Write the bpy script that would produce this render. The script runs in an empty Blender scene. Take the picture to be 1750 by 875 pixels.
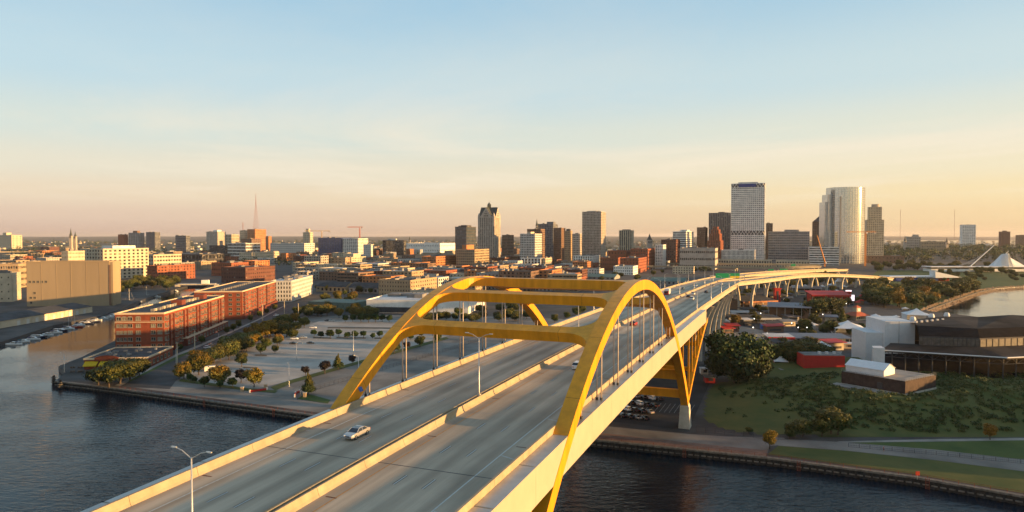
import bpy, math, random
import numpy as np
from mathutils import Vector, Matrix
random.seed(7)
R = math.radians
S = bpy.context.scene
COL = S.collection
# ------------------------------------------------------------------ camera, sky, sun, exposure
F, HC, YH = 1160.0, 68.0, 404.0            # focal length in photo pixels, camera height, horizon row
TH = math.atan((437.5 - YH) / F)
cam = bpy.data.cameras.new('camera'); cam.sensor_width = 36.0; cam.lens = F / 1750 * 36
cam.clip_start = 1.0; cam.clip_end = 80000
camo = bpy.data.objects.new('camera', cam); COL.objects.link(camo)
camo.location = (0, 0, HC); camo.rotation_euler = (math.pi / 2 - TH, 0, 0)
S.camera = camo
EXPO = 1.5
SUN_EL, SUN_AZ = R(5.0), R(104.0)           # azimuth clockwise from +Y (the viewing direction)
W = bpy.data.worlds.new('World'); S.world = W; W.use_nodes = True
wn = W.node_tree.nodes; wl = W.node_tree.links
for n in list(wn): wn.remove(n)
wout = wn.new('ShaderNodeOutputWorld'); wbg = wn.new('ShaderNodeBackground')
sky = wn.new('ShaderNodeTexSky'); sky.sky_type = 'NISHITA'; sky.sun_disc = False
sky.sun_elevation = SUN_EL; sky.sun_rotation = SUN_AZ
sky.air_density = 1.0; sky.dust_density = 2.0; sky.ozone_density = 1.4; sky.altitude = 100
wbg.inputs['Strength'].default_value = 0.15
def wnode(t, **k):
    n = wn.new(t)
    for a, b in k.items(): setattr(n, a, b)
    return n
# the Nishita sky is toned by a low-sun twilight gradient: pink away from the sun, yellow towards it, over the whole dome
tc = wnode('ShaderNodeTexCoord'); sep = wnode('ShaderNodeSeparateXYZ'); wl.new(tc.outputs['Generated'], sep.inputs[0])
def wramp(stops):
    r = wnode('ShaderNodeValToRGB'); wl.new(sep.outputs[2], r.inputs[0]); e = r.color_ramp; e.interpolation = 'EASE'
    k = 1 / (0.15 * 2 ** EXPO)
    for i, (el, c) in enumerate(stops):
        q = e.elements[i] if i < 2 else e.elements.new(0.5)
        q.position = max(0, math.sin(R(el)))
    for i, (el, c) in enumerate(sorted(stops)):
        e.elements[i].position = max(0, math.sin(R(el))); e.elements[i].color = tuple(k * (v / 255 / 12.92 if v < 10 else ((v / 255 + .055) / 1.055) ** 2.4) for v in c) + (1,)
    return r
ra = wramp([(0, (216, 186, 170)), (1.6, (230, 204, 184)), (3.2, (238, 218, 193)), (5.2, (234, 226, 207)), (8.0, (216, 225, 218)), (12, (194, 219, 229)), (20, (162, 202, 226)), (45, (140, 172, 200)), (90, (132, 160, 190))])
rb = wramp([(0, (238, 204, 156)), (1.6, (247, 218, 170)), (3.2, (250, 228, 182)), (5.2, (245, 232, 200)), (8.0, (230, 231, 214)), (12, (205, 224, 227)), (20, (168, 205, 226)), (45, (144, 174, 198)), (90, (132, 160, 190))])
dotn = wnode('ShaderNodeVectorMath', operation='DOT_PRODUCT'); wl.new(tc.outputs['Generated'], dotn.inputs[0]); dotn.inputs[1].default_value = (math.sin(SUN_AZ), math.cos(SUN_AZ), 0)
mrs = wnode('ShaderNodeMapRange'); mrs.inputs[1].default_value = -0.9; mrs.inputs[2].default_value = 0.55; mrs.interpolation_type = 'SMOOTHSTEP'; wl.new(dotn.outputs['Value'], mrs.inputs[0])
grad = wnode('ShaderNodeMix', data_type='RGBA'); wl.new(mrs.outputs[0], grad.inputs[0]); wl.new(ra.outputs[0], grad.inputs[6]); wl.new(rb.outputs[0], grad.inputs[7])
base = wnode('ShaderNodeMix', data_type='RGBA'); base.inputs[0].default_value = 0.93; wl.new(sky.outputs[0], base.inputs[6]); wl.new(grad.outputs[2], base.inputs[7])
# thin high cirrus: stretched noise on a flat layer, fading out towards the horizon
zc = wnode('ShaderNodeMath', operation='MAXIMUM'); zc.inputs[1].default_value = 0.03; wl.new(sep.outputs[2], zc.inputs[0])
dvx = wnode('ShaderNodeMath', operation='DIVIDE'); wl.new(sep.outputs[0], dvx.inputs[0]); wl.new(zc.outputs[0], dvx.inputs[1])
dvy = wnode('ShaderNodeMath', operation='DIVIDE'); wl.new(sep.outputs[1], dvy.inputs[0]); wl.new(zc.outputs[0], dvy.inputs[1])
cmb = wnode('ShaderNodeCombineXYZ'); wl.new(dvx.outputs[0], cmb.inputs[0]); wl.new(dvy.outputs[0], cmb.inputs[1])
cmap = wnode('ShaderNodeMapping'); cmap.inputs['Scale'].default_value = (0.30, 0.22, 1); cmap.inputs['Rotation'].default_value = (0, 0, 0.25); cmap.inputs['Location'].default_value = (3.3, 0.9, 0)
wl.new(cmb.outputs[0], cmap.inputs[0])
cn = wnode('ShaderNodeTexNoise'); cn.inputs['Scale'].default_value = 0.8; cn.inputs['Detail'].default_value = 9; cn.inputs['Roughness'].default_value = 0.62; cn.inputs['Distortion'].default_value = 0.5
wl.new(cmap.outputs[0], cn.inputs['Vector'])
cr = wnode('ShaderNodeMapRange'); cr.inputs[1].default_value = 0.47; cr.inputs[2].default_value = 0.66; cr.inputs[3].default_value = 0; cr.inputs[4].default_value = 0.62
wl.new(cn.outputs['Fac'], cr.inputs[0])
fd = wnode('ShaderNodeMapRange'); fd.inputs[1].default_value = 0.035; fd.inputs[2].default_value = 0.075; wl.new(sep.outputs[2], fd.inputs[0])
fu = wnode('ShaderNodeMapRange'); fu.inputs[1].default_value = 0.13; fu.inputs[2].default_value = 0.22; fu.inputs[3].default_value = 1.0; fu.inputs[4].default_value = 0.25; wl.new(sep.outputs[2], fu.inputs[0])
fv = wnode('ShaderNodeMath', operation='MULTIPLY'); wl.new(fd.outputs[0], fv.inputs[0]); wl.new(fu.outputs[0], fv.inputs[1])
fm = wnode('ShaderNodeMath', operation='MULTIPLY'); wl.new(cr.outputs[0], fm.inputs[0]); wl.new(fv.outputs[0], fm.inputs[1])
cmx = wnode('ShaderNodeMix', data_type='RGBA'); wl.new(fm.outputs[0], cmx.inputs[0])
wl.new(base.outputs[2], cmx.inputs[6]); kk = 1 / (0.15 * 2 ** EXPO); cmx.inputs[7].default_value = (.98 * kk, .86 * kk, .68 * kk, 1)
wl.new(cmx.outputs[2], wbg.inputs['Color']); wl.new(wbg.outputs[0], wout.inputs[0])
sl = bpy.data.lights.new('sun', 'SUN'); sl.energy = 4.5; sl.angle = R(0.6); sl.color = (1.0, 0.57, 0.21)
slo = bpy.data.objects.new('sun', sl); COL.objects.link(slo)
sdir = Vector((math.cos(SUN_EL) * math.sin(SUN_AZ), math.cos(SUN_EL) * math.cos(SUN_AZ), math.sin(SUN_EL)))
slo.rotation_euler = (-sdir).to_track_quat('-Z', 'Y').to_euler(); slo.location = (300, -100, 300)
vs = S.view_settings; vs.view_transform = 'Standard'; vs.look = 'None'; vs.exposure = EXPO; vs.gamma = 1.0; vs.use_curve_mapping = False
S.cycles.use_denoising = True; S.cycles.max_bounces = 6; S.cycles.diffuse_bounces = 3; S.cycles.volume_bounces = 0
S.cycles.transparent_max_bounces = 6; S.cycles.sample_clamp_indirect = 6
# ------------------------------------------------------------------ pixel -> place helpers (a pixel gives a direction, a known plane the distance)
FW = Vector((0, math.cos(TH), -math.sin(TH))); UP = Vector((0, math.sin(TH), math.cos(TH)))
def ray(x, y): return Vector(((x - 875) / F, 0, 0)) + FW + UP * ((437.5 - y) / F)
def px(x, y, z=2.5):
    r = ray(x, y); t = (z - HC) / r.z
    return Vector((0, 0, HC)) + r * t
def zat(y, P):            # height seen at image row y above plan point P
    r = ray(875, y); return HC + r.z / r.y * P[1]
def pixcol(x, D): return (x - 875) / F * D   # X at depth D
# ------------------------------------------------------------------ mesh helpers
class MB:
    def __init__(s): s.v = []; s.f = []; s.m = []
    def add(s, vs, fs, mi=0):
        o = len(s.v); s.v += [tuple(p) for p in vs]
        for q in fs: s.f.append(tuple(o + i for i in q)); s.m.append(mi)
        return s
    def box(s, c, d, rz=0.0, mi=0, bottom=True):
        hx, hy, hz = d[0] / 2, d[1] / 2, d[2] / 2; ca, sa = math.cos(rz), math.sin(rz)
        P = [(c[0] + x * ca - y * sa, c[1] + x * sa + y * ca, c[2] + z) for z in (-hz, hz) for x, y in ((-hx, -hy), (hx, -hy), (hx, hy), (-hx, hy))]
        fs = [(4, 5, 6, 7), (0, 1, 5, 4), (1, 2, 6, 5), (2, 3, 7, 6), (3, 0, 4, 7)]
        if bottom: fs.append((3, 2, 1, 0))
        return s.add(P, fs, mi)
    def prism(s, poly, z0, z1, mi=0, top=True, bottom=False):
        n = len(poly); z0s = z0 if isinstance(z0, (list, tuple)) else [z0] * n; z1s = z1 if isinstance(z1, (list, tuple)) else [z1] * n
        P = [(p[0], p[1], z0s[i]) for i, p in enumerate(poly)] + [(p[0], p[1], z1s[i]) for i, p in enumerate(poly)]
        fs = [(i, (i + 1) % n, n + (i + 1) % n, n + i) for i in range(n)]
        if top: fs.append(tuple(range(n, 2 * n)))
        if bottom: fs.append(tuple(range(n - 1, -1, -1)))
        return s.add(P, fs, mi)
    def tube(s, pts, r, n=8, mi=0, cap=True):
        pts = [Vector(p) for p in pts]; rs = r if isinstance(r, (list, tuple)) else [r] * len(pts); rings = []
        for i, p in enumerate(pts):
            t = (pts[min(i + 1, len(pts) - 1)] - pts[max(i - 1, 0)]).normalized()
            a = t.cross(Vector((0, 0, 1))) if abs(t.z) < 0.95 else t.cross(Vector((1, 0, 0)))
            a.normalize(); b = t.cross(a)
            rings.append([p + (a * math.cos(2 * math.pi * k / n) + b * math.sin(2 * math.pi * k / n)) * rs[i] for k in range(n)])
        P = [q for rg in rings for q in rg]; fs = []
        for i in range(len(pts) - 1):
            for k in range(n): fs.append((i * n + k, i * n + (k + 1) % n, (i + 1) * n + (k + 1) % n, (i + 1) * n + k))
        if cap: fs += [tuple(range(n - 1, -1, -1)), tuple((len(pts) - 1) * n + k for k in range(n))]
        return s.add(P, fs, mi)
    def sweep(s, secs, mi=0, cap=True):       # list of same-length rings
        n = len(secs[0]); P = [q for rg in secs for q in rg]; fs = []
        for i in range(len(secs) - 1):
            for k in range(n): fs.append((i * n + k, i * n + (k + 1) % n, (i + 1) * n + (k + 1) % n, (i + 1) * n + k))
        if cap: fs += [tuple(range(n - 1, -1, -1)), tuple((len(secs) - 1) * n + k for k in range(n))]
        return s.add(P, fs, mi)
    def mesh(s, name, mats, off=None, smooth=False):
        me = bpy.data.meshes.new(name)
        v = s.v if off is None else [(p[0] - off[0], p[1] - off[1], p[2] - off[2]) for p in s.v]
        me.from_pydata(v, [], s.f)
        for m in (mats if isinstance(mats, (list, tuple)) else [mats]): me.materials.append(M[m] if isinstance(m, str) else m)
        if any(s.m): me.polygons.foreach_set('material_index', s.m)
        if smooth: me.polygons.foreach_set('use_smooth', [True] * len(s.f))
        me.update(); return me
def wloc(o):
    p = Vector(o.location)
    while o.parent: o = o.parent; p += Vector(o.location)
    return p
def obj(name, mb, mats, parent=None, world=True, smooth=False, kind=None, fix=False):
    """one mesh object; world=True: the vertices are world coordinates"""
    off = wloc(parent) if (parent and world) else None
    me = mb.mesh(name, mats, off, smooth) if isinstance(mb, MB) else mb
    if fix:
        import bmesh
        b = bmesh.new(); b.from_mesh(me); bmesh.ops.recalc_face_normals(b, faces=b.faces); b.to_mesh(me); b.free()
    o = bpy.data.objects.new(name, me); COL.objects.link(o)
    if parent: o.parent = parent
    if kind: o['kind'] = kind
    return o
def tag(o, label, cat, group=None):
    o['label'] = label; o['category'] = cat
    if group: o['group'] = group
    return o
def thing(name, label, cat, loc=(0, 0, 0), rz=0.0, group=None):
    o = bpy.data.objects.new(name, None); COL.objects.link(o); o.location = loc; o.rotation_euler = (0, 0, rz); o.empty_display_size = 0.5
    return tag(o, label, cat, group)
def dup(root, loc, rz=0.0, sc=1.0, label=None, group=None):
    r = root.copy(); COL.objects.link(r); r.location = loc; r.rotation_euler = (0, 0, rz); r.scale = (sc, sc, sc) if not isinstance(sc, tuple) else sc
    if label: r['label'] = label
    if group: r['group'] = group
    for ch in KIDS[root.name]:
        c = ch[0].copy(); COL.objects.link(c); c.parent = r
        for g in ch[1]:
            d = g.copy(); COL.objects.link(d); d.parent = c
    return r
KIDS = {}
def freeze(root):
    """remember a prototype's parts so that copies are quick"""
    ch = [o for o in bpy.data.objects if o.parent == root]
    KIDS[root.name] = [(c, [g for g in bpy.data.objects if g.parent == c]) for c in ch]
    return root
# ------------------------------------------------------------------ materials
M = {}
def mat(name, col, rough=0.8, metal=0.0, var=0.12, scale=0.6, stretch=(1, 1, 1), bump=0.0, bscale=None, spec=0.3, rnd=0.0, col2=None, detail=5, rot=0.0, coat=0.0):
    m = bpy.data.materials.new(name); m.use_nodes = True; nt = m.node_tree; ns = nt.nodes; L = nt.links
    b = ns['Principled BSDF']; b.inputs['Roughness'].default_value = rough; b.inputs['Metallic'].default_value = metal
    b.inputs['Specular IOR Level'].default_value = spec
    if coat: b.inputs['Coat Weight'].default_value = coat
    tcn = ns.new('ShaderNodeTexCoord'); mp = ns.new('ShaderNodeMapping'); L.new(tcn.outputs['Object'], mp.inputs[0])
    if rot: mp.vector_type = 'TEXTURE'; mp.inputs['Scale'].default_value = tuple(1 / v for v in stretch); mp.inputs['Rotation'].default_value = (0, 0, -rot)
    else: mp.inputs['Scale'].default_value = stretch
    nz = ns.new('ShaderNodeTexNoise'); nz.inputs['Scale'].default_value = scale; nz.inputs['Detail'].default_value = detail; nz.inputs['Roughness'].default_value = 0.6
    L.new(mp.outputs[0], nz.inputs['Vector'])
    rp = ns.new('ShaderNodeValToRGB'); L.new(nz.outputs['Fac'], rp.inputs[0])
    lo = tuple(max(0, c * (1 - 2 * var)) for c in col); hi = tuple(min(1, c * (1 + 2 * var)) for c in col)
    if col2: lo, hi = col, col2
    rp.color_ramp.elements[0].position = 0.3; rp.color_ramp.elements[1].position = 0.7
    rp.color_ramp.elements[0].color = (*lo, 1); rp.color_ramp.elements[1].color = (*hi, 1)
    out = rp.outputs[0]
    if rnd:
        oi = ns.new('ShaderNodeObjectInfo'); mr = ns.new('ShaderNodeMapRange'); mr.inputs[3].default_value = 1 - rnd; mr.inputs[4].default_value = 1 + rnd
        L.new(oi.outputs['Random'], mr.inputs[0]); h = ns.new('ShaderNodeHueSaturation'); L.new(out, h.inputs['Color']); L.new(mr.outputs[0], h.inputs['Value'])
        mh = ns.new('ShaderNodeMapRange'); mh.inputs[3].default_value = 0.5 - rnd * 0.08; mh.inputs[4].default_value = 0.5 + rnd * 0.05
        wn2 = ns.new('ShaderNodeMath'); wn2.operation = 'FRACT'; ml = ns.new('ShaderNodeMath'); ml.operation = 'MULTIPLY'; ml.inputs[1].default_value = 7.31
        L.new(oi.outputs['Random'], ml.inputs[0]); L.new(ml.outputs[0], wn2.inputs[0]); L.new(wn2.outputs[0], mh.inputs[0]); L.new(mh.outputs[0], h.inputs['Hue'])
        out = h.outputs[0]
    L.new(out, b.inputs['Base Color'])
    if bump:
        bn = ns.new('ShaderNodeBump'); bn.inputs['Strength'].default_value = bump; bn.inputs['Distance'].default_value = 0.1
        n2 = ns.new('ShaderNodeTexNoise'); n2.inputs['Scale'].default_value = bscale or scale * 4; n2.inputs['Detail'].default_value = 4
        L.new(mp.outputs[0], n2.inputs['Vector']); L.new(n2.outputs['Fac'], bn.inputs['Height']); L.new(bn.outputs[0], b.inputs['Normal'])
    M[name] = m; return m
def leafmat(name, c1, c2, rnd=0.25):
    m = mat(name, c1, rough=0.6, col2=c2, scale=0.35, rnd=rnd, spec=0.25, detail=2)
    return m
def glassmat(name, base, rough=0.12, cell=(3.2, 3.2, 3.4), light=(0.30, 0.27, 0.22), amount=0.28, spec=0.6):
    """window glass with a blind drawn here and there, window by window"""
    m = bpy.data.materials.new(name); m.use_nodes = True; nt = m.node_tree; ns = nt.nodes; L = nt.links; b = ns['Principled BSDF']
    b.inputs['Roughness'].default_value = rough; b.inputs['Specular IOR Level'].default_value = spec
    t = ns.new('ShaderNodeTexCoord'); mp = ns.new('ShaderNodeMapping'); L.new(t.outputs['Object'], mp.inputs[0]); mp.inputs['Scale'].default_value = tuple(1 / c for c in cell)
    fl = ns.new('ShaderNodeVectorMath'); fl.operation = 'FLOOR'; L.new(mp.outputs[0], fl.inputs[0])
    wh = ns.new('ShaderNodeTexWhiteNoise'); L.new(fl.outputs[0], wh.inputs['Vector'])
    rp = ns.new('ShaderNodeValToRGB'); rp.color_ramp.elements[0].position = 1 - amount; rp.color_ramp.elements[0].color = (*base, 1)
    rp.color_ramp.elements[1].position = 1.0; rp.color_ramp.elements[1].color = (*light, 1); L.new(wh.outputs[0], rp.inputs[0]); L.new(rp.outputs[0], b.inputs['Base Color'])
    M[name] = m; return m
# ------------------------------------------------------------------ the bridge's own axis
BA = R(21.8); BU = Vector((math.sin(BA), math.cos(BA), 0)); BV = Vector((math.cos(BA), -math.sin(BA), 0)); BO = Vector((9.2, 160.5, 0))
_zs = np.array([-220, -130, -100, -85, -65, -30, 0, 60, 120, 210, 340, 430, 560]); _zz = np.array([33.2, 36.2, 37.2, 37.6, 38.0, 38.25, 38.35, 38.2, 37.6, 36.0, 33.0, 30.2, 26.0])
_zx = np.arange(-220, 561, 2.0); _zy = np.interp(_zx, _zs, _zz); _zy = np.convolve(np.pad(_zy, 12, mode='reflect', reflect_type='odd'), np.ones(25) / 25, 'valid')
def zD(s): return float(np.interp(s, _zx, _zy))
def bp(s, l, z): return BO + BU * s + BV * l + Vector((0, 0, z))
# ------------------------------------------------------------------ base materials
mat('concrete_deck', (0.43, 0.345, 0.25), 0.85, var=0.13, scale=0.4, stretch=(1.0, 0.06, 1), rot=BA, bump=0.05, bscale=3)
mat('concrete', (0.44, 0.40, 0.33), 0.85, var=0.10, scale=0.5, bump=0.05)
mat('barrier', (0.335, 0.268, 0.172), 0.8, var=0.09, scale=0.5, bump=0.05)
mat('girder_white', (0.41, 0.355, 0.265), 0.45, var=0.03, scale=0.3)
mat('arch_gold', (0.62, 0.268, 0.010), 0.45, var=0.10, scale=0.6, stretch=(1, 1, .15), detail=8)
mat('arch_seam', (0.36, 0.16, 0.012), 0.6, var=0.2, scale=2)
mat('hanger_paint', (0.46, 0.38, 0.31), 0.5, var=0.05)
mat('steel_grey', (0.40, 0.39, 0.37), 0.4, metal=0.6, var=0.06)
mat('steel_dark', (0.05, 0.05, 0.055), 0.5, var=0.1)
mat('line_white', (0.50, 0.50, 0.46), 0.7, var=0.12, scale=2)
mat('line_yellow', (0.46, 0.20, 0.025), 0.7, var=0.15, scale=2)
mat('line_black', (0.05, 0.05, 0.05), 0.8)
mat('rust', (0.11, 0.045, 0.025), 0.9, var=0.25, scale=1.5)
mat('asphalt', (0.060, 0.058, 0.058), 0.9, var=0.2, scale=0.12, bump=0.06, bscale=3)
mat('asphalt_old', (0.185, 0.165, 0.142), 0.9, var=0.2, scale=0.06, bump=0.05, bscale=2)
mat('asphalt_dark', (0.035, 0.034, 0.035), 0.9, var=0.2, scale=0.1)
mat('pavement', (0.27, 0.245, 0.215), 0.9, var=0.12, scale=0.2)
mat('brick_paving', (0.22, 0.13, 0.095), 0.9, var=0.15, scale=0.3)
mat('grass', (0.036, 0.068, 0.012), 0.95, col2=(0.08, 0.108, 0.022), scale=0.09, bump=0.3, bscale=2.5)
mat('grass_dry', (0.040, 0.066, 0.012), 0.95, col2=(0.11, 0.105, 0.026), scale=0.07, bump=0.3, bscale=2.5)
mat('soil', (0.12, 0.09, 0.06), 0.95, var=0.2)
# ------------------------------------------------------------------ water
def water_mat():
    m = bpy.data.materials.new('water'); m.use_nodes = True; ns = m.node_tree.nodes; L = m.node_tree.links; b = ns['Principled BSDF']
    b.inputs['Specular IOR Level'].default_value = 0.25; b.inputs['Base Color'].default_value = (0.005, 0.013, 0.022, 1); b.inputs['Roughness'].default_value = 0.06; b.inputs['IOR'].default_value = 1.30
    t = ns.new('ShaderNodeTexCoord'); hs = None
    for sc, st, rt, w in ((0.22, (1, 2.6), 0.25, 1.0), (0.7, (1, 2.2), 0.05, 0.42), (2.2, (1, 1.7), 0.4, 0.13)):
        mp = ns.new('ShaderNodeMapping'); mp.inputs['Scale'].default_value = (st[0], st[1], 1); mp.inputs['Rotation'].default_value = (0, 0, rt); L.new(t.outputs['Object'], mp.inputs[0])
        n = ns.new('ShaderNodeTexNoise'); n.inputs['Scale'].default_value = sc; n.inputs['Detail'].default_value = 2.5; n.inputs['Distortion'].default_value = 0.5; L.new(mp.outputs[0], n.inputs['Vector'])
        mu = ns.new('ShaderNodeMath'); mu.operation = 'MULTIPLY'; mu.inputs[1].default_value = w; L.new(n.outputs['Fac'], mu.inputs[0])
        if hs is None: hs = mu
        else:
            ad = ns.new('ShaderNodeMath'); ad.operation = 'ADD'; L.new(hs.outputs[0], ad.inputs[0]); L.new(mu.outputs[0], ad.inputs[1]); hs = ad
    # calm and ruffled patches
    n = ns.new('ShaderNodeTexNoise'); n.inputs['Scale'].default_value = 0.018; n.inputs['Detail'].default_value = 3; L.new(t.outputs['Object'], n.inputs['Vector'])
    mr = ns.new('ShaderNodeMapRange'); mr.inputs[1].default_value = 0.35; mr.inputs[2].default_value = 0.65; mr.inputs[3].default_value = 0.12; mr.inputs[4].default_value = 0.85; L.new(n.outputs['Fac'], mr.inputs[0])
    sy = ns.new('ShaderNodeSeparateXYZ'); L.new(t.outputs['Object'], sy.inputs[0]); my = ns.new('ShaderNodeMapRange'); my.inputs[1].default_value = 270; my.inputs[2].default_value = 400; my.inputs[3].default_value = 1.0; my.inputs[4].default_value = 0.16; L.new(sy.outputs[1], my.inputs[0])   # the basin is sheltered
    mq = ns.new('ShaderNodeMath'); mq.operation = 'MULTIPLY'; L.new(mr.outputs[0], mq.inputs[0]); L.new(my.outputs[0], mq.inputs[1]); mr = mq
    bu = ns.new('ShaderNodeBump'); bu.inputs['Distance'].default_value = 0.55; L.new(mr.outputs[0], bu.inputs['Strength']); L.new(hs.outputs[0], bu.inputs['Height']); L.new(bu.outputs[0], b.inputs['Normal'])
    M['water'] = m
water_mat()
w = MB(); w.add([(-9000, -600, 0), (16000, -600, 0), (16000, 9000, 0), (-9000, 9000, 0)], [(0, 1, 2, 3)])
obj('water', w, 'water', kind='structure')
# ------------------------------------------------------------------ land (one sheet with quay edges, out to the horizon)
ZG = 2.5
def P2(x, y, z=ZG): p = px(x, y, z); return (p.x, p.y)
SHORE_S = [P2(95, 651), P2(150, 657), P2(205, 664), P2(545, 710), P2(1010, 750), P2(1310, 781), P2(1560, 814), P2(1750, 847)]
_e = Vector(SHORE_S[-1]) - Vector(SHORE_S[-2]); SHORE_S.append(tuple(Vector(SHORE_S[-1]) + _e.normalized() * 160))
QUAY_W = [(-900, 100), (-560, 380), P2(0, 585), P2(90, 556), P2(170, 540), P2(200, 530), P2(262, 505), P2(300, 494), P2(322, 488)]
BANK_E = [P2(357, 488), P2(330, 500), (-262, 470), (-234, 368), (-229, 341), P2(112, 636)]
LAGOON = [(430, 320), (395, 500), P2(1583, 531), P2(1600, 524), P2(1640, 510), P2(1672, 499), P2(1700, 493), P2(1760, 489), (1500, 960), (3000, 1300), (4200, 9000)]
land = QUAY_W + BANK_E + SHORE_S + LAGOON + [(9000, 60000), (-60000, 60000), (-60000, 100)]
g = MB(); n = len(land)
g.add([(x, y, -3) for x, y in land] + [(x, y, ZG) for x, y in land], [tuple(range(n, 2 * n))], 0)
g.add([(x, y, -3) for x, y in land] + [(x, y, ZG - 0.0) for x, y in land], [(i, (i + 1) % n, n + (i + 1) % n, n + i) for i in range(n)], 1)
def ground_mat():
    """paved town ground near by, tree cover and suburbs further out"""
    m = mat('ground', (0.065, 0.06, 0.056), 0.95, var=0.25, scale=0.05)
    nt = m.node_tree; ns = nt.nodes; L = nt.links; b = ns['Principled BSDF']; old = b.inputs['Base Color'].links[0].from_socket
    t = ns.new('ShaderNodeTexCoord'); n1 = ns.new('ShaderNodeTexNoise'); n1.inputs['Scale'].default_value = 0.008; n1.inputs['Detail'].default_value = 8; n1.inputs['Roughness'].default_value = 0.7
    L.new(t.outputs['Object'], n1.inputs['Vector']); rp = ns.new('ShaderNodeValToRGB'); L.new(n1.outputs['Fac'], rp.inputs[0])
    rp.color_ramp.elements[0].position = 0.46; rp.color_ramp.elements[0].color = (0.028, 0.036, 0.018, 1); rp.color_ramp.elements[1].position = 0.72; rp.color_ramp.elements[1].color = (0.13, 0.115, 0.10, 1)
    sp = ns.new('ShaderNodeSeparateXYZ'); L.new(t.outputs['Object'], sp.inputs[0]); mr = ns.new('ShaderNodeMapRange'); mr.inputs[1].default_value = 1500; mr.inputs[2].default_value = 2600; L.new(sp.outputs[1], mr.inputs[0])
    mx = ns.new('ShaderNodeMix'); mx.data_type = 'RGBA'; L.new(mr.outputs[0], mx.inputs[0]); L.new(old, mx.inputs[6]); L.new(rp.outputs[0], mx.inputs[7]); L.new(mx.outputs[2], b.inputs['Base Color'])
ground_mat()
obj('ground', g, ['ground', 'steel_dark'], kind='structure', fix=False)
def sheet(name, poly, z, m, kind='structure', parent=None):
    b = MB(); b.add([(x, y, z) for x, y in poly], [tuple(range(len(poly)))]); me = b.mesh(name, m)
    if me.polygons[0].normal.z < 0: me.flip_normals()
    o = bpy.data.objects.new(name, me); COL.objects.link(o)
    if parent: o.parent = parent
    if kind: o['kind'] = kind
    return o

def deck_wear():
    """wheel tracks along the lanes and large slab patches"""
    m = M['concrete_deck']; ns = m.node_tree.nodes; L = m.node_tree.links; b = ns['Principled BSDF']; old = b.inputs['Base Color'].links[0].from_socket
    t = ns.new('ShaderNodeNewGeometry'); dp_ = ns.new('ShaderNodeVectorMath'); dp_.operation = 'DOT_PRODUCT'; L.new(t.outputs['Position'], dp_.inputs[0]); dp_.inputs[1].default_value = tuple(BV)
    ad = ns.new('ShaderNodeMath'); ad.operation = 'SUBTRACT'; L.new(dp_.outputs['Value'], ad.inputs[0]); ad.inputs[1].default_value = BO.dot(BV) + .1
    mu = ns.new('ShaderNodeMath'); mu.operation = 'MULTIPLY'; L.new(ad.outputs[0], mu.inputs[0]); mu.inputs[1].default_value = 2 * math.pi / 4.05
    cs = ns.new('ShaderNodeMath'); cs.operation = 'COSINE'; L.new(mu.outputs[0], cs.inputs[0])
    n1 = ns.new('ShaderNodeTexNoise'); n1.inputs['Scale'].default_value = 0.05; n1.inputs['Detail'].default_value = 4; tc_ = ns.new('ShaderNodeTexCoord'); L.new(tc_.outputs['Object'], n1.inputs['Vector'])
    mm = ns.new('ShaderNodeMath'); mm.operation = 'MULTIPLY_ADD'; L.new(cs.outputs[0], mm.inputs[0]); mm.inputs[1].default_value = 0.16; L.new(n1.outputs['Fac'], mm.inputs[2])
    mr = ns.new('ShaderNodeMapRange'); mr.inputs[1].default_value = 0.25; mr.inputs[2].default_value = 0.75; mr.inputs[3].default_value = 0.66; mr.inputs[4].default_value = 1.18; L.new(mm.outputs[0], mr.inputs[0])
    mx = ns.new('ShaderNodeVectorMath'); mx.operation = 'SCALE'; L.new(old, mx.inputs[0]); L.new(mr.outputs[0], mx.inputs['Scale']); L.new(mx.outputs[0], b.inputs['Base Color'])
deck_wear()
# ------------------------------------------------------------------ the arch bridge
bridge = thing('arch_bridge', 'golden yellow steel arch bridge carrying a six lane concrete road over the river', 'bridge', BO + Vector((0, 0, 0)))
def strip(sa, sb, prof, step=6.0, path=bp):
    """sweep a section [(l, dz)...] along the bridge from sa to sb"""
    k = max(1, int(abs(sb - sa) / step)); b = MB()
    b.sweep([[path(sa + (sb - sa) * i / k, l, zD(sa + (sb - sa) * i / k) + dz) for l, dz in prof] for i in range(k + 1)])
    return b
RW, DK = 20.3, 18.6        # rib plane, half width of the deck slab
S0, S1 = -175.0, 430.0
deck = obj('deck', strip(S0, S1, [(-DK, 0), (DK + .5, 0), (DK + .5, -0.45), (-DK, -0.45)]), 'concrete_deck', bridge, fix=True)
def flat(name, m, sa, sb, l0, l1, dz, parent):
    k = max(1, int(abs(sb - sa) / 6)); b = MB(); P = []; fs = []
    for i in range(k + 1):
        s = sa + (sb - sa) * i / k; P += [bp(s, l0, zD(s) + dz), bp(s, l1, zD(s) + dz)]
    for i in range(k): fs.append((2 * i, 2 * i + 1, 2 * i + 3, 2 * i + 2))
    b.add(P, fs); return obj(name, b, m, parent)
# continuous paint
flat('edge_line', 'line_white', S0, S1, -14.55, -14.38, .004, deck); flat('edge_line', 'line_white', S0, S1, 15.1, 15.27, .004, deck)
flat('edge_line', 'line_yellow', S0, S1, -2.35, -2.20, .004, deck); flat('edge_line', 'line_yellow', S0, S1, 2.75, 2.90, .004, deck)
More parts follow.
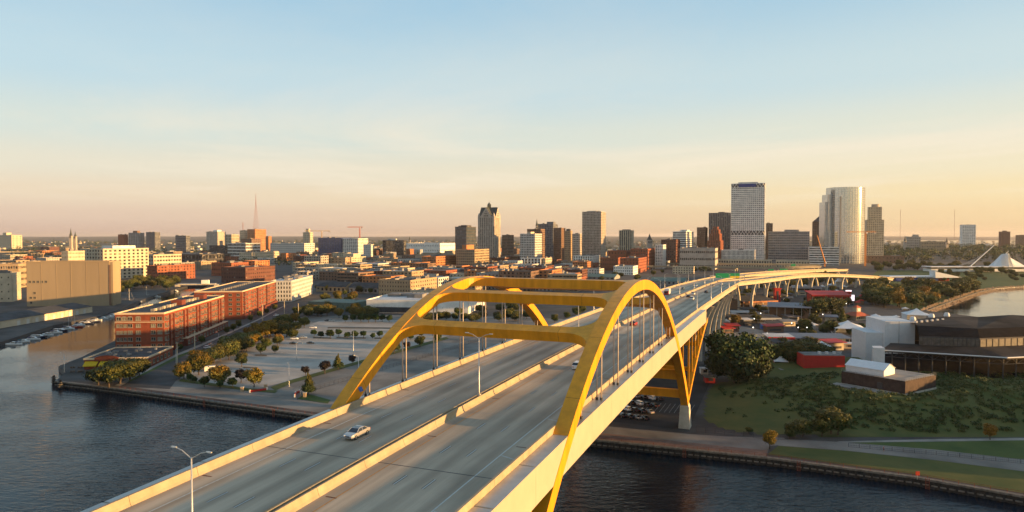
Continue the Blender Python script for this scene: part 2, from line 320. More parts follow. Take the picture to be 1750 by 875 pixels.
# lane dashes: a pale bar between two dark contrast bars
def dash_mesh():
    b = MB(); b.add([(-.08, 0, 0), (.08, 0, 0), (.08, 3.2, 0), (-.08, 3.2, 0)], [(0, 1, 2, 3)], 0)
    for x in (-.20, .12): b.add([(x, 0, 0), (x + .08, 0, 0), (x + .08, 3.2, 0), (x, 3.2, 0)], [(0, 1, 2, 3)], 1)
    return b.mesh('lane_dash', ['line_white', 'line_black'])
dm = dash_mesh()
for l in (-10.4, -6.35, 7.0, 11.05):
    s = -118.0
    while s < 300:
        o = bpy.data.objects.new('lane_dash', dm); COL.objects.link(o); o.parent = deck
        p = bp(s, l, zD(s) + .006) - BO; slope = math.atan((zD(s + 3) - zD(s)) / 3)
        o.location = p; o.rotation_euler = (slope, 0, -BA); s += 12.2
# shoulder ticks and scuppers
for s in np.arange(-106, 90, 19.4):
    for l0, l1 in ((-17.6, -14.7), (15.35, 18.1)):
        b = MB(); d = 1.1 if l0 < 0 else -1.1
        P = [bp(s, l0, zD(s) + .005), bp(s + .22, l0, zD(s) + .005), bp(s + d + .22, l1, zD(s) + .005), bp(s + d, l1, zD(s) + .005)]
        b.add(P, [(0, 1, 2, 3)]); obj('shoulder_tick', b, 'line_white', deck)
for s in np.arange(-112, 80, 24.5):
    for l0 in (-17.55, 1.5, 15.9):
        b = MB(); P = [bp(s, l0, zD(s) + .007), bp(s, l0 + 1.5, zD(s) + .007), bp(s + .28, l0 + 1.5, zD(s) + .007), bp(s + .28, l0, zD(s) + .007)]; b.add(P, [(3, 2, 1, 0)]); obj('drain_slot', b, 'rust', deck)
for s in (-75.5, 66, 141.5, 230, 320):
    flat('expansion_joint', 'line_black', s, s + .16, -17.9, 17.9, .008, deck)
# parapets and median, cast in lengths with open joints
PAR = {-1: [(-18.55, 0), (-17.75, 0), (-17.95, .32), (-18.15, 1.10), (-18.5, 1.10)], 0: [(-.62, 0), (.62, 0), (.42, .3), (.17, 1.05), (-.17, 1.05), (-.42, .3)], 1: [(18.3, 0), (19.08, 0), (19.03, 1.10), (18.7, 1.10), (18.5, .32)]}
# the middle is two barriers back to back with a dark slot between
MEDL = [(-.95, 0), (-.22, 0), (-.28, 1.05), (-.52, 1.05), (-.72, .32)]; MEDR = [(.22, 0), (.95, 0), (.72, .32), (.52, 1.05), (.28, 1.05)]
for nm, prof in (('parapet', PAR[-1]), ('parapet', PAR[1]), ('median_barrier', MEDL), ('median_barrier', MEDR)):
    s = S0
    while s < S1 - .1:
        ln = 9.7 if s < 120 else 38.75
        e = min(s + ln, S1); obj(nm, strip(s, e - .05, prof), 'barrier', bridge, fix=True); s = e
# box tie girders outside the parapets, in welded lengths, cover plates on top
for sd in (-1, 1):
    k = 0
    for s in np.arange(-140, 139, 14.0):
        a, c = (RW - 1.15, RW + 1.15)
        gprof = [(sd * a, .12), (sd * c, .12), (sd * c, -5.0), (sd * a, -5.0)]
        gd = obj('tie_girder', strip(s, s + 13.96, gprof), 'girder_white', bridge, fix=True); k += 1
        flat('cover_plate', 'steel_grey', s + .1, s + 13.8, sd * (RW - 1.2), sd * (RW + 1.2), .16, gd)
# floor beams under the slab
for s in np.arange(-138, 140, 13.2):
    obj('floor_beam', strip(s - .3, s + .3, [(-19.1, -.5), (19.1, -.5), (19.1, -2.6), (-19.1, -2.6)]), 'arch_gold', bridge, fix=True)
for l in (-12, -6, 0, 6, 12):
    obj('stringer', strip(-138, 138, [(l - .2, -.47), (l + .2, -.47), (l + .2, -1.5), (l - .2, -1.5)]), 'arch_gold', bridge, fix=True)
# ribs
ZC, KA = 57.0, 0.00650
def za(s): return ZC - KA * s * s
def ribsec(s, l, w=1.22, d=1.12):
    t = Vector((1, -2 * KA * s)).normalized(); nn = Vector((-t.y, t.x))
    d2 = d * (1 + max(0, abs(s) - 45) * .006)
    return [bp(s + nn.x * q, l + x, za(s) + nn.y * q) for x, q in ((-w, -d2), (w, -d2), (w, d2), (-w, d2))]
SB = math.sqrt((ZC - 10.6) / KA)
ribs = {}
for sd in (-1, 1):
    b = MB(); b.sweep([ribsec(-SB + 2 * SB * i / 72, sd * RW) for i in range(73)])
    ribs[sd] = obj('arch_rib', b, 'arch_gold', bridge, fix=True)
    for s in np.arange(-49, 50, 14.0):      # raised splice seams
        b = MB(); b.sweep([ribsec(s, sd * RW, 1.226, 1.126), ribsec(s + .09, sd * RW, 1.226, 1.126)]); obj('splice_seam', b, 'arch_seam', ribs[sd], fix=True)
# blue bolt plate on the near left rib
b = MB()
t = ribsec(-50.2, -RW, 1.22, 1.12); c = (t[2] + t[1]) / 2
b.sweep([[c + BV * dl + (t[2] - t[1]) * q + BU * sx for q in (-.16, .16) for sx in (0,)] for dl in (0, .05)], cap=False)
mat('sign_blue', (0.03, 0.12, 0.42), 0.5)
b = MB(); c = c + BV * .02
e1 = (t[2] - t[1]).normalized() * .55; e2 = Vector((0, 0, 1)).cross(BV).normalized() * .55
b.sweep([[c - e1 - e2, c + e1 - e2, c + e1 + e2, c - e1 + e2], [c - e1 - e2 + BV * .05, c + e1 - e2 + BV * .05, c + e1 + e2 + BV * .05, c - e1 + e2 + BV * .05]])
obj('marker_plate', b, 'sign_blue', ribs[-1], fix=True)
# cross braces between the ribs, flared where they meet them
def brace(s):
    t = Vector((1, -2 * KA * s)).normalized(); nn = Vector((-t.y, t.x)); hw, hd, r = 1.1, 1.0, 4.6
    L0 = RW - 1.2; prof = []
    for i in range(9):                      # flare: quarter curve
        a = math.pi / 2 * i / 8; prof.append((L0 - r + r * math.sin(a), hw + r * .8 * (1 - math.cos(a))))
    ls = [(-l, h) for l, h in reversed(prof)] + prof
    secs = []
    for l, h in ls:
        secs.append([bp(s + t.x * x + nn.x * q, l, za(s) + t.y * x + nn.y * q) for x, q in ((-h, -hd), (h, -hd), (h, hd), (-h, hd))])
    b = MB(); b.sweep(secs); o = obj('cross_brace', b, 'arch_gold', bridge, fix=True)
    for l in (-12.8, 12.8):
        b = MB(); b.sweep([[bp(s + t.x * x + nn.x * q, l + dl, za(s) + t.y * x + nn.y * q) for x, q in ((-hw - .012, -hd - .012), (hw + .012, -hd - .012), (hw + .012, hd + .012), (-hw - .012, hd + .012))] for dl in (0, .1)])
        obj('splice_seam', b, 'arch_seam', o, fix=True)
for s in (-33, -17.5, -1, 16.5, 33): brace(s)
# hangers in pairs
for sd in (-1, 1):
    for k in range(8):
        sc = -46.2 + 13.2 * k
        for dl in (-.42, .42):
            s = sc
            if za(s) - 1.3 < zD(s) + .8: continue
            b = MB(); b.tube([bp(s, sd * RW + dl, zD(s) + .15), bp(s, sd * RW + dl, za(s) - 1.0)], .12, 8); h = obj('hanger', b, 'hanger_paint', bridge, smooth=True)
            b = MB(); b.tube([bp(s, sd * RW + dl, zD(s) + .17), bp(s, sd * RW + dl, zD(s) + .6)], .26, 8); obj('socket', b, 'steel_dark', h)
# delta piers: the rib's foot, an outer leg to the side span and posts between
def outer(s):  # height of the outer leg at |s|
    q = (abs(s) - SB) / (150 - SB); return 10.6 + (32.6 - 10.6) * (1 - (1 - q) ** 1.35)
for e in (-1, 1):
    for sd in (-1, 1):
        b = MB(); n = 14
        secs = []
        for i in range(n + 1):
            s = SB - 1.0 + (149 - SB) * i / n; z = outer(max(s, SB)); d = .8
            secs.append([bp(e * s, sd * RW + x, z + q) for x, q in ((-1.0, -d), (1.0, -d), (1.0, d), (-1.0, d))])
        b.sweep(secs); obj('outer_leg', b, 'arch_gold', bridge, fix=True)
        for s in np.arange(SB + 8, 144, 9.0):
            b = MB(); b.box(bp(e * s, sd * RW, (outer(s) + zD(s) - 5) / 2), (.55, .55, max(.5, zD(s) - 5 - outer(s))), -BA); obj('spandrel_post', b, 'arch_gold', bridge)
        for s in np.arange(62, SB, 7.5):
            b = MB(); b.box(bp(e * s, sd * RW, (za(s) + zD(s) - 5) / 2), (.55, .55, max(.5, zD(s) - 5 - za(s))), -BA); obj('spandrel_post', b, 'arch_gold', bridge)
        # concrete footing pier
        c0 = bp(e * SB, sd * RW, 0); b = MB()
        def ring(h, z): return [bp(e * SB + x, sd * RW + y, z) for x, y in ((-h, -h * .8), (h, -h * .8), (h, h * .8), (-h, h * .8))]
        b.sweep([ring(2.7, -2), ring(1.9, 9.0), ring(1.9, 9.8), ring(1.4, 10.9)]); obj('pier', b, 'concrete', bridge, fix=True)
    for s, d in ((61, 1.1), (67, 1.0), (72.5, 1.5), (80.5, 1.3)):
        b = MB(); b.sweep([[bp(e * s + x, l, za(s) + q) for x, q in ((-.9, -d), (.9, -d), (.9, d), (-.9, d))] for l in (-RW + 1.2, RW - 1.2)]); obj('leg_strut', b, 'arch_gold', bridge, fix=True)
    for s in (104, 122):
        b = MB(); b.sweep([[bp(e * s + x, l, outer(s) + q) for x, q in ((-.7, -.7), (.7, -.7), (.7, .7), (-.7, .7))] for l in (-RW + .98, RW - .98)]); obj('leg_strut', b, 'arch_gold', bridge, fix=True)
# approach girders beyond the tie girders, with portal piers on curved brackets
mat('girder_tan', (0.42, 0.36, 0.27), 0.6, var=0.08)
for l in (-15.5, 15.5):
    s = 141.0
    while s < S1 - 1:
        e = min(s + 24.0, S1)
        obj('approach_girder', strip(s, e - .06, [(l - .5, -.47), (l + .5, -.47), (l + .5, -4.4), (l - .5, -4.4)]), 'girder_tan', bridge, fix=True); s = e
for s in np.arange(147, S1, 8.0):
    for sd in (-1, 1):
        b = MB(); b.sweep([[bp(s + x, sd * l, zD(s) + z) for l, z in ((16.02, -.5), (18.5, -.5), (18.5, -.9), (16.02, -2.6))] for x in (-.12, .12)]); obj('bracket', b, 'girder_tan', bridge, fix=True)
def portal(c, ax, z, hw=13.0, parent=None, m='concrete'):
    """two columns bending outwards into a cross head; c plan centre, ax cross direction"""
    lat = Vector((ax.x, ax.y, 0)).normalized(); al = Vector((-lat.y, lat.x, 0))
    for sd in (-1, 1):
        b = MB(); secs = []
        for i in range(11):
            q = i / 10; off = hw * .72 + hw * .42 * q ** 3; zz = ZG - 1 + (z - 4.4 - ZG + 1) * q; w = 1.15 - .25 * q
            secs.append([Vector((c.x, c.y, zz)) + lat * (sd * off + x) + al * y for x, y in ((-w, -w), (w, -w), (w, w), (-w, w))])
        b.sweep(secs); obj('pier_column', b, m, parent, fix=True)
    b = MB(); b.sweep([[Vector((c.x, c.y, z)) + lat * l + al * x + Vector((0, 0, q)) for x, q in ((-.9, -6.0), (.9, -6.0), (.9, -4.42), (-.9, -4.42))] for l in (-hw * .98, hw * .98)]); obj('pier_cap', b, m, parent, fix=True)
for s in (176, 214, 252, 290, 328, 366, 404): portal(bp(s, 0, 0), BV, zD(s), 15.0, bridge)
# ---- twin ramps beyond the fork
def ribbon(name, label, pts, hw, m_g='girder_tan', piers=40, group=None, gd=2.6):
    """curved elevated road through plan points (x, y, z)"""
    root = thing(name, label, 'viaduct', (pts[0][0], pts[0][1], 0), group=group)
    P = [Vector(p) for p in pts]; C = []
    for i in range(len(P) - 1):
        p0 = P[max(i - 1, 0)]; p1 = P[i]; p2 = P[i + 1]; p3 = P[min(i + 2, len(P) - 1)]
        for k in range(8):
            t = k / 8; C.append(0.5 * ((2 * p1) + (-p0 + p2) * t + (2 * p0 - 5 * p1 + 4 * p2 - p3) * t * t + (-p0 + 3 * p1 - 3 * p2 + p3) * t ** 3))
    C.append(P[-1])
    fr = []
    for i, c in enumerate(C):
        t = (C[min(i + 1, len(C) - 1)] - C[max(i - 1, 0)]); t.z = 0; t.normalize(); fr.append((c, Vector((t.y, -t.x, 0))))
    def sw(prof): b = MB(); b.sweep([[c + l * r + Vector((0, 0, dz)) for r, dz in prof] for c, l in fr]); return b
    d = obj('deck', sw([(-hw, 0), (hw, 0), (hw, -.4), (-hw, -.4)]), 'concrete_deck', root, fix=True)
    for sd in (-1, 1):
        obj('parapet', sw([(sd * (hw - .5), 0.003), (sd * (hw + .02), 0.003), (sd * (hw + .02), 1.1), (sd * (hw - .2), 1.1)]), 'barrier', root, fix=True)
        obj('girder', sw([(sd * (hw - 1.6) - .3, -.41), (sd * (hw - 1.6) + .3, -.41), (sd * (hw - 1.6) + .3, -gd), (sd * (hw - 1.6) - .3, -gd)]), m_g, root, fix=True)
        obj('edge_line', (lambda b: b.add(sum([[c + l * (sd * (hw - 2)) + Vector((0, 0, .005)), c + l * (sd * (hw - 2) + .2) + Vector((0, 0, .005))] for c, l in fr], []), [(2 * i, 2 * i + 1, 2 * i + 3, 2 * i + 2) for i in range(len(fr) - 1)]))(MB()), 'line_white', d)
    acc = 0
    for i in range(1, len(fr)):
        acc += (fr[i][0] - fr[i - 1][0]).length
        if acc > piers and fr[i][0].z > 8:
            acc = 0; portal(fr[i][0], fr[i][1], fr[i][0].z - gd + 4.4, hw * .8, root)
    return root
def PX3(x, y, z): p = px(x, y, z); return (p.x, p.y, z)
e0 = bp(S1, 9.5, zD(S1)); e0b = bp(S1 - 40, 9.5, zD(S1 - 40))
ribbon('elevated_ramp', 'concrete ramp curving right off the arch bridge behind the festival grounds', [tuple(e0), PX3(1306, 476.5, 27.5), PX3(1352, 471, 25), PX3(1405, 469, 22.5), PX3(1455, 470.5, 18), PX3(1492, 473, 13), PX3(1516, 476, 8)], 9.0)
e1 = bp(S1, -9.5, zD(S1))
ribbon('elevated_ramp', 'concrete ramp running straight on from the arch bridge towards the downtown interchange', [tuple(e1), PX3(1243, 473.5, 26.5), PX3(1290, 468, 23), PX3(1345, 464, 19.5), PX3(1400, 461.5, 16), PX3(1440, 460.5, 13)], 9.0)
# ------------------------------------------------------------------ foliage helpers
RNG = np.random.default_rng(11)
def leafmesh(name, lobes, n, ls, mats, flat=0.0, shell=0.55, split=None):
    """leaf-sized faces through the volume of several lobes"""
    w = np.array([l[3] ** 2 if len(l) == 4 else l[3] * l[4] for l in lobes], float); w /= w.sum()
    idx = RNG.choice(len(lobes), n, p=w); Lb = np.array([(l[0], l[1], l[2], l[3], l[4] if len(l) > 4 else l[3]) for l in lobes], float)[idx]
    d = RNG.normal(size=(n, 3)); d /= np.linalg.norm(d, axis=1)[:, None]
    r = shell + (1.06 - shell) * RNG.random(n) ** 0.6
    r *= 1 + 0.2 * RNG.normal(size=n)
    pos = Lb[:, :3] + d * r[:, None] * Lb[:, [3, 3, 4]]
    nrm = d * 0.8 + RNG.normal(size=(n, 3)) * 0.55 + np.array([0, 0, 0.25]); nrm /= np.linalg.norm(nrm, axis=1)[:, None]
    t = np.cross(nrm, RNG.normal(size=(n, 3))); t /= np.linalg.norm(t, axis=1)[:, None] + 1e-9; b = np.cross(nrm, t)
    sz = ls * (0.6 + 0.8 * RNG.random(n))[:, None]
    q = np.stack([pos - t * sz - b * sz * .7, pos + t * sz - b * sz * .7, pos + t * sz * .8 + b * sz * .9, pos - t * sz * .8 + b * sz * .9], axis=1).reshape(-1, 3)
    me = bpy.data.meshes.new(name); me.vertices.add(4 * n); me.vertices.foreach_set('co', q.astype(np.float32).ravel())
    me.loops.add(4 * n); me.loops.foreach_set('vertex_index', np.arange(4 * n, dtype=np.int32)); me.polygons.add(n)
    me.polygons.foreach_set('loop_start', np.arange(0, 4 * n, 4, dtype=np.int32)); me.polygons.foreach_set('loop_total', np.full(n, 4, np.int32))
    for m in mats: me.materials.append(M[m])
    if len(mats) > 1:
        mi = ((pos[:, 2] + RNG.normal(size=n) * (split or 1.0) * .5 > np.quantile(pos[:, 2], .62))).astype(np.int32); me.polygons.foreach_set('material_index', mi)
    me.update(); me.validate(); return me
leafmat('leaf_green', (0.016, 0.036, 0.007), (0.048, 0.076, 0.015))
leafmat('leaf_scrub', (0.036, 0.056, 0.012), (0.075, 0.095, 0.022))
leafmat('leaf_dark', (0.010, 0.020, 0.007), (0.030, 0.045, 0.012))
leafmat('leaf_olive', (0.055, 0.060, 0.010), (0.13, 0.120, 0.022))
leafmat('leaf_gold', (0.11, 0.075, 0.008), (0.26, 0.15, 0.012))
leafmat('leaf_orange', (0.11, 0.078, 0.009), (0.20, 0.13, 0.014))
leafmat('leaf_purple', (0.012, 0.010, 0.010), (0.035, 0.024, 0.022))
mat('bark', (0.075, 0.055, 0.04), 0.9, var=0.25, scale=3)
def make_tree(name, kind, h, w, mats, n, ls, trunk_h=0.3, cone=False, seed=0):
    rr = random.Random(seed); root = thing(name, 'x y z w', 'tree'); lobes = []
    cz = h * (trunk_h + (1 - trunk_h) / 2); rz = h * (1 - trunk_h) / 2
    if cone:
        for i in range(7):
            q = i / 6; lobes.append((rr.uniform(-.1, .1) * w, rr.uniform(-.1, .1) * w, h * (trunk_h + .08 + q * (1 - trunk_h - .12)), w * .5 * (1.02 - q) + .25, h * .1))
    else:
        lobes.append((0, 0, cz, w * .33, rz * .8))
        for i in range(13):
            a = i * 2.4 + rr.random(); q = rr.uniform(-.75, .8); rad = w * .5 * math.sqrt(1 - (q * .85) ** 2) * .68; sz = w * rr.uniform(.11, .24)
            lobes.append((math.cos(a) * rad, math.sin(a) * rad, cz + q * rz * .8, sz, sz * .85))
    obj('crown', leafmesh('crown', lobes, int(n * 2), ls * .74, mats, split=h * .2), None, root, world=False)
    b = MB(); b.tube([(0, 0, -.2), (0.05 * w * .3, 0, h * trunk_h * .6), (0, .03 * w, h * trunk_h), (0, 0, cz + rz * .3)], [h * .028 + .06, h * .02 + .05, h * .018 + .04, .04], 7)
    for i in range(5):
        a = i * 1.3 + seed; q = h * trunk_h * (.85 + .1 * i); b.tube([(0, 0, q), (math.cos(a) * w * .22, math.sin(a) * w * .22, q + h * .16), (math.cos(a) * w * .36, math.sin(a) * w * .36, q + h * .30)], [h * .012 + .03, h * .008 + .02, .02], 5)
    obj('trunk', b, 'bark', root, world=False)
    return freeze(root)
KN = {  # kind: (name, h, w)
 'round': make_tree('street_tree', 'round', 6.0, 5.2, ['leaf_green'], 1300, .26, .28, seed=1),
 'dome': make_tree('shade_tree', 'dome', 8.5, 8.0, ['leaf_green', 'leaf_olive'], 2400, .32, .22, seed=2),
 'autumn': make_tree('autumn_tree', 'autumn', 8.5, 7.4, ['leaf_olive', 'leaf_orange'], 2200, .31, .22, seed=3),
 'gold': make_tree('golden_tree', 'gold', 7.5, 6.0, ['leaf_gold'], 1700, .28, .25, seed=4),
 'purple': make_tree('plum_tree', 'purple', 6.2, 5.0, ['leaf_purple'], 1300, .26, .28, seed=5),
 'conic': make_tree('conical_tree', 'conic', 8.5, 6.0, ['leaf_green', 'leaf_olive'], 1900, .27, .16, cone=True, seed=6),
 'olive': make_tree('olive_tree', 'olive', 10., 9.5, ['leaf_dark', 'leaf_olive'], 3000, .36, .2, seed=7),
 'big': make_tree('broad_tree', 'big', 19., 24., ['leaf_dark', 'leaf_green'], 9000, .55, .12, seed=8),
}
BASEH = {'round': 6.0, 'dome': 8.5, 'autumn': 8.5, 'gold': 7.5, 'purple': 6.2, 'conic': 8.5, 'olive': 10.0, 'big': 19.0}
used_proto = set()
def tree(kind, loc, h, label, group=None, wf=1.0, rz=None):
    sc = h / BASEH[kind]; rz = random.uniform(0, 6.28) if rz is None else rz
    if kind not in used_proto:
        used_proto.add(kind); o = KN[kind]; o.location = loc; o.rotation_euler = (0, 0, rz); o.scale = (sc * wf, sc * wf, sc); o['label'] = label
        if group: o['group'] = group
        elif 'group' in o: del o['group']
        return o
    o = dup(KN[kind], loc, rz, (sc * wf, sc * wf, sc), label)
    if group: o['group'] = group
    elif 'group' in o: del o['group']
    return o
KW = {'olive': 'olive green', 'dome': 'dark green', 'gold': 'golden', 'autumn': 'orange tinted'}
def tpx(kind, x, y, ytop, label, group=None, wf=1.0, z=ZG):
    label = label.replace('{k}', KW.get(kind, ''))
    p = px(x, y, z); return tree(kind, (p.x, p.y, z), max(2.0, zat(ytop, p) - z), label, group, wf)
# ------------------------------------------------------------------ roads, lots and walks on the left bank
def PS(l): return [P2(*q) for q in l]
sheet('waterfront_lot', PS([(212, 660), (300, 645), (340, 610), (400, 585), (455, 556), (520, 541), (640, 538), (790, 541), (870, 540), (960, 545), (1010, 560), (1030, 600), (960, 660), (760, 715), (545, 706)]), ZG + .03, 'asphalt_old')
mat('lot_concrete', (0.36, 0.32, 0.275), 0.9, var=0.13, scale=0.05, bump=0.04, bscale=1.5)
sheet('parking_lot', PS([(306, 645), (345, 622), (395, 600), (440, 584), (500, 565), (545, 549), (640, 546), (745, 549), (800, 556), (767, 574), (607, 619), (500, 650), (440, 664), (420, 664)]), ZG + .06, 'lot_concrete')
sheet('street', PS([(207, 661), (311, 607), (380, 577), (449, 545), (490, 522), (506, 508), (497, 492), (512, 490), (524, 508), (512, 520), (487, 538), (430, 560), (376, 599), (332, 627), (300, 652), (290, 665)]), ZG + .09, 'asphalt')
sheet('sidewalk', PS([(196, 659), (300, 606), (370, 577), (440, 546), (480, 525), (490, 521), (449, 544), (380, 576), (311, 606), (206, 660)]), ZG + .11, 'pavement')
sheet('verge', PS([(222, 653), (310, 610), (330, 600), (326, 600), (306, 607), (218, 652)]), ZG + .13, 'grass')
sheet('verge', PS([(305, 652), (420, 668), (470, 672), (475, 668), (425, 664), (310, 648)]), ZG + .13, 'grass_dry')
sheet('verge', PS([(470, 668), (500, 655), (607, 624), (767, 579), (763, 576), (603, 620), (496, 650), (462, 662)]), ZG + .13, 'grass_dry')
sheet('verge', PS([(508, 682), (520, 674), (536, 676), (565, 684), (560, 690)]), ZG + .13, 'grass')
# planted islands in the lot
for i, (xa, xb, y) in enumerate([(535, 566, 576), (575, 625, 576), (640, 690, 577), (560, 690, 559), (416, 440, 627), (436, 456, 606)]):
    sheet('planting_island', PS([(xa, y), (xb, y + 1), (xb, y + 3), (xa, y + 2.5)]), ZG + .12, 'soil')
mat('stall_paint', (0.45, 0.44, 0.42), 0.8, var=0.1)
for r, (xa, ya, xb, yb, n) in enumerate([(450, 640, 600, 606, 14), (470, 605, 600, 585, 13), (560, 568, 700, 566, 16)]):
    for k in range(n):
        t = k / (n - 1); p = px(xa + (xb - xa) * t, ya + (yb - ya) * t, 2.5)
        b = MB(); b.box((p.x, p.y, ZG + .075), (.12, 5.0, .01), R(7)); o = obj('stall_line', b, 'stall_paint'); o['kind'] = 'structure'
# ------------------------------------------------------------------ right bank surfaces
sheet('quay_road', PS([(1012, 748), (1310, 779), (1316, 762), (1345, 760), (1340, 748), (1240, 746), (1180, 742), (1030, 728)]), ZG + .03, 'asphalt_old')
sheet('quay_walk', PS([(1012, 749), (1310, 780), (1312, 770), (1230, 762), (1100, 748), (1026, 740)]), ZG + .06, 'brick_paving')
sheet('lawn', PS([(1312, 777), (1560, 810), (1760, 845), (1900, 866), (1900, 826), (1750, 806), (1600, 787), (1450, 771), (1330, 762)]), ZG + .06, 'grass_dry')
sheet('path', PS([(1330, 762), (1450, 771), (1600, 787), (1750, 806), (1900, 826), (1900, 805), (1750, 786), (1600, 769), (1440, 756), (1330, 750)]), ZG + .09, 'asphalt_old')
sheet('bank', PS([(1440, 757), (1600, 770), (1750, 787), (1900, 806), (1900, 755), (1750, 751), (1600, 753)]), ZG + .07, 'grass')
sheet('path', PS([(1440, 757), (1600, 755), (1750, 753), (1900, 757), (1900, 753), (1750, 749), (1600, 751), (1430, 755)]), ZG + .12, 'pavement')
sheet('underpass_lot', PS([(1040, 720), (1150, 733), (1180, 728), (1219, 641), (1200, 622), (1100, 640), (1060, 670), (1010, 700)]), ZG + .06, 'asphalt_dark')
sheet('festival_ground', PS([(1219, 641), (1300, 660), (1480, 660), (1900, 690), (1900, 600), (1640, 545), (1580, 535), (1400, 500), (1260, 505), (1200, 560), (1190, 625)]), ZG + .05, 'asphalt')
sheet('lakefront_lawn', PS([(1490, 514), (1572, 531), (1600, 523), (1640, 509), (1672, 498), (1700, 492), (1760, 488.5), (1900, 486), (1900, 462), (1500, 462), (1470, 490)]), ZG + .07, 'grass')
sheet('plaza', PS([(1205, 600), (1330, 625), (1420, 640), (1440, 600), (1330, 570), (1260, 556), (1215, 565)]), ZG + .08, 'pavement')
for k in range(11):
    t = k / 10; p = px(1075 + 88 * t, 722 + 9 * t, ZG); q = px(1120 + 78 * t, 672 + 2 * t, ZG)
    b = MB(); d = (q - p); b.box(((p.x + q.x) / 2, (p.y + q.y) / 2, ZG + .075), (.12, d.length * .28, .008), math.atan2(-d.x, d.y)); obj('stall_line', b, 'stall_paint')['kind'] = 'structure'
# ------------------------------------------------------------------ sheet-pile quay walls with ledge, cap and red railing
mat('sheet_pile', (0.030, 0.028, 0.027), 0.8, var=0.3, scale=0.8)
mat('ledge', (0.16, 0.14, 0.115), 0.9, var=0.25, scale=0.8)
mat('rail_red', (0.20, 0.055, 0.03), 0.7, var=0.2, scale=1)
def quay(label, pts, rail=None, period=1.9):
    root = thing('quay_wall', label, 'quay wall', (pts[0][0], pts[0][1], 0)); T = []; acc = 0
    for i in range(len(pts) - 1):
        a, c = Vector((*pts[i], 0)), Vector((*pts[i + 1], 0)); L = (c - a).length; d = (c - a) / L; nrm = Vector((d.y, -d.x, 0)); T.append((a, c, d, nrm, L))
    b = MB(); led = MB(); cap = MB()
    for a, c, d, nrm, L in T:
        n = max(2, int(L / (period / 4))); row = []
        for k in range(n + 1):
            ph = (k % 4); o = .42 if ph in (1, 2) else .05; row.append(a + d * (L * k / n) + nrm * o)
        P = [p + Vector((0, 0, -2)) for p in row] + [p + Vector((0, 0, 2.1)) for p in row]; m = len(row)
        b.add(P, [(k, k + 1, m + k + 1, m + k) for k in range(m - 1)])
        n2 = max(1, int(L / period)); 
        for k in range(n2):
            c2 = a + d * (L * (k + .5) / n2) + nrm * .62; led.box((c2.x, c2.y, .95), (L / n2 * .72, .5, .28), math.atan2(d.y, d.x))
        mid = (a + c) / 2 - nrm * .1; cap.box((mid.x, mid.y, 2.28), (L, 1.3, .5), math.atan2(d.y, d.x))
    obj('sheet_piling', b, 'sheet_pile', root); obj('fender_ledge', led, 'ledge', root, kind='stuff'); obj('cap_beam', cap, 'ledge', root)
    if rail:
        rr = thing('quay_railing', rail, 'railing', (pts[0][0], pts[0][1], ZG)); bm = MB(); bm.box((0, 0, .5), (.09, .09, 1.0)); pm = bm.mesh('post', 'rail_red'); rl = MB()
        for a, c, d, nrm, L in T:
            for z in (3.08, 3.52):
                m = (a + c) / 2; rl.box((m.x, m.y, z), (L, .07, .07), math.atan2(d.y, d.x))
            n3 = max(1, int(L / 3.2))
            for k in range(n3 + 1):
                p = a + d * (L * k / n3); o = bpy.data.objects.new('post', pm); COL.objects.link(o); o.parent = rr; o.location = Vector((p.x, p.y, 2.53)) - Vector((pts[0][0], pts[0][1], ZG))
        obj('rail', rl, 'rail_red', rr)
    return T
quay('dark sheet pile quay wall below the waterfront street and red railing', SHORE_S[2:4], 'low rust red railing along the waterfront street')
quay('dark sheet pile quay wall round the point by the restaurant', SHORE_S[:3])
quay('dark sheet pile quay wall below the lawn and cycle path', SHORE_S[3:], 'low rust red railing between the lawn and the quay edge')
# escape ladders on the quay face
for i, (x, y) in enumerate([(344, 692), (470, 706), (1170, 773), (1365, 796), (1585, 827)]):
    p = px(x, y - 6, ZG); base = None
    for a, c in zip(SHORE_S[:-1], SHORE_S[1:]):
        a, c = Vector(a), Vector(c); d = (c - a); t = max(0, min(1, (Vector((p.x, p.y)) - a).dot(d) / d.length_squared)); q = a + d * t
        if base is None or (q - Vector((p.x, p.y))).length < base[0]: base = ((q - Vector((p.x, p.y))).length, q, d.normalized())
    q, d = base[1], base[2]; nr = Vector((d.y, -d.x)); rt = thing('quay_ladder', 'rust red escape ladder fixed to the dark quay wall', 'ladder', (q.x, q.y, 0), group='ladders on the quay walls')
    b = MB()
    for e in (-.42, .42): b.box((q.x + d.x * e + nr.x * .95, q.y + d.y * e + nr.y * .95, 1.4), (.14, .14, 3.2), math.atan2(d.y, d.x))
    obj('side_rail', b, 'rail_red', rt); b = MB()
    for k in range(7): b.box((q.x + nr.x * .95, q.y + nr.y * .95, .1 + k * .42), (.76, .1, .1), math.atan2(d.y, d.x))
    obj('rung', b, 'rail_red', rt, kind='stuff')
# mooring dolphins at the point
for i, (x, y) in enumerate([(92, 656), (103, 664)]):
    p = px(x, y, 0); r0 = thing('mooring_dolphin', 'black timber mooring dolphin in the water off the point', 'dolphin', (p.x, p.y, 0), group='mooring dolphins off the point')
    for k in range(4):
        b = MB(); b.tube([(p.x + .6 * math.cos(k * 1.57), p.y + .6 * math.sin(k * 1.57), -2), (p.x + .3 * math.cos(k * 1.57), p.y + .3 * math.sin(k * 1.57), 3.6 + .3 * (k % 2))], .32, 8); obj('pile', b, 'sheet_pile', r0)
    b = MB()
    for z in (.9, 1.9, 2.9): b.tube([(p.x + 1.0 * math.cos(a), p.y + 1.0 * math.sin(a), z) for a in np.linspace(0, 6.28, 13)], .14, 6)
    obj('band', b, 'ledge', r0)
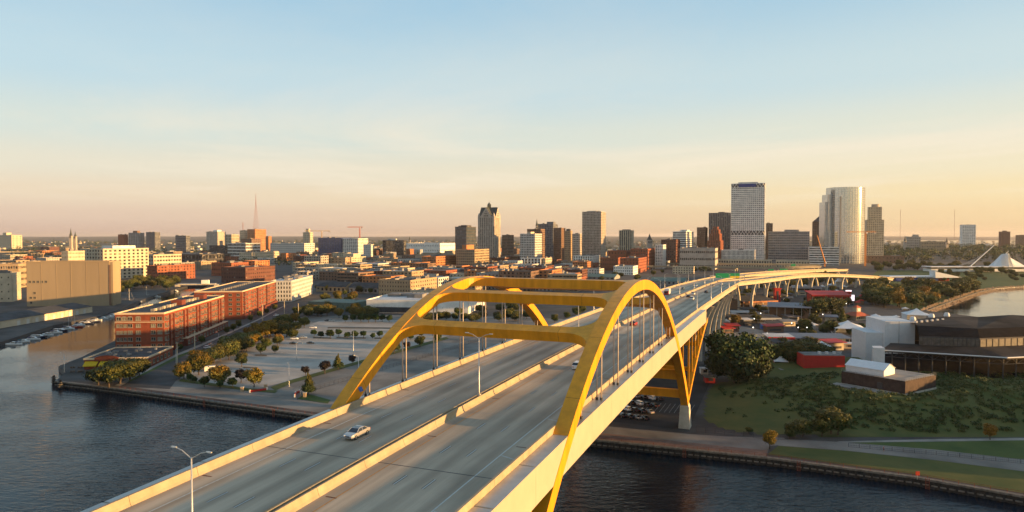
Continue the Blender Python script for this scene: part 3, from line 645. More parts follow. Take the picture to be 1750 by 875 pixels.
# ------------------------------------------------------------------ grassed mound
def sstep(t): t = max(0, min(1, t)); return t * t * (3 - 2 * t)
MF = [Vector(P2(1180, 735)), Vector(P2(1330, 749)), Vector(P2(1450, 753)), Vector(P2(1620, 750)), Vector(P2(1760, 747)), Vector(P2(2050, 745))]
def frontY(x):
    for a, b in zip(MF[:-1], MF[1:]):
        if x <= b.x: return a.y + (b.y - a.y) * max(0, (x - a.x)) / (b.x - a.x)
    return MF[-1].y
ML = Vector(P2(1182, 732)); ML2 = Vector(P2(1222, 640)); MX1 = P2(2050, 745)[0]
def leftX(y): return ML.x + (ML2.x - ML.x) * (y - ML.y) / (ML2.y - ML.y)
def hillh(x, y):
    q = sstep((x - 95) / 50.0); Lr = 66 - 24 * q; t = (y - frontY(x)) / Lr; e = (x - leftX(y)) / 24.0
    top = 4.2 + 4.9 * q
    back = 1 - sstep((y - frontY(x) - Lr - 2) / 20.0) * (.95 - .35 * q)
    n = .5 * math.sin(x * .21 + y * .1) + .4 * math.sin(x * .11 - y * .23) 
    h = ZG + .02 + max(0, (top + n) * sstep(t) * sstep(e) * back); dd = math.hypot(x - 150, y - 276)
    return min(h, 8.0 + max(0, dd - 24) * .45) if dd < 40 else h
b = MB(); NX, NY = 110, 70; x0, x1, y0, y1 = ML.x - 4, MX1 - 5, 150, 345
idx = {}
for j in range(NY + 1):
    for i in range(NX + 1):
        x = x0 + (x1 - x0) * i / NX; y = y0 + (y1 - y0) * j / NY; idx[i, j] = len(b.v); b.v.append((x, y, hillh(x, y)))
for j in range(NY):
    for i in range(NX):
        q = (idx[i, j], idx[i + 1, j], idx[i + 1, j + 1], idx[i, j + 1])
        if max(b.v[k][2] for k in q) > ZG + .1: b.f.append(q); b.m.append(0)
obj('hill', b, 'grass_dry', kind='structure', smooth=True)
# scrub over the mound: uncountable, so one mass
def scatter_leaves(name, pts, ls, mats, sq=.7):
    lob = [(p[0], p[1], p[2], p[3], p[3] * sq) for p in pts]; n = int(sum(58 * l[3] ** 1.6 for l in lob)); return leafmesh(name, lob, n, ls, mats, shell=.5, split=1.0)
scr = []; rr = random.Random(5)
for k in range(5200):
    x = rr.uniform(x0 + 4, x0 + 190); y = rr.uniform(175, 305); h = hillh(x, y)
    if h < ZG + .5: continue
    dens = .10 + .95 * sstep((x - 92) / 22.0) + .6 * sstep((h - 5.5) / 2)
    if 58 < x < 92 and y < 262: dens *= .25
    if rr.random() > dens: continue
    if math.hypot(x - 150, y - 276) < 21: continue
    r = rr.uniform(.5, 1.4); scr.append((x, y, h + r * .15, r))
o = obj('scrub', scatter_leaves('scrub', scr, .20, ['leaf_green', 'leaf_scrub']), None); o['kind'] = 'stuff'
# ------------------------------------------------------------------ building kit
WALLS = {'brick': (0.26, 0.085, 0.045), 'brickdark': (0.13, 0.055, 0.04), 'tan': (0.36, 0.26, 0.16), 'cream': (0.50, 0.42, 0.30), 'white': (0.78, 0.74, 0.67), 'grey': (0.27, 0.26, 0.25), 'pale': (0.52, 0.50, 0.46),
         'brown': (0.18, 0.11, 0.075), 'dark': (0.065, 0.062, 0.065), 'bluegrey': (0.16, 0.17, 0.19), 'orange': (0.42, 0.17, 0.07), 'blue': (0.03, 0.06, 0.22), 'stone': (0.40, 0.345, 0.285), 'red': (0.34, 0.03, 0.02)}
for k, c in WALLS.items(): mat('wall_' + k, c, 0.85, var=0.09, scale=0.12, bump=0.0)
mat('roof_dark', (0.055, 0.055, 0.058), 0.9, var=0.25, scale=0.15); mat('roof_grey', (0.20, 0.19, 0.18), 0.9, var=0.2, scale=0.12); mat('roof_white', (0.52, 0.51, 0.50), 0.8, var=0.1, scale=0.1)
mat('roof_green', (0.10, 0.15, 0.12), 0.7, var=0.1); mat('roof_red', (0.40, 0.10, 0.05), 0.8, var=0.1); mat('roof_copper', (0.05, 0.06, 0.055), 0.6, var=0.15)
glassmat('glass', (0.020, 0.022, 0.026)); glassmat('glass_blue', (0.05, 0.07, 0.09), 0.08, light=(0.12, 0.15, 0.18), amount=0.5, spec=0.9)
GA = R(21.0)                                   # street grid
def grid(a): return Vector((math.cos(a), -math.sin(a), 0)), Vector((math.sin(a), math.cos(a), 0))
def hit(P, d, x):
    """distance along d from P until the image column x is reached"""
    k = (x - 875) / F; den = d.x - k * d.y
    return (k * P.y - P.x) / den
def lattice(b, p, ax, w, z0, z1, nrm, bays, floors, wf, hf, dep=.35, base=0.0):
    """spandrels and piers standing proud of the glass core on one face; p = lower left corner"""
    ang = math.atan2(ax.y, ax.x); H = z1 - z0; fh = H / floors; bw = w / bays
    c = lambda t, z: (p.x + ax.x * t + nrm.x * dep / 2, p.y + ax.y * t + nrm.y * dep / 2, z)
    sp = fh * (1 - hf)
    if sp > .02:
        for i in range(floors + 1):
            za_, zb = z0 + i * fh - sp / 2, z0 + i * fh + sp / 2; za_ = max(za_, z0); zb = min(zb, z1)
            b.box(c(w / 2, (za_ + zb) / 2), (w, dep, zb - za_), ang, bottom=True)
    pw = bw * (1 - wf)
    if pw > .02:
        for j in range(bays + 1):
            ta, tb = max(0, j * bw - pw / 2), min(w, j * bw + pw / 2)
            b.box(c((ta + tb) / 2, (z0 + z1) / 2), (tb - ta, dep - .03, H), ang, bottom=False)
def block(root, P, ax, dp, w, d, z0, z1, bays, floors, wall, wf=.5, hf=.55, glass='glass', roof='roof_dark', bays_d=None, parapet=.9, dep=.35, sides=2, first=True):
    """one storeyed volume: glass core, wall lattice, roof and parapet. P near-right-bottom corner, ax runs right, dp runs away"""
    A = P - ax * w; poly = [A, P, P + dp * d, A + dp * d]; pl = [(q.x, q.y) for q in poly]
    core = MB(); core.prism(pl, z0, z1 - .05); obj('window_glass', core, glass, root)
    bd = bays_d or max(1, round(bays * d / max(w, .1))); b = MB()
    lattice(b, A, ax, w, z0, z1, -dp, bays, floors, wf, hf, dep); lattice(b, P, dp, d, z0, z1, ax, bd, floors, wf, hf, dep)
    lattice(b, A + dp * d, -dp, d, z0, z1, -ax, bd, floors, wf, hf, dep) if sides > 2 else b.box(tuple(A + dp * d / 2 - ax * .15) [:2] + ((z0 + z1) / 2,), (.3, d, z1 - z0), math.atan2(ax.y, ax.x))
    e = .35; q0 = A - ax * e - dp * e; q1 = P + ax * e - dp * e; q2 = P + dp * (d + e) + ax * e; q3 = A + dp * (d + e) - ax * e
    obj('wall', b, wall if wall in M else 'wall_' + wall, root)
    r = MB(); r.prism([(q.x, q.y) for q in (A, P, P + dp * d, A + dp * d)], z1 - .05, z1 + .05); ro = obj('roof', r, roof, root)
    if parapet:
        pb = MB(); ang = math.atan2(ax.y, ax.x)
        for m_, L_, rz in (((q0 + q1) / 2 + dp * .15, w + 2 * e, ang), ((q3 + q2) / 2 - dp * .15, w + 2 * e, ang)): pb.box((m_.x, m_.y, z1 + parapet / 2 - .1), (L_, .4, parapet + .2), rz)
        for m_ in ((q0 + q3) / 2 + ax * .15, (q1 + q2) / 2 - ax * .15): pb.box((m_.x, m_.y, z1 + parapet / 2 - .12), (.4, d + 2 * e - .82, parapet + .16), ang)
        obj('parapet', pb, wall if wall in M else 'wall_' + wall, root)
    return A, ro
def units(root, A, ax, dp, w, d, z, n, rr, m='roof_grey', hs=(1.5, 3.5)):
    for k in range(n):
        x, y = rr.uniform(.12, .88) * w, rr.uniform(.15, .85) * d; sx, sy, h = rr.uniform(.06, .2) * w + 1, rr.uniform(.08, .22) * d + 1, rr.uniform(*hs); p = A + ax * x + dp * y
        b = MB(); b.box((p.x, p.y, z + h / 2), (sx, sy, h), math.atan2(ax.y, ax.x)); obj('roof_unit', b, m, root)
def bld(name, label, xl, xm, xr, yt, D, fl, bays, wall, wf=.5, hf=.5, glass='glass', roof='roof_dark', ang=GA, depth=None, nu=2, pent=None, group=None, cat='building', z0=None, dep=.35, bays_d=None, parapet=.9, ybase=None):
    """building from its picture columns (left edge, near corner, right edge), roof row and distance"""
    ax, dp = grid(ang)
    if ybase: D = (HC - ZG) * F / (ybase - YH)
    P = Vector((pixcol(xm, D), D, 0)); w = -hit(P, -ax, xl) if False else abs(hit(P, ax, xl))
    d = depth
    if d is None:
        d = hit(P, dp, xr) if xr > xm + .5 else w * .8
        if d <= 0 or d > 260: d = min(max(w * .8, 12), 60)
        d = max(d, 8)
    zt = zat(yt, P); zb = (ZG - .3) if z0 is None else z0
    root = thing(name, label, cat, (P.x, P.y, max(0, zb)), group=group)
    A, ro = block(root, P, ax, dp, w, d, zb, zt, bays, fl, wall, wf, hf, glass, roof, bays_d=bays_d, dep=dep, parapet=parapet)
    rr = random.Random(int(xl * 7 + yt)); units(root, A, ax, dp, w, d, zt, nu, rr)
    if pent:
        f0, f1, ph, pw = pent; b = MB(); c = A + ax * w * (f0 + f1) / 2 + dp * d * .5; b.box((c.x, c.y, zt + ph / 2), (w * (f1 - f0), d * .5, ph), math.atan2(ax.y, ax.x)); obj('penthouse', b, 'wall_' + pw, root)
    return root, A, P, ax, dp, w, d, zt
# ------------------------------------------------------------------ riverside brick apartments (left bank)
mat('brick_red', (0.22, 0.054, 0.025), 0.85, var=0.12, scale=0.25, bump=0.05, bscale=6)
mat('brick_deep', (0.15, 0.040, 0.026), 0.85, var=0.12, scale=0.3)
mat('cornice', (0.58, 0.45, 0.30), 0.7, var=0.06)
mat('frame_pale', (0.27, 0.24, 0.19), 0.6, var=0.05)
mat('blind', (0.22, 0.19, 0.14), 0.8, var=0.2, scale=0.2)
mat('rail_metal', (0.10, 0.10, 0.10), 0.5, metal=0.4)
mat('awning', (0.55, 0.36, 0.01), 0.7, var=0.05)
def win_mesh(w, h, arch=False, mull=1, pane='glass'):
    f = MB(); t = .14
    for x in (-w / 2 + t / 2, w / 2 - t / 2): f.box((x, -.05, 0), (t, .22, h))
    for z in (-h / 2 + t / 2, h / 2 - t / 2): f.box((0, -.06, z), (w, .24, t))
    for k in range(mull): f.box((-w / 2 + w * (k + 1) / (mull + 1), -.04, 0), (.16, .2, h - .1))
    f.box((0, -.10, -h / 2 - .1), (w + .3, .36, .18))
    if arch: f.add([(w / 2 * math.cos(a), -.06, h / 2 + .45 * math.sin(a)) for a in np.linspace(0, math.pi, 9)], [tuple(range(9))])
    g = MB(); g.box((0, .02, 0), (w - .1, .06, h - .1)); return f.mesh('window_frame', 'frame_pale'), g.mesh('pane', pane), g.mesh('pane', 'blind')
def put_window(root, wm, p, ang, name='window', blind=False):
    o = bpy.data.objects.new(name, wm[0]); COL.objects.link(o); o.parent = root; o.location = p - wloc(root); o.rotation_euler = (0, 0, ang)
    q = bpy.data.objects.new('pane', wm[2] if blind else wm[1]); COL.objects.link(q); q.parent = o; return o
W1, W2, W3 = win_mesh(1.5, 2.0), win_mesh(2.5, 2.1), win_mesh(2.6, 2.0, True)
def balcony_mesh(w=3.0, d=1.5):
    s = MB(); s.box((0, -d / 2, 0), (w, d, .18)); r = MB()
    for z in (.55, 1.05): 
        r.box((0, -d + .05, z), (w, .06, .07))
        for x in (-w / 2 + .04, w / 2 - .04): r.box((x, -d / 2, z), (.06, d, .07))
    for k in range(9): r.box((-w / 2 + .04 + (w - .08) * k / 8, -d + .05, .55), (.05, .05, 1.1))
    return s.mesh('balcony', 'frame_pale'), r.mesh('balustrade', 'rail_metal')
BAL = balcony_mesh()
def put_balcony(root, p, ang):
    o = bpy.data.objects.new('balcony', BAL[0]); COL.objects.link(o); o.parent = root; o.location = p - wloc(root); o.rotation_euler = (0, 0, ang)
    q = bpy.data.objects.new('balustrade', BAL[1]); COL.objects.link(q); q.parent = o
def solid(root, P, ax, dp, w, d, z0, z1, m, roof='roof_dark', cornice=None, par=1.0, nm='wall'):
    A = P - ax * w; ang = math.atan2(ax.y, ax.x); b = MB(); b.prism([(q.x, q.y) for q in (A, P, P + dp * d, A + dp * d)], z0, z1, top=True); obj(nm, b, m, root)
    r = MB(); r.prism([(q.x, q.y) for q in (A + ax * .4 + dp * .4, P - ax * .4 + dp * .4, P + dp * (d - .4) - ax * .4, A + dp * (d - .4) + ax * .4)], z1 + .01, z1 + .06); obj('roof', r, roof, root)
    if par:
        c = MB(); e = .25
        for q, L_ in ((A + ax * w / 2, w + 2 * e), (A + ax * w / 2 + dp * d, w + 2 * e)): c.box((q.x, q.y, z1 + par / 2 - .3), (L_, .55, par), ang)
        for q in (A + dp * d / 2, P + dp * d / 2): c.box((q.x, q.y, z1 + par / 2 - .31), (.55, d - .56, par - .02), ang)
        obj('cornice', c, cornice or m, root)
    return A
ANG_E = R(-7.1); EX, ED = grid(ANG_E); eang = math.atan2(EX.y, EX.x); east = eang + math.pi / 2
P1 = px(281, 605, ZG); P1.z = 0; w1 = abs(hit(P1, EX, 194.5)); d1 = 112.0; zt1 = zat(536, P1)
apt = thing('apartment_building', 'five storey red brick riverside apartment block with cream cornice behind the low restaurant', 'building', (P1.x, P1.y, ZG))
A1 = solid(apt, P1, EX, ED, w1, d1, ZG - .2, zt1, 'brick_red', 'roof_dark', 'cornice')
fh = 3.78; rows = [zt1 - 2.7 - fh * k for k in range(5)]
cols = [(.057, W1), (.13, W1), (.205, W1), (.305, W2), (.472, W2), (.78, W2), (.915, W2)]
for r_, z in enumerate(rows):
    for ci, (fx, wm) in enumerate(cols):
        if r_ == 0: wm = W3 if ci in (0, 2, 3, 4) else W2
        if r_ == 0 and ci == 1: continue
        fx2 = {0: .075, 2: .185}.get(ci, fx) if r_ == 0 else fx
        p = A1 + EX * (w1 * fx2) - ED * .02; put_window(apt, wm, Vector((p.x, p.y, z)), eang, blind=(r_ in (2,) and ci < 5) or random.random() < .18)
b = MB(); m_ = P1 - EX * w1 / 2 - ED * .06; b.box((m_.x, m_.y, rows[0] - 1.95), (w1 + .1, .35, .3), eang); b.box((m_.x, m_.y, rows[0] - 1.3), (w1 + .1, .25, .14), eang); obj('string_course', b, 'cornice', apt)
# east side: balcony stacks between brick bays, one projecting bay, shop base
bays = 15; bw = d1 / bays
for k in range(bays):
    cpt = P1 + ED * (bw * (k + .5))
    for r_, z in enumerate(rows):
        put_window(apt, W2, Vector((cpt.x, cpt.y, z)) + EX * .02 - ED * 1.6, east, blind=random.random() < .25)
        put_window(apt, W1, Vector((cpt.x, cpt.y, z)) + EX * .02 + ED * 2.2, east, blind=random.random() < .25)
        if k % 3 != 1: put_balcony(apt, Vector((cpt.x, cpt.y, z - 1.3)) + EX * .05 - ED * 1.6, east)
for k in (1, 4, 7, 10, 13):
    cpt = P1 + ED * (bw * (k + .5)); b = MB(); q = cpt + EX * .5 + ED * 2.2; b.box((q.x, q.y, (zt1 + ZG) / 2 - .6), (1.0, 1.1, zt1 - ZG - 1.4), eang); q = cpt + EX * .5 - ED * 3.5; b.box((q.x, q.y, (zt1 + ZG) / 2 - .6), (1.0, .8, zt1 - ZG - 1.4), eang); obj('brick_pier', b, 'brick_deep', apt)
b = MB(); q = P1 + ED * (d1 * .62) + EX * 1.5; b.box((q.x, q.y, ZG + 2.2), (3.0, d1 * .74, 4.4), eang); sb = obj('shop_base', b, 'brick_deep', apt)
b = MB(); b.box((q.x, q.y, ZG + 4.55), (3.3, d1 * .745, .3), eang); obj('coping', b, 'cornice', sb)
for k in range(14):
    q = P1 + ED * (d1 * .27 + k * d1 * .052) + EX * 3.02; put_window(apt, W2, Vector((q.x, q.y, ZG + 2.1)), east, 'shop_window')
for k in range(5):   # river-side balconies seen past the west corner
    for z in rows: 
        q = A1 + ED * (4 + k * 9); put_balcony(apt, Vector((q.x, q.y, z - 1.3)) - EX * .05, eang - math.pi / 2)
rr = random.Random(3)
for k in range(24):
    q = A1 + EX * (w1 * .60 + rr.uniform(-.3, .3)) + ED * (12 + k * 3.9); b = MB(); b.box((q.x, q.y, zt1 + .75), (1.2 + rr.random(), 1.3 + rr.random(), 1.3 + .5 * rr.random()), eang); obj('roof_unit', b, 'wall_cream' if rr.random() < .5 else 'roof_grey', apt)
for t, hh in ((.45, 3.2), (.82, 3.0)):
    q = A1 + EX * w1 * .62 + ED * d1 * t; b = MB(); b.box((q.x, q.y, zt1 + hh / 2), (6.5, 7, hh), eang); obj('stair_head', b, 'brick_deep', apt)
# second brick block further up the street
P2b = Vector((pixcol(413, 535), 535, 0)); w2 = 36.0; d2 = 118.0; zt2 = zat(498.5, P2b)
apt2 = thing('apartment_building', 'second red brick apartment block further up the waterfront street, with stacked balconies', 'building', (P2b.x, P2b.y, ZG))
A2 = solid(apt2, P2b, EX, ED, w2, d2, ZG - .2, zt2, 'brick_red', 'roof_dark', 'cornice')
rows2 = [zt2 - 2.5 - 3.7 * k for k in range(5)]
for k in range(14):
    cpt = P2b + ED * (d2 * (k + .5) / 14)
    for z in rows2:
        put_window(apt2, W2, Vector((cpt.x, cpt.y, z)) + EX * .02 - ED * 1.5, east, blind=random.random() < .25)
        if k % 3 != 2: put_balcony(apt2, Vector((cpt.x, cpt.y, z - 1.3)) + EX * .05 - ED * 1.5, east)
        else: put_window(apt2, W1, Vector((cpt.x, cpt.y, z)) + EX * .02 + ED * 2.2, east)
for k in range(6):
    for z in rows2: q = A2 + EX * (w2 * (k + .5) / 6) - ED * .02; put_window(apt2, W2, Vector((q.x, q.y, z)), eang)
for k in (0, 5, 9): q = P2b + ED * (d2 * (k + .5) / 14) + EX * .6; b = MB(); b.box((q.x, q.y, (zt2 + ZG) / 2), (1.2, 3.0, zt2 - ZG - .6), eang); obj('brick_bay', b, 'brick_deep', apt2)
b = MB(); q = P2b + ED * d2 / 2 + EX * 1.0; b.box((q.x, q.y, ZG + 2.0), (2.0, d2, 4.0), eang); obj('shop_base', b, 'brick_deep', apt2)
for k in range(16): q = A2 + EX * (w2 * .5) + ED * (6 + k * 6.8); b = MB(); b.box((q.x, q.y, zt2 + .8), (1.6, 1.8, 1.5), eang); obj('roof_unit', b, 'roof_grey', apt2)
# white apartment block at the bend
P3 = Vector((pixcol(503, 680), 680, 0)); zt3 = zat(481, P3)
r3, A3, *_ = bld('apartment_building', 'white five storey apartment block with pale roof at the bend of the waterfront street', 463, 497, 505, 481, 680, 5, 7, 'pale', .5, .58, roof='roof_white', ang=R(-4), depth=95, nu=8)
# ---- restaurant on the point
PR = px(252, 629, ZG); PR.z = 0; wr = abs(hit(PR, EX, 140)); zr = zat(612, PR)
rest = thing('restaurant', 'low brick restaurant with yellow awnings and patio on the river point', 'restaurant', (PR.x, PR.y, ZG))
AR = solid(rest, PR, EX, ED, wr, 34, ZG - .2, zr, 'brick_red', 'roof_dark', 'cornice', par=.9)
for f0, f1 in ((.02, .23), (.26, .45)):
    b = MB(); a = AR + EX * wr * f0; c = AR + EX * wr * f1
    b.add([tuple(a - ED * .06) [:2] + (zr - 1.0,), tuple(c - ED * .06)[:2] + (zr - 1.0,), tuple(c - ED * 2.8)[:2] + (zr - 2.7,), tuple(a - ED * 2.8)[:2] + (zr - 2.7,), tuple(a - ED * 2.8)[:2] + (zr - 3.1,), tuple(c - ED * 2.8)[:2] + (zr - 3.1,)], [(3, 2, 1, 0), (4, 5, 2, 3)]); obj('awning', b, 'awning', rest)
b = MB(); q = AR + EX * wr * .36 - ED * .2
b.sweep([[q + EX * x + Vector((0, 0, z)) - ED * y for x, z in ((-5.5, zr - .8), (5.5, zr - .8), (5.5, zr + .8), (3, zr + 1.6), (0, zr + 1.9), (-3, zr + 1.6), (-5.5, zr + .8))] for y in (0, .5)]); obj('pediment', b, 'brick_red', rest, fix=True)
for k in range(10): q = AR + EX * wr * (.52 + .05 * k) - ED * .02; put_window(rest, W1, Vector((q.x, q.y, ZG + 2.2)), eang)
for k in range(6): q = PR + ED * (3 + k * 5) + EX * .02; put_window(rest, W2, Vector((q.x, q.y, ZG + 2.2)), east)
rr = random.Random(9)
for k in range(14): q = AR + EX * rr.uniform(.15, .9) * wr + ED * rr.uniform(5, 28); b = MB(); b.box((q.x, q.y, zr + .6), (rr.uniform(.8, 2.2), rr.uniform(.8, 2.2), rr.uniform(.8, 1.6)), eang); obj('roof_unit', b, 'roof_grey', rest)
mat('patio_cloth', (0.30, 0.10, 0.07), 0.8); mat('timber', (0.14, 0.085, 0.05), 0.8, var=0.2)
for k in range(9):
    p = px(124 + 13 * (k % 5), 629 + 7 * (k // 5), ZG); t_ = thing('patio_table', 'small dark patio table with benches beside the restaurant awnings', 'table', (p.x, p.y, ZG + .03), rz=rr.random(), group='tables on the restaurant patio')
    b = MB(); b.box((0, 0, .75), (1.8, .9, .07)); obj('table_top', b, 'timber', t_, world=False)
    for y in (-.8, .8): b = MB(); b.box((0, y, .45), (1.8, .3, .06)); b.box((-.7, y, .21), (.1, .26, .42)); b.box((.7, y, .21), (.1, .26, .42)); obj('bench', b, 'timber', t_, world=False)
    b = MB(); b.box((-.6, 0, .36), (.12, .7, .72)); b.box((.6, 0, .36), (.12, .7, .72)); obj('trestle', b, 'timber', t_, world=False)
# ---- tan concrete store building across the basin
DS = 640.0; PSi = Vector((pixcol(186, DS), DS, 0)); SX, SD = grid(R(-5)); wS = abs(hit(PSi, SX, 44)); zS = zat(448, PSi)
silo = thing('warehouse', 'tall blank tan concrete warehouse across the basin behind the boat shed', 'warehouse', (PSi.x, PSi.y, ZG))
mat('tan_render', (0.32, 0.245, 0.155), 0.9, var=0.07, scale=0.05, stretch=(1, 1, .15))
AS = solid(silo, PSi, SX, SD, wS, 22, ZG - .2, zS, 'tan_render', 'roof_grey', 'tan_render', par=1.2)
sang = math.atan2(SX.y, SX.x)
b = MB(); q = PSi + SX * 1.5 + SD * 3; b.box((q.x, q.y, (zS + ZG) / 2), (3.0, 5, zS - ZG), sang); obj('stair_tower', b, 'tan_render', silo)
b = MB(); q = PSi + SX * .4 - SD * .1; b.box((q.x, q.y, (zS + ZG) / 2 - 1), (1.8, .3, zS - ZG - 3), sang); obj('recess_shade_strip', b, 'wall_brown', silo)  # brown strip stands in for the shade of a corner recess
for fx in (.18, .36, .535, .72, .88):
    q = AS + SX * wS * fx - SD * .03; b = MB(); b.box((q.x, q.y, (zS + ZG) / 2), (.35 if fx != .535 else .8, .18, zS - ZG - .5), sang); obj('pilaster', b, 'tan_render', silo)
Ws = win_mesh(2.2, 2.2)
for k in range(5): q = AS + SX * (3 + k * 3.6) - SD * .03; put_window(silo, Ws, Vector((q.x, q.y, ZG + 23)), sang)
for fx, z in ((.05, 8), (.095, 8), (.095, 12.5), (.05, 3.5)): q = AS + SX * wS * fx - SD * .03; put_window(silo, Ws, Vector((q.x, q.y, ZG + z)), sang)
# its pale neighbour at the frame edge
bld('warehouse', 'pale concrete warehouse with lit end wall beside the tall tan warehouse', -40, 19, 34, 468, 680, 4, 5, 'cream', .2, .2, ang=R(-20), depth=26, nu=3)
# ---- long boat shed on the quay
a = px(158, 533.5, ZG); c = px(-60, 572, ZG); a.z = c.z = 0; dS = (a - c).normalized(); nS = Vector((-dS.y, dS.x, 0)); L = (a - c).length
shed = thing('boat_shed', 'long low quayside shed with dark roof behind the moored boats', 'shed', (a.x, a.y, ZG))
zw = 7.6; b = MB(); pl = [c, a, a + nS * 34, c + nS * 34]; b.prism([(q.x, q.y) for q in pl], ZG - .2, zw, top=False); obj('wall', b, 'wall_cream', shed)
b = MB(); mid0 = c + nS * 17; mid1 = a + nS * 17; e0_, e1_ = c - nS * .6 , a - nS * .6
b.add([tuple(e0_)[:2] + (zw,), tuple(e1_)[:2] + (zw,), tuple(mid1)[:2] + (zw + 3.2,), tuple(mid0)[:2] + (zw + 3.2,), tuple(a + nS * 34.6)[:2] + (zw,), tuple(c + nS * 34.6)[:2] + (zw,)], [(0, 1, 2, 3), (3, 2, 4, 5), (1, 4, 2)]); obj('roof', b, 'roof_dark', shed)
for k in range(9):
    q = c + dS * (L * (.36 + .07 * k)) - nS * .06; b = MB(); b.box((q.x, q.y, ZG + 1.7), (3.0, .16, 3.4), math.atan2(dS.y, dS.x)); obj('door', b, 'wall_pale', shed)
    b = MB(); q = q + dS * 3.6; b.box((q.x, q.y, ZG + 2.6), (.35, .3, 5.2), math.atan2(dS.y, dS.x)); obj('pilaster', b, 'wall_cream', shed)
# ------------------------------------------------------------------ boats
mat('gelcoat', (0.62, 0.62, 0.60), 0.3, var=0.03); mat('canvas_navy', (0.02, 0.03, 0.09), 0.8); mat('canvas_teal', (0.02, 0.10, 0.12), 0.8); mat('hull_navy', (0.02, 0.025, 0.05), 0.3); mat('hull_red', (0.34, 0.04, 0.02), 0.35)
def boat_proto(name, L, B, hull, canvas, mast=0):
    r = thing(name, 'x', 'boat'); secs = []
    for i in range(9):
        t = i / 8; x = -L / 2 + L * t; hb = B / 2 * (1 - max(0, (t - .45) / .55) ** 2.2); zk = .0 + .35 * t ** 3; zd = .95 + .45 * t ** 2
        secs.append([(x, -hb, zd), (x, -hb * .8, zk), (x, 0, -.35 + .5 * t ** 4), (x, hb * .8, zk), (x, hb, zd)])
    b = MB(); b.sweep(secs); obj('hull', b, hull, r, world=False, fix=True)
    b = MB(); b.sweep([[(x, -w, .9), (x, w, .9), (x + o, w * .8, h), (x + o, -w * .8, h)] for x, w, h, o in ((-L * .12, B * .4, 2.1, .1), (L * .12, B * .38, 2.15, -.2), (L * .30, B * .2, 1.35, -.3))]); cb = obj('cabin', b, 'gelcoat', r, world=False, fix=True)
    b = MB(); b.sweep([[(x, -w, 1.45), (x, w, 1.45), (x, w * .96, 1.95), (x, -w * .96, 1.95)] for x, w in ((-L * .1, B * .385), (L * .13, B * .355))]); obj('windscreen', b, 'glass', cb, world=False, fix=True)
    b = MB(); b.box((-L * .27, 0, 1.9), (L * .28, B * .8, .12)); 
    for x in (-L * .4, -L * .15):
        for y in (-B * .36, B * .36): b.box((x, y, 1.4), (.06, .06, 1.0))
    obj('canopy', b, canvas, r, world=False)
    if mast:
        b = MB(); b.tube([(L * .05, 0, 1), (L * .05, 0, mast)], [.09, .05], 6); b.tube([(L * .05, 0, 2.6), (-L * .35, 0, 2.5)], .09, 6); obj('mast', b, 'gelcoat', r, world=False)
        b = MB()
        for p_ in ((L * .48, 0, 1.4), (-L * .46, 0, 1.0), (L * .03, B * .45, 1), (L * .03, -B * .45, 1)): b.tube([(L * .05, 0, mast - .2), p_], .02, 4)
        obj('rigging', b, 'steel_grey', r, world=False)
    return freeze(r)
BP = [boat_proto('motor_boat', 8.5, 2.9, 'gelcoat', 'canvas_navy'), boat_proto('motor_boat', 10.5, 3.3, 'hull_navy', 'gelcoat'), boat_proto('motor_boat', 7.5, 2.6, 'gelcoat', 'canvas_teal'), boat_proto('sailing_boat', 10.0, 3.1, 'gelcoat', 'canvas_navy', 15.0), boat_proto('sailing_boat', 9.5, 3.0, 'hull_red', 'gelcoat', 12.0)]
BL = ['white motor boat with navy canopy moored at the shed quay', 'dark hulled motor cruiser moored at the shed quay', 'small white motor boat with teal canopy moored at the shed quay', 'white sailing boat with tall bare mast moored at the shed quay', 'red hulled sailing boat with bare mast moored at the shed quay']
usedb = set()
def boat(k, loc, rz, label, group):
    if k not in usedb: usedb.add(k); o = BP[k]; o.location = loc; o.rotation_euler = (0, 0, rz); o['label'] = label; o['group'] = group; return o
    return dup(BP[k], loc, rz, 1.0, label, group)
seq = [0, 2, 0, 1, 2, 0, 1, 3, 4, 0, 1, 1, 2, 0, 2, 0, 2, 0]
qa, qb = Vector((*QUAY_W[2], 0)), Vector((*QUAY_W[5], 0))
for i, k in enumerate(seq):
    t = (i + .4) / len(seq); p = qa.lerp(qb, t); d = (qb - qa).normalized(); nn = Vector((d.y, -d.x, 0)); p = p + nn * (5.5 + (i % 3) * .8)
    boat(k, (p.x, p.y, 0), math.atan2(nn.y, nn.x) + random.uniform(-.25, .25) + (math.pi if i % 4 == 0 else 0), BL[k], 'boats moored at the shed quay')
for i, (x, y, k) in enumerate([(222, 517, 3), (232, 512, 0), (240, 518, 1), (251, 508, 4), (262, 504, 0), (268, 508, 2), (278, 502, 1), (290, 499, 0), (300, 498, 2), (215, 524, 0)]):
    p = px(x, y, 0); boat(k, (p.x, p.y, 0), random.uniform(0, 6), ['white motor boat with navy canopy in the far marina', 'dark hulled motor cruiser in the far marina', 'small white motor boat with teal canopy in the far marina', 'white sailing boat with tall bare mast in the far marina', 'red hulled sailing boat with bare mast in the far marina'][k], 'boats in the far marina')
# river bridge far up the basin
rb_ = px(338, 489, ZG); rbt = thing('river_bridge', 'low grey girder bridge closing off the far end of the basin', 'bridge', (rb_.x, rb_.y, 0))
b = MB(); b.box((rb_.x, rb_.y, 5.2), (46, 12, 1.6), R(10)); obj('deck', b, 'concrete', rbt)
for e in (-24, 24): b = MB(); b.box((rb_.x + e * math.cos(R(10)), rb_.y + e * math.sin(R(10)), 2.0), (5, 12, 6), R(10)); obj('abutment', b, 'concrete', rbt)
b = MB(); b.box((rb_.x + 12, rb_.y - 4, 8.5), (9, 5, 5), R(10)); obj('bridge_house', b, 'wall_white', rbt)
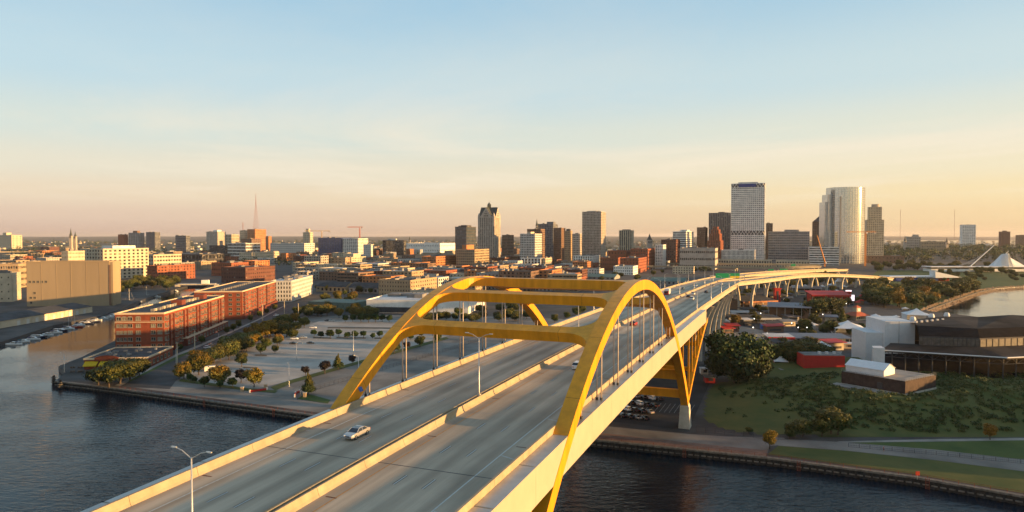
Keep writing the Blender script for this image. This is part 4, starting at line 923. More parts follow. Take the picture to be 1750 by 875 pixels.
# ------------------------------------------------------------------ downtown: buildings read off the photograph
FOOT = []
def B(label, xl, xm, xr, yt, D, fl, bays, wall, wf=.5, hf=.5, **k):
    yb = k.get('ybase'); D2 = (HC - ZG) * F / (yb - YH) if yb else D
    FOOT.append((pixcol((xl + xr) / 2, D2), D2 + 12, max(12, (xr - xl) / F * D2 * .55)))
    return bld(k.pop('name', 'office_building' if yt < 430 else 'city_building'), label, xl, xm, xr, yt, D, fl, bays, wall, wf, hf, **k)
# towers, west to east
B('dark glass office tower with gold reflecting east side beside the gabled tower', 778, 797, 822, 388, 1340, 14, 8, 'dark', .9, .75, glass='glass_blue', bays_d=14, pent=(.3, .8, 4, 'dark'), depth=46)
B('brown mid rise behind the gabled stone tower', 858, 868, 878, 402, 1720, 9, 5, 'brown', .5, .5)
B('pale gridded office block with a small bright penthouse', 889, 914, 926, 400, 1430, 14, 9, 'pale', .6, .6, pent=(.35, .6, 5, 'cream'))
B('brown slab tower standing behind the pale gridded block', 901, 924, 931, 392, 1520, 18, 7, 'brown', .5, .5)
B('wide dark office slab with thin spire at its west corner', 917, 945, 953, 383, 1660, 22, 10, 'bluegrey', .55, .6, pent=(.55, .95, 6, 'bluegrey'))
r_, *_g = B('brown tower with corner gables beside the dark slab', 946, 959, 966, 390, 1560, 19, 6, 'brown', .45, .5)
B('tan narrow office block between brown neighbours', 965, 975, 978, 395, 1500, 17, 4, 'tan', .5, .5, pent=(.2, .8, 5, 'dark'))
B('grey brown block with lit edge beside the tall gridded tower', 978, 991, 994, 400, 1480, 15, 5, 'stone', .55, .5)
B('tall tan gridded tower standing alone with sunlit east side', 995, 1027, 1035, 362, 1560, 33, 13, 'stone', .62, .58, bays_d=8, pent=(.25, .7, 3, 'stone'))
B('cream tower with dark vertical window strips', 1058, 1080, 1083, 394, 1750, 14, 6, 'cream', .5, .96, pent=(.2, .8, 3, 'dark'))
B('white banded office block with sunlit stepped east wing', 1150, 1172, 1185, 396, 1600, 15, 8, 'white', .97, .5, pent=(.4, .85, 5, 'white'))
B('brown residential tower east of the white banded block', 1191, 1205, 1209, 389, 1750, 18, 6, 'brown', .5, .5)
B('dark tower with pale vertical ribs west of the tall white tower', 1211, 1247, 1252, 364, 1720, 28, 12, 'bluegrey', .55, .93, pent=(.4, .7, 4, 'dark'))
B('narrow dark tower just behind the tall white tower', 1309, 1320, 1322, 382, 1760, 20, 4, 'brown', .5, .5)
B('broad reflective glass office block beside the tall white tower', 1313, 1383, 1384, 396, 1560, 13, 22, 'grey', .85, .62, glass='glass_blue', depth=45, pent=(.4, .75, 5, 'grey'))
B('white and black banded office block below the curved glass tower', 1383, 1434, 1437, 423, 1500, 8, 6, 'white', .99, .55, depth=40)
B('low red brown civic block with lit east end', 1130, 1155, 1162, 410, 1500, 10, 7, 'brickdark', .5, .5)
B('long flat grey exhibition building with lit end wall', 1162, 1222, 1228, 425, 1330, 3, 18, 'stone', .7, .3, depth=70, nu=6)
B('white gothic fronted narrow block on a downtown street', 1120, 1133, 1138, 419, 1380, 8, 4, 'white', .5, .8)
B('red brick block with sunlit east side east of the two low red ones', 1078, 1107, 1119, 426, 1350, 6, 7, 'brick', .45, .5)
B('dark red blank brick block beside the freeway', 1039, 1070, 1078, 429, 1400, 4, 6, 'brick', .3, .3)
B('low wide red brick block below the dark red one', 1026, 1056, 1061, 441, 1300, 3, 8, 'brick', .3, .35)
B('red brick blank walled block with sunlit windowed east side', 1060, 1091, 1105, 442, 0, 5, 6, 'brick', .35, .4, ybase=467)
B('small cream windowed office in front of the red brick blank block', 1049, 1082, 1090, 456, 0, 3, 9, 'white', .45, .5, ybase=470)
B('white and charcoal modern flats with tall window strips', 980, 1012, 1025, 438, 0, 5, 8, 'white', .5, .8, ybase=458)
B('white framed modern flats with dark infill behind the arch crown', 891, 924, 928, 442, 0, 5, 6, 'white', .65, .8, ybase=464)
B('cream modern flats with square sunlit windows behind the arch crown', 928, 932, 957, 442, 0, 5, 3, 'cream', .5, .55, ybase=464, bays_d=8, depth=40)
B('big brick loft block with sunlit pale east front', 780, 811, 840, 427, 0, 8, 9, 'tan', .62, .6, ybase=463, bays_d=12, depth=70, pent=(.1, .35, 9, 'orange'))
B('orange sunlit loft block with dark south side', 721, 745, 790, 439, 0, 6, 7, 'orange', .55, .55, ybase=464, bays_d=14, depth=90)
B('orange brick warehouse with rows of arched windows', 668, 709, 734, 450, 0, 5, 10, 'orange', .5, .55, ybase=469, depth=55)
B('grey old warehouse with blank flank', 640, 660, 668, 448, 0, 5, 6, 'grey', .45, .5, ybase=466)
B('bright orange plastered block with tall brick pillar', 600, 617, 634, 455, 0, 3, 4, 'orange', .25, .3, ybase=468, depth=40)
B('stepped cream loft with orange lower floors', 575, 600, 625, 440, 0, 6, 6, 'cream', .45, .5, ybase=462, pent=(.2, .9, 7, 'cream'), depth=50)
B('tan blank walled warehouse beside the stepped loft', 560, 590, 598, 441, 0, 5, 5, 'tan', .35, .4, ybase=463)
B('dark balconied loft with pale window frames', 520, 548, 561, 438, 0, 6, 7, 'stone', .6, .6, ybase=464)
B('cream and red small block with sunlit face', 500, 518, 543, 449, 0, 4, 4, 'cream', .45, .5, ybase=466, depth=45)
B('long tan apartment row with many recessed balconies', 572, 676, 698, 464, 0, 4, 22, 'tan', .5, .62, ybase=482, depth=40, nu=6)
B('four storey tan brick office with sunlit east windows above the white warehouse', 647, 701, 742, 480, 0, 4, 12, 'tan', .38, .42, ybase=507, depth=62, bays_d=12, nu=5)
B('low cream annex beside the four storey tan office', 701, 744, 752, 498, 0, 2, 6, 'cream', .3, .35, ybase=512, depth=25, nu=1)
B('blue glazed tower block under construction below a crane', 544, 583, 586, 407, 2300, 9, 14, 'blue', .85, .8, glass='glass_blue', depth=60)
B('white twin slab tower beside the blue glazed block', 586, 612, 621, 408, 2280, 12, 8, 'white', .8, .55, depth=60)
B('plain pale grey slab east of the white twin tower', 621, 634, 637, 418, 2200, 6, 4, 'pale', .3, .3)
B('black glass office with white end frames', 654, 690, 694, 411, 2350, 6, 6, 'dark', .9, .8, pent=(.2, .6, 6, 'pale'))
B('wide white roofed arena in the distance', 693, 752, 757, 416, 2700, 2, 20, 'white', .3, .3, roof='roof_white', depth=160, nu=0)
B('pale wide hospital block in the distance', 462, 520, 530, 416, 2500, 5, 16, 'pale', .5, .4, depth=60)
B('stepped cream tower far off beneath the pale crane', 518, 530, 535, 397, 3400, 8, 4, 'cream', .4, .4, pent=(.3, .7, 18, 'cream'))
B('tall grey block with square sign frame on its roof', 353, 372, 386, 396, 3000, 14, 7, 'stone', .3, .3, pent=(.45, .8, 8, 'white'))
B('cream colonnaded block next to the sign topped tower', 386, 396, 409, 401, 2900, 6, 4, 'cream', .5, .8)
B('small cream tower with thin mast', 410, 418, 423, 394, 3050, 10, 4, 'cream', .4, .4)
B('orange brick office tower below the tall antenna', 423, 436, 455, 392, 3000, 13, 5, 'orange', .4, .45)
B('orange brick annex at the foot of the antenna tower block', 454, 459, 464, 404, 2950, 9, 3, 'orange', .4, .45)
B('dark low wing in front of the orange office tower', 412, 430, 446, 408, 2800, 8, 5, 'brown', .4, .4)
B('grey banded car park with pale decks', 389, 420, 427, 416, 2000, 5, 4, 'pale', .98, .5, depth=60)
B('dark office with white vertical fins', 358, 384, 390, 420, 2050, 4, 12, 'dark', .55, .9)
B('long cream sunlit warehouse with small windows', 409, 430, 469, 432, 0, 3, 6, 'cream', .4, .4, ybase=445, depth=110, bays_d=22)
B('low brick market hall with rooftop skylights', 361, 395, 415, 450, 0, 3, 9, 'brick', .4, .4, ybase=472, depth=70, nu=8)
B('dark brick warehouse with tall chimney on the river', 378, 419, 425, 458, 0, 4, 10, 'brickdark', .35, .4, ybase=484, depth=60)
B('dark arena hall with sunlit curved roof edge', 278, 345, 361, 435, 0, 2, 12, 'dark', .8, .7, roof='roof_grey', ybase=452, depth=90, nu=5)
B('orange brick residential block with white balconies by the marina', 251, 268, 303, 455, 0, 5, 5, 'brick', .45, .45, ybase=480, depth=70, bays_d=12)
B('yellow balconied apartment slab behind the marina trees', 212, 262, 279, 436, 0, 5, 12, 'cream', .7, .45, ybase=468, depth=60)
B('white apartment block with square dark windows behind the tan warehouse', 138, 176, 213, 426, 0, 9, 8, 'cream', .5, .55, ybase=478, depth=80, bays_d=10, pent=(.4, .9, 5, 'white'))
B('cream lit block peering over the tan warehouse roof', 105, 116, 138, 430, 980, 8, 4, 'cream', .4, .4, ang=R(10), depth=30)
B('ochre low office with rounded corner at the frame edge', -10, 30, 45, 452, 860, 4, 9, 'tan', .8, .4, ang=R(-10), depth=40)
B('red brick tower at the west end of the distant tower row', 202, 212, 219, 401, 2850, 12, 4, 'brick', .3, .4)
B('grey stepped tower in the middle of the distant tower row', 220, 238, 247, 398, 2820, 14, 6, 'grey', .5, .4, pent=(.3, .7, 9, 'brown'))
B('dark glass tower with gold edge closing the distant tower row', 250, 265, 274, 397, 2800, 14, 7, 'bluegrey', .5, .9)
B('grey slab with concrete end cores', 300, 318, 325, 403, 2500, 11, 6, 'bluegrey', .9, .5)
B('pink lit castle like block on the west horizon', -4, 20, 38, 402, 3600, 6, 6, 'cream', .3, .35, pent=(.2, .45, 14, 'cream'))
B('low green roofed shed between the trees and the white warehouse', 526, 600, 616, 518, 0, 1, 8, 'roof_green', .1, .3, roof='roof_green', ybase=531, depth=30, nu=0, parapet=0)
B('white tower block alone on the eastern bluff', 1644, 1667, 1669, 385, 2900, 17, 7, 'white', .5, .45, pent=(-.04, 1.04, 3, 'pale'), depth=40)
B('brown apartment tower on the eastern bluff', 1711, 1726, 1728, 396, 3100, 13, 5, 'brickdark', .4, .4, pent=(.3, .7, 5, 'brown'), depth=40)
B('brown apartment tower at the edge of the eastern bluff', 1740, 1752, 1758, 402, 3200, 11, 4, 'brown', .4, .4, depth=40)
B('grey old hospital with stepped roof on the eastern bluff', 1550, 1573, 1575, 405, 2500, 7, 7, 'stone', .4, .4, pent=(.5, .9, 9, 'stone'), depth=40)
B('long tan school on the eastern bluff', 1575, 1615, 1617, 413, 2400, 4, 14, 'tan', .4, .4, depth=40)
B('low brown theatre with cream windows under the bluff trees', 1470, 1545, 1548, 438, 1650, 2, 12, 'brown', .3, .3, depth=50)
# ---- white low warehouse by the parking lot
wh, WA, WP, wax, wdp, ww, wd, wz = B('long white flat roofed warehouse beyond the parking lot trees', 626, 800, 812, 516, 0, 1, 14, 'white', .04, .1, roof='roof_white', ybase=537, depth=75, nu=12, ang=R(8))
for k in range(9):
    q = WA + wax * (ww * (.12 + .045 * k)) - wdp * .4; b = MB(); b.box((q.x, q.y, ZG + 2.6), (5.5, .25, 4.6), math.atan2(wax.y, wax.x)); obj('loading_door', b, 'steel_dark', wh)
# ---- dark gabled shops
def gabled(name, label, xa, xb, yb, zw, zr, d, wall, roof, ang, cat='building', bays=8):
    P = px(xb, yb, ZG); P.z = 0; ax, dp = grid(ang); w = abs(hit(P, ax, xa)); A = P - ax * w; r = thing(name, label, cat, (P.x, P.y, ZG)); an = math.atan2(ax.y, ax.x)
    FOOT.append(((A.x + P.x) / 2, P.y + d / 2, w * .5))
    b = MB(); b.prism([(q.x, q.y) for q in (A, P, P + dp * d, A + dp * d)], ZG - .2, zw, top=False)
    for E_ in (A, P): b.add([(E_.x, E_.y, zw), (E_.x + dp.x * d, E_.y + dp.y * d, zw), (E_.x + dp.x * d / 2, E_.y + dp.y * d / 2, zr)], [(0, 1, 2)])
    obj('wall', b, wall, r); e = .6; o = MB()
    A2, P2_ = A - ax * e, P + ax * e
    for s_ in (0, 1):
        y0_ = -e if s_ == 0 else d + e
        o.sweep([[A2 + dp * y0_ + Vector((0, 0, zw - .25 + t)), P2_ + dp * y0_ + Vector((0, 0, zw - .25 + t)), P2_ + dp * d / 2 + Vector((0, 0, zr + t)), A2 + dp * d / 2 + Vector((0, 0, zr + t))] for t in (0, .25)])
    obj('roof', o, roof, r, fix=True)
    for k in range(bays): q = A + ax * (w * (k + .5) / bays) - dp * .05; b = MB(); b.box((q.x, q.y, (ZG + zw) / 2), (w / bays * .45, .2, (zw - ZG) * .5), an); obj('window', b, 'glass', r)
    return r
gabled('shop_row', 'tan two storey shop row with long dark pitched roof', 540, 590, 500, 9, 14, 22, 'wall_tan', 'roof_dark', GA, bays=7)
gabled('shop_row', 'grey two storey shop row with dark pitched roof beside the tan office', 596, 646, 502, 9, 14, 22, 'wall_grey', 'roof_dark', GA, bays=6)
gabled('market_shed', 'long pale green roofed shed left of the bridge deck', 1111, 1170, 487, 7, 11, 40, 'wall_grey', 'roof_green', GA)
gabled('market_shed', 'low pale green roofed shed seen over the arch crown', 990, 1050, 478, 6, 10, 40, 'wall_grey', 'roof_green', GA)
# ---- white tall tower with braced belts
us, uA, uP, ux, ud, uw, udp, uz = B('very tall white gridded tower with diagonal braced belts and blue roof sign', 1249, 1306, 1311, 313, 1580, 42, 17, 'white', .66, .44, depth=32, pent=(.2, .8, 4, 'pale'), dep=.5)
uang = math.atan2(ux.y, ux.x)
for zb, zt_ in ((zat(401, uP), zat(395, uP)), (uz - 8.5, uz - .5)):
    for face in (0, 1):
        o_, a_, L_ = (uA - ud * .62, ux, uw) if face == 0 else (uP + ux * .62, ud, udp)
        b = MB(); c = o_ + a_ * L_ / 2; b.box((c.x, c.y, (zb + zt_) / 2), (L_, .3, zt_ - zb), math.atan2(a_.y, a_.x)); bl = obj('belt_course', b, 'steel_dark', us)
        n = 10 if face == 0 else 4; nrm = (-ud if face == 0 else ux) * .35; b = MB()
        for k in range(n):
            p0 = o_ + a_ * (L_ * k / n) + nrm; p1 = o_ + a_ * (L_ * (k + .5) / n) + nrm; p2 = o_ + a_ * (L_ * (k + 1) / n) + nrm
            for s_, e_, z_s, z_e in ((p0, p1, zb, zt_), (p1, p2, zt_, zb)): b.tube([(s_.x, s_.y, z_s), (e_.x, e_.y, z_e)], .55, 4)
        obj('brace', b, 'wall_white', bl)
b = MB(); c = uA + ux * uw * .48 - ud * 1.3; b.box((c.x, c.y, uz - 4.2), (uw * .52, .5, 7.5), uang); obj('roof_sign', b, 'wall_blue', us)
B('white ribbed annex at the foot of the very tall white tower', 1233, 1290, 1298, 428, 1480, 3, 26, 'white', .5, .92, depth=40, nu=2)
B('pale podium with square dark openings below the very tall white tower', 1224, 1319, 1327, 445, 1420, 2, 22, 'cream', .62, .55, depth=30, nu=0)
B('low cream podium with lit end beside the expressway', 1327, 1384, 1388, 446, 1400, 2, 12, 'cream', .6, .4, depth=30, nu=1)
# ---- curved glass tower
def glass_tower():
    D = 1640; P = Vector((pixcol(1447, D), D, 0)); r = thing('glass_tower', 'tall curved pale glass tower with stepped west shoulder', 'tower', (P.x, P.y, ZG)); FOOT.append((P.x, P.y + 20, 60))
    R_ = (1481 - 1422) / F * D / 2
    def plan(xl, xr, bulge, dep): 
        a = Vector((pixcol(xl, D), D + 10)); c = Vector((pixcol(xr, D), D + 10)); n = 14; pts = []
        for k in range(n + 1): t = k / n; p = a.lerp(c, t); pts.append((p.x, p.y - bulge * (1 - (2 * t - 1) ** 2) ** .8))
        return pts + [(c.x, c.y + dep), (a.x, a.y + dep)]
    for nm, xl, xr, yt, bu, dep, fl in (('shaft', 1422, 1481, 320, 24, 26, 34), ('shoulder', 1416.5, 1424, 332, 4, 30, 32), ('shoulder', 1412, 1418, 345, 2, 30, 29)):
        zt = zat(yt, Vector((0, D))); pl = plan(xl, xr, bu, dep); b = MB(); b.prism(pl, ZG - .3, zt); g_ = obj(nm, b, 'glass_tower', r)
        m_ = MB(); fhh = (zt - ZG) / fl
        for k in range(1, fl + 1):
            m_.prism([(x + (x - P.x) * .004, y - .25) for x, y in pl[:15]] + [(x, y) for x, y in reversed(pl[:15])], ZG + k * fhh - .35, ZG + k * fhh, bottom=True)
        obj('floor_band', m_, 'wall_pale', g_); m_ = MB()
        for x, y in pl[:15]: m_.box((x, y - .1, (zt + ZG) / 2), (.35, .6, zt - ZG))
        obj('mullion', m_, 'wall_pale', g_)
    m = MB(); x = pixcol(1431.5, D); m.box((x, D - 10, (zat(336, Vector((0, D))) + ZG) / 2), (1.4, 2, zat(336, Vector((0, D))) - ZG)); obj('dark_seam', m, 'wall_bluegrey', r)
glassmat('glass_tower', (0.46, 0.50, 0.51), 0.08, cell=(5, 5, 4.6), light=(0.54, 0.57, 0.57), amount=.8, spec=1.0)
M['glass_tower'].node_tree.nodes['Principled BSDF'].inputs['Metallic'].default_value = 0.75
glass_tower()
# ---- stepped apartment tower with round crown
def club():
    D = 1700; r = None
    for i, (xl, xr, yt, dep, fl, nm) in enumerate(((1484, 1506, 354, 24, 30, 'a'), (1481, 1510, 376, 30, 24, 'b'), (1481, 1509, 430, 40, 6, 'c'))):
        if i == 0: r, A, P, ax, dp, w, d, zt = B('stepped cream apartment tower with round crown beside the curved glass tower', xl, xr, xr, yt, D, fl, 8, 'cream', .5, .5, depth=dep, nu=0)
        else: ax, dp = grid(GA); P = Vector((pixcol(xr, D - 4 * i), D - 4 * i, 0)); w = abs(hit(P, ax, xl)); block(r, P, ax, dp, w, dep + 8, ZG, zat(yt, P), 9, fl, 'cream', .5, .5)
    c = A + ax * w * .45 + dp * d * .5; b = MB(); b.tube([(c.x, c.y, zt - 1), (c.x, c.y, zt + 8)], 9.5, 20); obj('crown', b, 'wall_stone', r)
club()
# ---- gabled stone tower
def gothic():
    r, A, P, ax, dp, w, d, zt = B('stone tower with steep copper gables and spire behind the arch', 817, 845, 858, 371, 1480, 27, 9, 'stone', .42, .9, name='gabled_tower', depth=34, bays_d=8, nu=0, parapet=1.5)
    an = math.atan2(ax.y, ax.x); ctr = A + ax * w / 2 + dp * d / 2; zg = zat(352, P); zs = zat(348.5, P)
    b = MB()
    for (o_, a_, L_, n_) in ((A, ax, w, dp), (P, dp, d, -ax)):        # steep cross roofs with gable fronts
        m0 = o_ + a_ * L_ * .12; m1 = o_ + a_ * L_ * .88; mp = o_ + a_ * L_ * .5; D2 = d if n_ == dp else w
        b.add([(m0.x, m0.y, zt), (m1.x, m1.y, zt), (mp.x, mp.y, zg - 2), (m0.x + n_.x * D2, m0.y + n_.y * D2, zt), (m1.x + n_.x * D2, m1.y + n_.y * D2, zt), (mp.x + n_.x * D2, mp.y + n_.y * D2, zg - 2)], [(1, 4, 5, 2), (0, 2, 5, 3)], 0)
    obj('roof_gables', b, 'roof_copper', r)
    for (o_, a_, L_, n_) in ((A - dp * .5, ax, w, -dp), (P + ax * .5, dp, d, ax)):
        b = MB(); m0 = o_ + a_ * L_ * .12; m1 = o_ + a_ * L_ * .88; mp = o_ + a_ * L_ * .5
        b.sweep([[m0 + n_ * t + Vector((0, 0, zt - 1)), m1 + n_ * t + Vector((0, 0, zt - 1)), mp + n_ * t + Vector((0, 0, zg - 3))] for t in (0, .8)]); g_ = obj('gable', b, 'wall_stone', r, fix=True)
        for zz, k in ((zt + 3, 3), (zt + 8, 2), (zt + 13, 1)):
            for j in range(k): q = mp + a_ * ((j - (k - 1) / 2) * 4) + n_ * .85; b = MB(); b.box((q.x, q.y, zz), (2, .3, 3), math.atan2(a_.y, a_.x)); obj('window', b, 'glass', g_)
    for q in (A, P, P + dp * d, A + dp * d):                            # corner turrets
        q = q + (ctr - q).normalized() * 2.5; b = MB(); b.tube([(q.x, q.y, zt - 20), (q.x, q.y, zt + 4), (q.x, q.y, zt + 10)], [2.6, 2.6, .1], 8); obj('turret', b, 'wall_stone', r)
    b = MB(); b.prism([(ctr.x - 4, ctr.y - 4), (ctr.x + 4, ctr.y - 4), (ctr.x + 4, ctr.y + 4), (ctr.x - 4, ctr.y + 4)], zg - 6, zs - 1); b.tube([(ctr.x, ctr.y, zs - 1), (ctr.x, ctr.y, zs + 5)], [4.5, .1], 8); sp = obj('lantern', b, 'roof_copper', r)
    b = MB(); b.tube([(ctr.x, ctr.y, zs + 4), (ctr.x, ctr.y, zs + 12)], .2, 5); obj('flagpole', b, 'steel_grey', sp)
gothic()
# ---- stepped red brown deco tower and the pyramid topped one
r_, A_, P_, ax_, dp_, w_, d_, zt_ = B('stepped red brown deco tower in front of the ribbed dark tower', 1209, 1231, 1236, 412, 1500, 10, 8, 'brick', .4, .9, nu=0)
for f0, yt in ((.1, 400), (.2, 393), (.32, 388)):
    P = P_ - ax_ * w_ * f0 + dp_ * d_ * f0; block(r_, P, ax_, dp_, w_ * (1 - 2 * f0), d_ * (1 - 2 * f0), zt_, zat(yt, P), max(3, int(8 * (1 - 2 * f0))), 4, 'brick', .4, .9)
r_, A_, P_, ax_, dp_, w_, d_, zt_ = B('brown tower with dark pyramid roof beside the curved glass tower', 1389, 1411, 1413, 379, 1760, 22, 7, 'brown', .45, .45, nu=0, depth=34)
c = A_ + ax_ * w_ / 2 + dp_ * d_ / 2; b = MB(); q = [A_, P_, P_ + dp_ * d_, A_ + dp_ * d_]; b.add([(p.x, p.y, zt_ + .5) for p in q] + [(c.x, c.y, zat(369, P_))], [(0, 1, 4), (1, 2, 4), (2, 3, 4), (3, 0, 4)]); obj('pyramid_roof', b, 'roof_dark', r_)
# ---- spires, masts, cranes
def spire(label, x, ytip, ysh, D, r0, wall='wall_stone', ybody=None):
    P = Vector((pixcol(x, D), D, 0)); t = thing('church_spire', label, 'spire', (P.x, P.y, ZG)); zs, zt = zat(ysh, P), zat(ytip, P); b = MB(); b.prism([(P.x - r0, P.y - r0), (P.x + r0, P.y - r0), (P.x + r0, P.y + r0), (P.x - r0, P.y + r0)], ZG, zs); obj('tower', b, wall, t)
    b = MB(); b.tube([(P.x, P.y, zs), (P.x, P.y, zs + (zt - zs) * .45), (P.x, P.y, zt)], [r0 * 1.15, r0 * .5, .1], 8); obj('spire', b, 'roof_copper', t)
    for k in range(3): b = MB(); b.box((P.x - r0 * .5 + r0 * .5 * k, P.y - r0 - .1, zs - 5), (r0 * .28, .3, 6)); obj('belfry_opening', b, 'steel_dark', t)
spire('tall dark church spire on the west side behind the long roofs', 121.5, 389, 403, 2700, 5); spire('shorter church spire beside the tall dark one', 129, 395, 404, 2720, 4.5)
spire('old city hall spire with green cap in mid downtown', 1110, 399, 410, 1600, 6); spire('thin spire on the west corner of the dark slab', 917.5, 374, 386, 1665, 3)
spire('church steeple among the bluff trees west', 1546.5, 402, 412, 2450, 4); spire('church steeple among the bluff trees beyond the museum', 1618, 405, 414, 2500, 4); spire('small chapel steeple far among the eastern roofs', 700, 404, 410, 3000, 4)
def mast(label, x, yt, yb, D, guy=False, w=5.0):
    P = Vector((pixcol(x, D), D, 0)); zt, zb = zat(yt, P), zat(yb, P); t = thing('antenna_mast', label, 'antenna', (P.x, P.y, zb)); b = MB()
    if guy: b.tube([(P.x, P.y, zb), (P.x, P.y, zt)], 1.3, 5)
    else:
        for sx in (-1, 1):
            for sy in (-1, 1): b.tube([(P.x + sx * w, P.y + sy * w, zb), (P.x + sx * .9, P.y + sy * .9, zb + (zt - zb) * .75), (P.x, P.y, zt)], [.45, .35, .3], 4)
        n = 12
        for k in range(n):
            t0, t1 = k / n * .75, (k + 1) / n * .75; w0, w1_ = w + (.9 - w) * t0 / .75, w + (.9 - w) * t1 / .75
            for s_ in (-1, 1): b.tube([(P.x + s_ * w0, P.y - w0, zb + (zt - zb) * t0), (P.x - s_ * w1_, P.y - w1_, zb + (zt - zb) * t1)], .22, 4)
    obj('lattice', b, 'mast_red', t)
mat('mast_red', (0.22, 0.09, 0.07), 0.7); mat('crane_red', (0.45, 0.10, 0.05), 0.6); mat('crane_orange', (0.55, 0.20, 0.03), 0.6); mat('crane_pale', (0.50, 0.36, 0.20), 0.6)
mast('tall red lattice television mast on the orange office tower', 438, 330, 392, 3000, w=9); mast('slender guyed mast on the horizon east of the glass tower', 1538, 358, 408, 6000, True); mast('slender guyed mast on the horizon near the white bluff tower', 1630.5, 358, 408, 6200, True); mast('thin whip mast on the small cream tower', 415.5, 380, 394, 3050, True)
def crane(label, x, yj, yb, xa, xc, D, m, luff=None):
    P = Vector((pixcol(x, D), D, 0)); zj, zb = zat(yj, P), zat(yb, P); t = thing('tower_crane', label, 'crane', (P.x, P.y, zb)); e = max(.35, D / 2600); b = MB()
    for sx in (-1, 1):
        for sy in (-1, 1): b.box((P.x + sx * 1.1, P.y + sy * 1.1, (zj + zb) / 2), (e, e, zj - zb))
    n = max(4, int((zj - zb) / 6))
    for k in range(n):
        za_, zc_ = zb + (zj - zb) * k / n, zb + (zj - zb) * (k + 1) / n; s_ = 1 if k % 2 else -1; b.tube([(P.x - s_ * 1.1, P.y - 1.1, za_), (P.x + s_ * 1.1, P.y - 1.1, zc_)], e * .5, 4)
    obj('mast', b, m, t); b = MB(); xA, xC = pixcol(xa, D), pixcol(xc, D)
    if luff is None:
        for dz, dy in ((0, -1), (0, 1), (2.0, 0)): b.box(((xA + xC) / 2, P.y + dy, zj + dz), (abs(xC - xA), e, e))
        k_ = int(abs(xC - xA) / 5)
        for k in range(k_): u = min(xA, xC) + k * 5; b.tube([(u, P.y - 1, zj), (u + 2.5, P.y, zj + 2), (u + 5, P.y - 1, zj)], e * .4, 4)
    else:
        zl = zat(luff, P); b.tube([(P.x, P.y, zj), (xA, P.y, zl)], [1.6, .8], 4)
    obj('jib', b, m, t); b = MB(); b.box((xC + (3 if xC < P.x else -3), P.y, zj - 1.5), (5, 2.5, 3)); obj('counterweight', b, 'wall_grey', t); b = MB(); b.box((P.x + 1.5, P.y - 1.6, zj - 1.2), (2.2, 2, 2.4)); obj('cab', b, 'wall_white', t)
crane('red tower crane above the white twin slab tower', 615, 388.5, 409, 594, 620, 2300, 'crane_red'); crane('pale tower crane behind the blue glazed block', 550, 395, 409, 521, 564, 2700, 'crane_pale'); crane('orange tower crane in front of the curved glass tower', 1479, 397, 455, 1446, 1497, 1350, 'crane_orange'); crane('orange luffing crane leaning over the banded office', 1410, 448, 456, 1396, 1414, 1380, 'crane_orange', luff=402)
# ---- elevated expressway across the view
EW = 'expressway viaduct'
for lab, pts, hw in (('elevated grey expressway crossing in front of downtown east of the arch', [PX3(980, 456, 9), PX3(1100, 455, 9), PX3(1230, 456, 10), PX3(1330, 457, 12), PX3(1400, 455, 14)], 8), ('second elevated grey expressway deck just behind the first', [PX3(960, 450, 11), PX3(1100, 450, 11), PX3(1240, 451, 12), PX3(1400, 452, 12)], 8), ('long elevated freeway on the west side behind the tan warehouse', [PX3(-60, 431, 12), PX3(60, 430, 12), PX3(180, 431, 11), PX3(330, 430, 9)], 9), ('upper freeway deck on the west horizon', [PX3(-60, 421, 14), PX3(100, 421, 14), PX3(260, 422, 12)], 9)):
    ribbon('expressway', lab, pts, hw, 'girder_tan', piers=70, gd=2.2)
# ---- infill blocks of the old town, each its own building
rr = random.Random(21); WC = ['brick', 'tan', 'cream', 'grey', 'brown', 'stone', 'brickdark', 'pale', 'orange', 'tan', 'orange', 'tan']; NUMW = {1: 'one', 2: 'two', 3: 'three', 4: 'four', 5: 'five', 6: 'six', 7: 'seven', 8: 'eight'}
CN = {'brick': 'red brick', 'tan': 'tan brick', 'cream': 'cream', 'grey': 'grey', 'brown': 'brown', 'stone': 'stone grey', 'brickdark': 'dark red brick', 'pale': 'pale concrete', 'orange': 'orange brick', 'white': 'white'}
RN = {'roof_dark': 'black', 'roof_grey': 'grey', 'roof_white': 'white'}
cnt = 0; tries = 0
def infill(x, D, w, d, fl, where):
    global cnt
    c = rr.choice(WC); rf = rr.choice(list(RN)); nu = rr.choice([0, 1, 2, 3]); H = fl * 3.7 + 1; yt = YH + (HC - ZG - H) * F / D; wpx = w / D * F
    un = {0: 'bare', 1: 'one unit on', 2: 'two units on', 3: 'three units on'}[nu]
    lab = f'{NUMW[fl]} storey {CN[c]} block with {un} {RN[rf]} roof {where}'
    wf, hf = rr.choice([(.45, .5), (.5, .55), (.35, .4), (.95, .45), (.55, .6)])
    bld('city_block', lab, x - wpx * .72, x + wpx * .28, x + wpx * .28 + 6, yt, D, fl, max(3, int(w / 4.2)), c, wf, hf, roof=rf, nu=nu, depth=d, group=lab); cnt += 1
gx, gd_ = grid(GA); o0 = Vector((pixcol(560, 800), 800, 0)); NEW = []
for j in range(16):                      # street blocks of the old quarter
    for i in range(-9, 16):
        P = o0 + gx * (i * 44) + gd_ * (j * 50); D = P.y; x = 875 + P.x / D * F
        if not (815 < D < 1480) or not (520 < x < 1015) or (D < 1000 and x < 600) or (D < 900 and x > 960): continue
        w, d = rr.uniform(24, 38), rr.uniform(22, 40)
        if any((P.x - 8 - fx) ** 2 + (D + 14 - fy) ** 2 < (15 + fr) ** 2 * .7 for fx, fy, fr in FOOT): continue
        infill(x, D, w, d, rr.choice([2, 3, 3, 4, 4, 5, 5]), 'among old warehouses' if x < 780 else 'below the towers'); NEW.append((P.x - 8, D + 14, 24))
FOOT += NEW
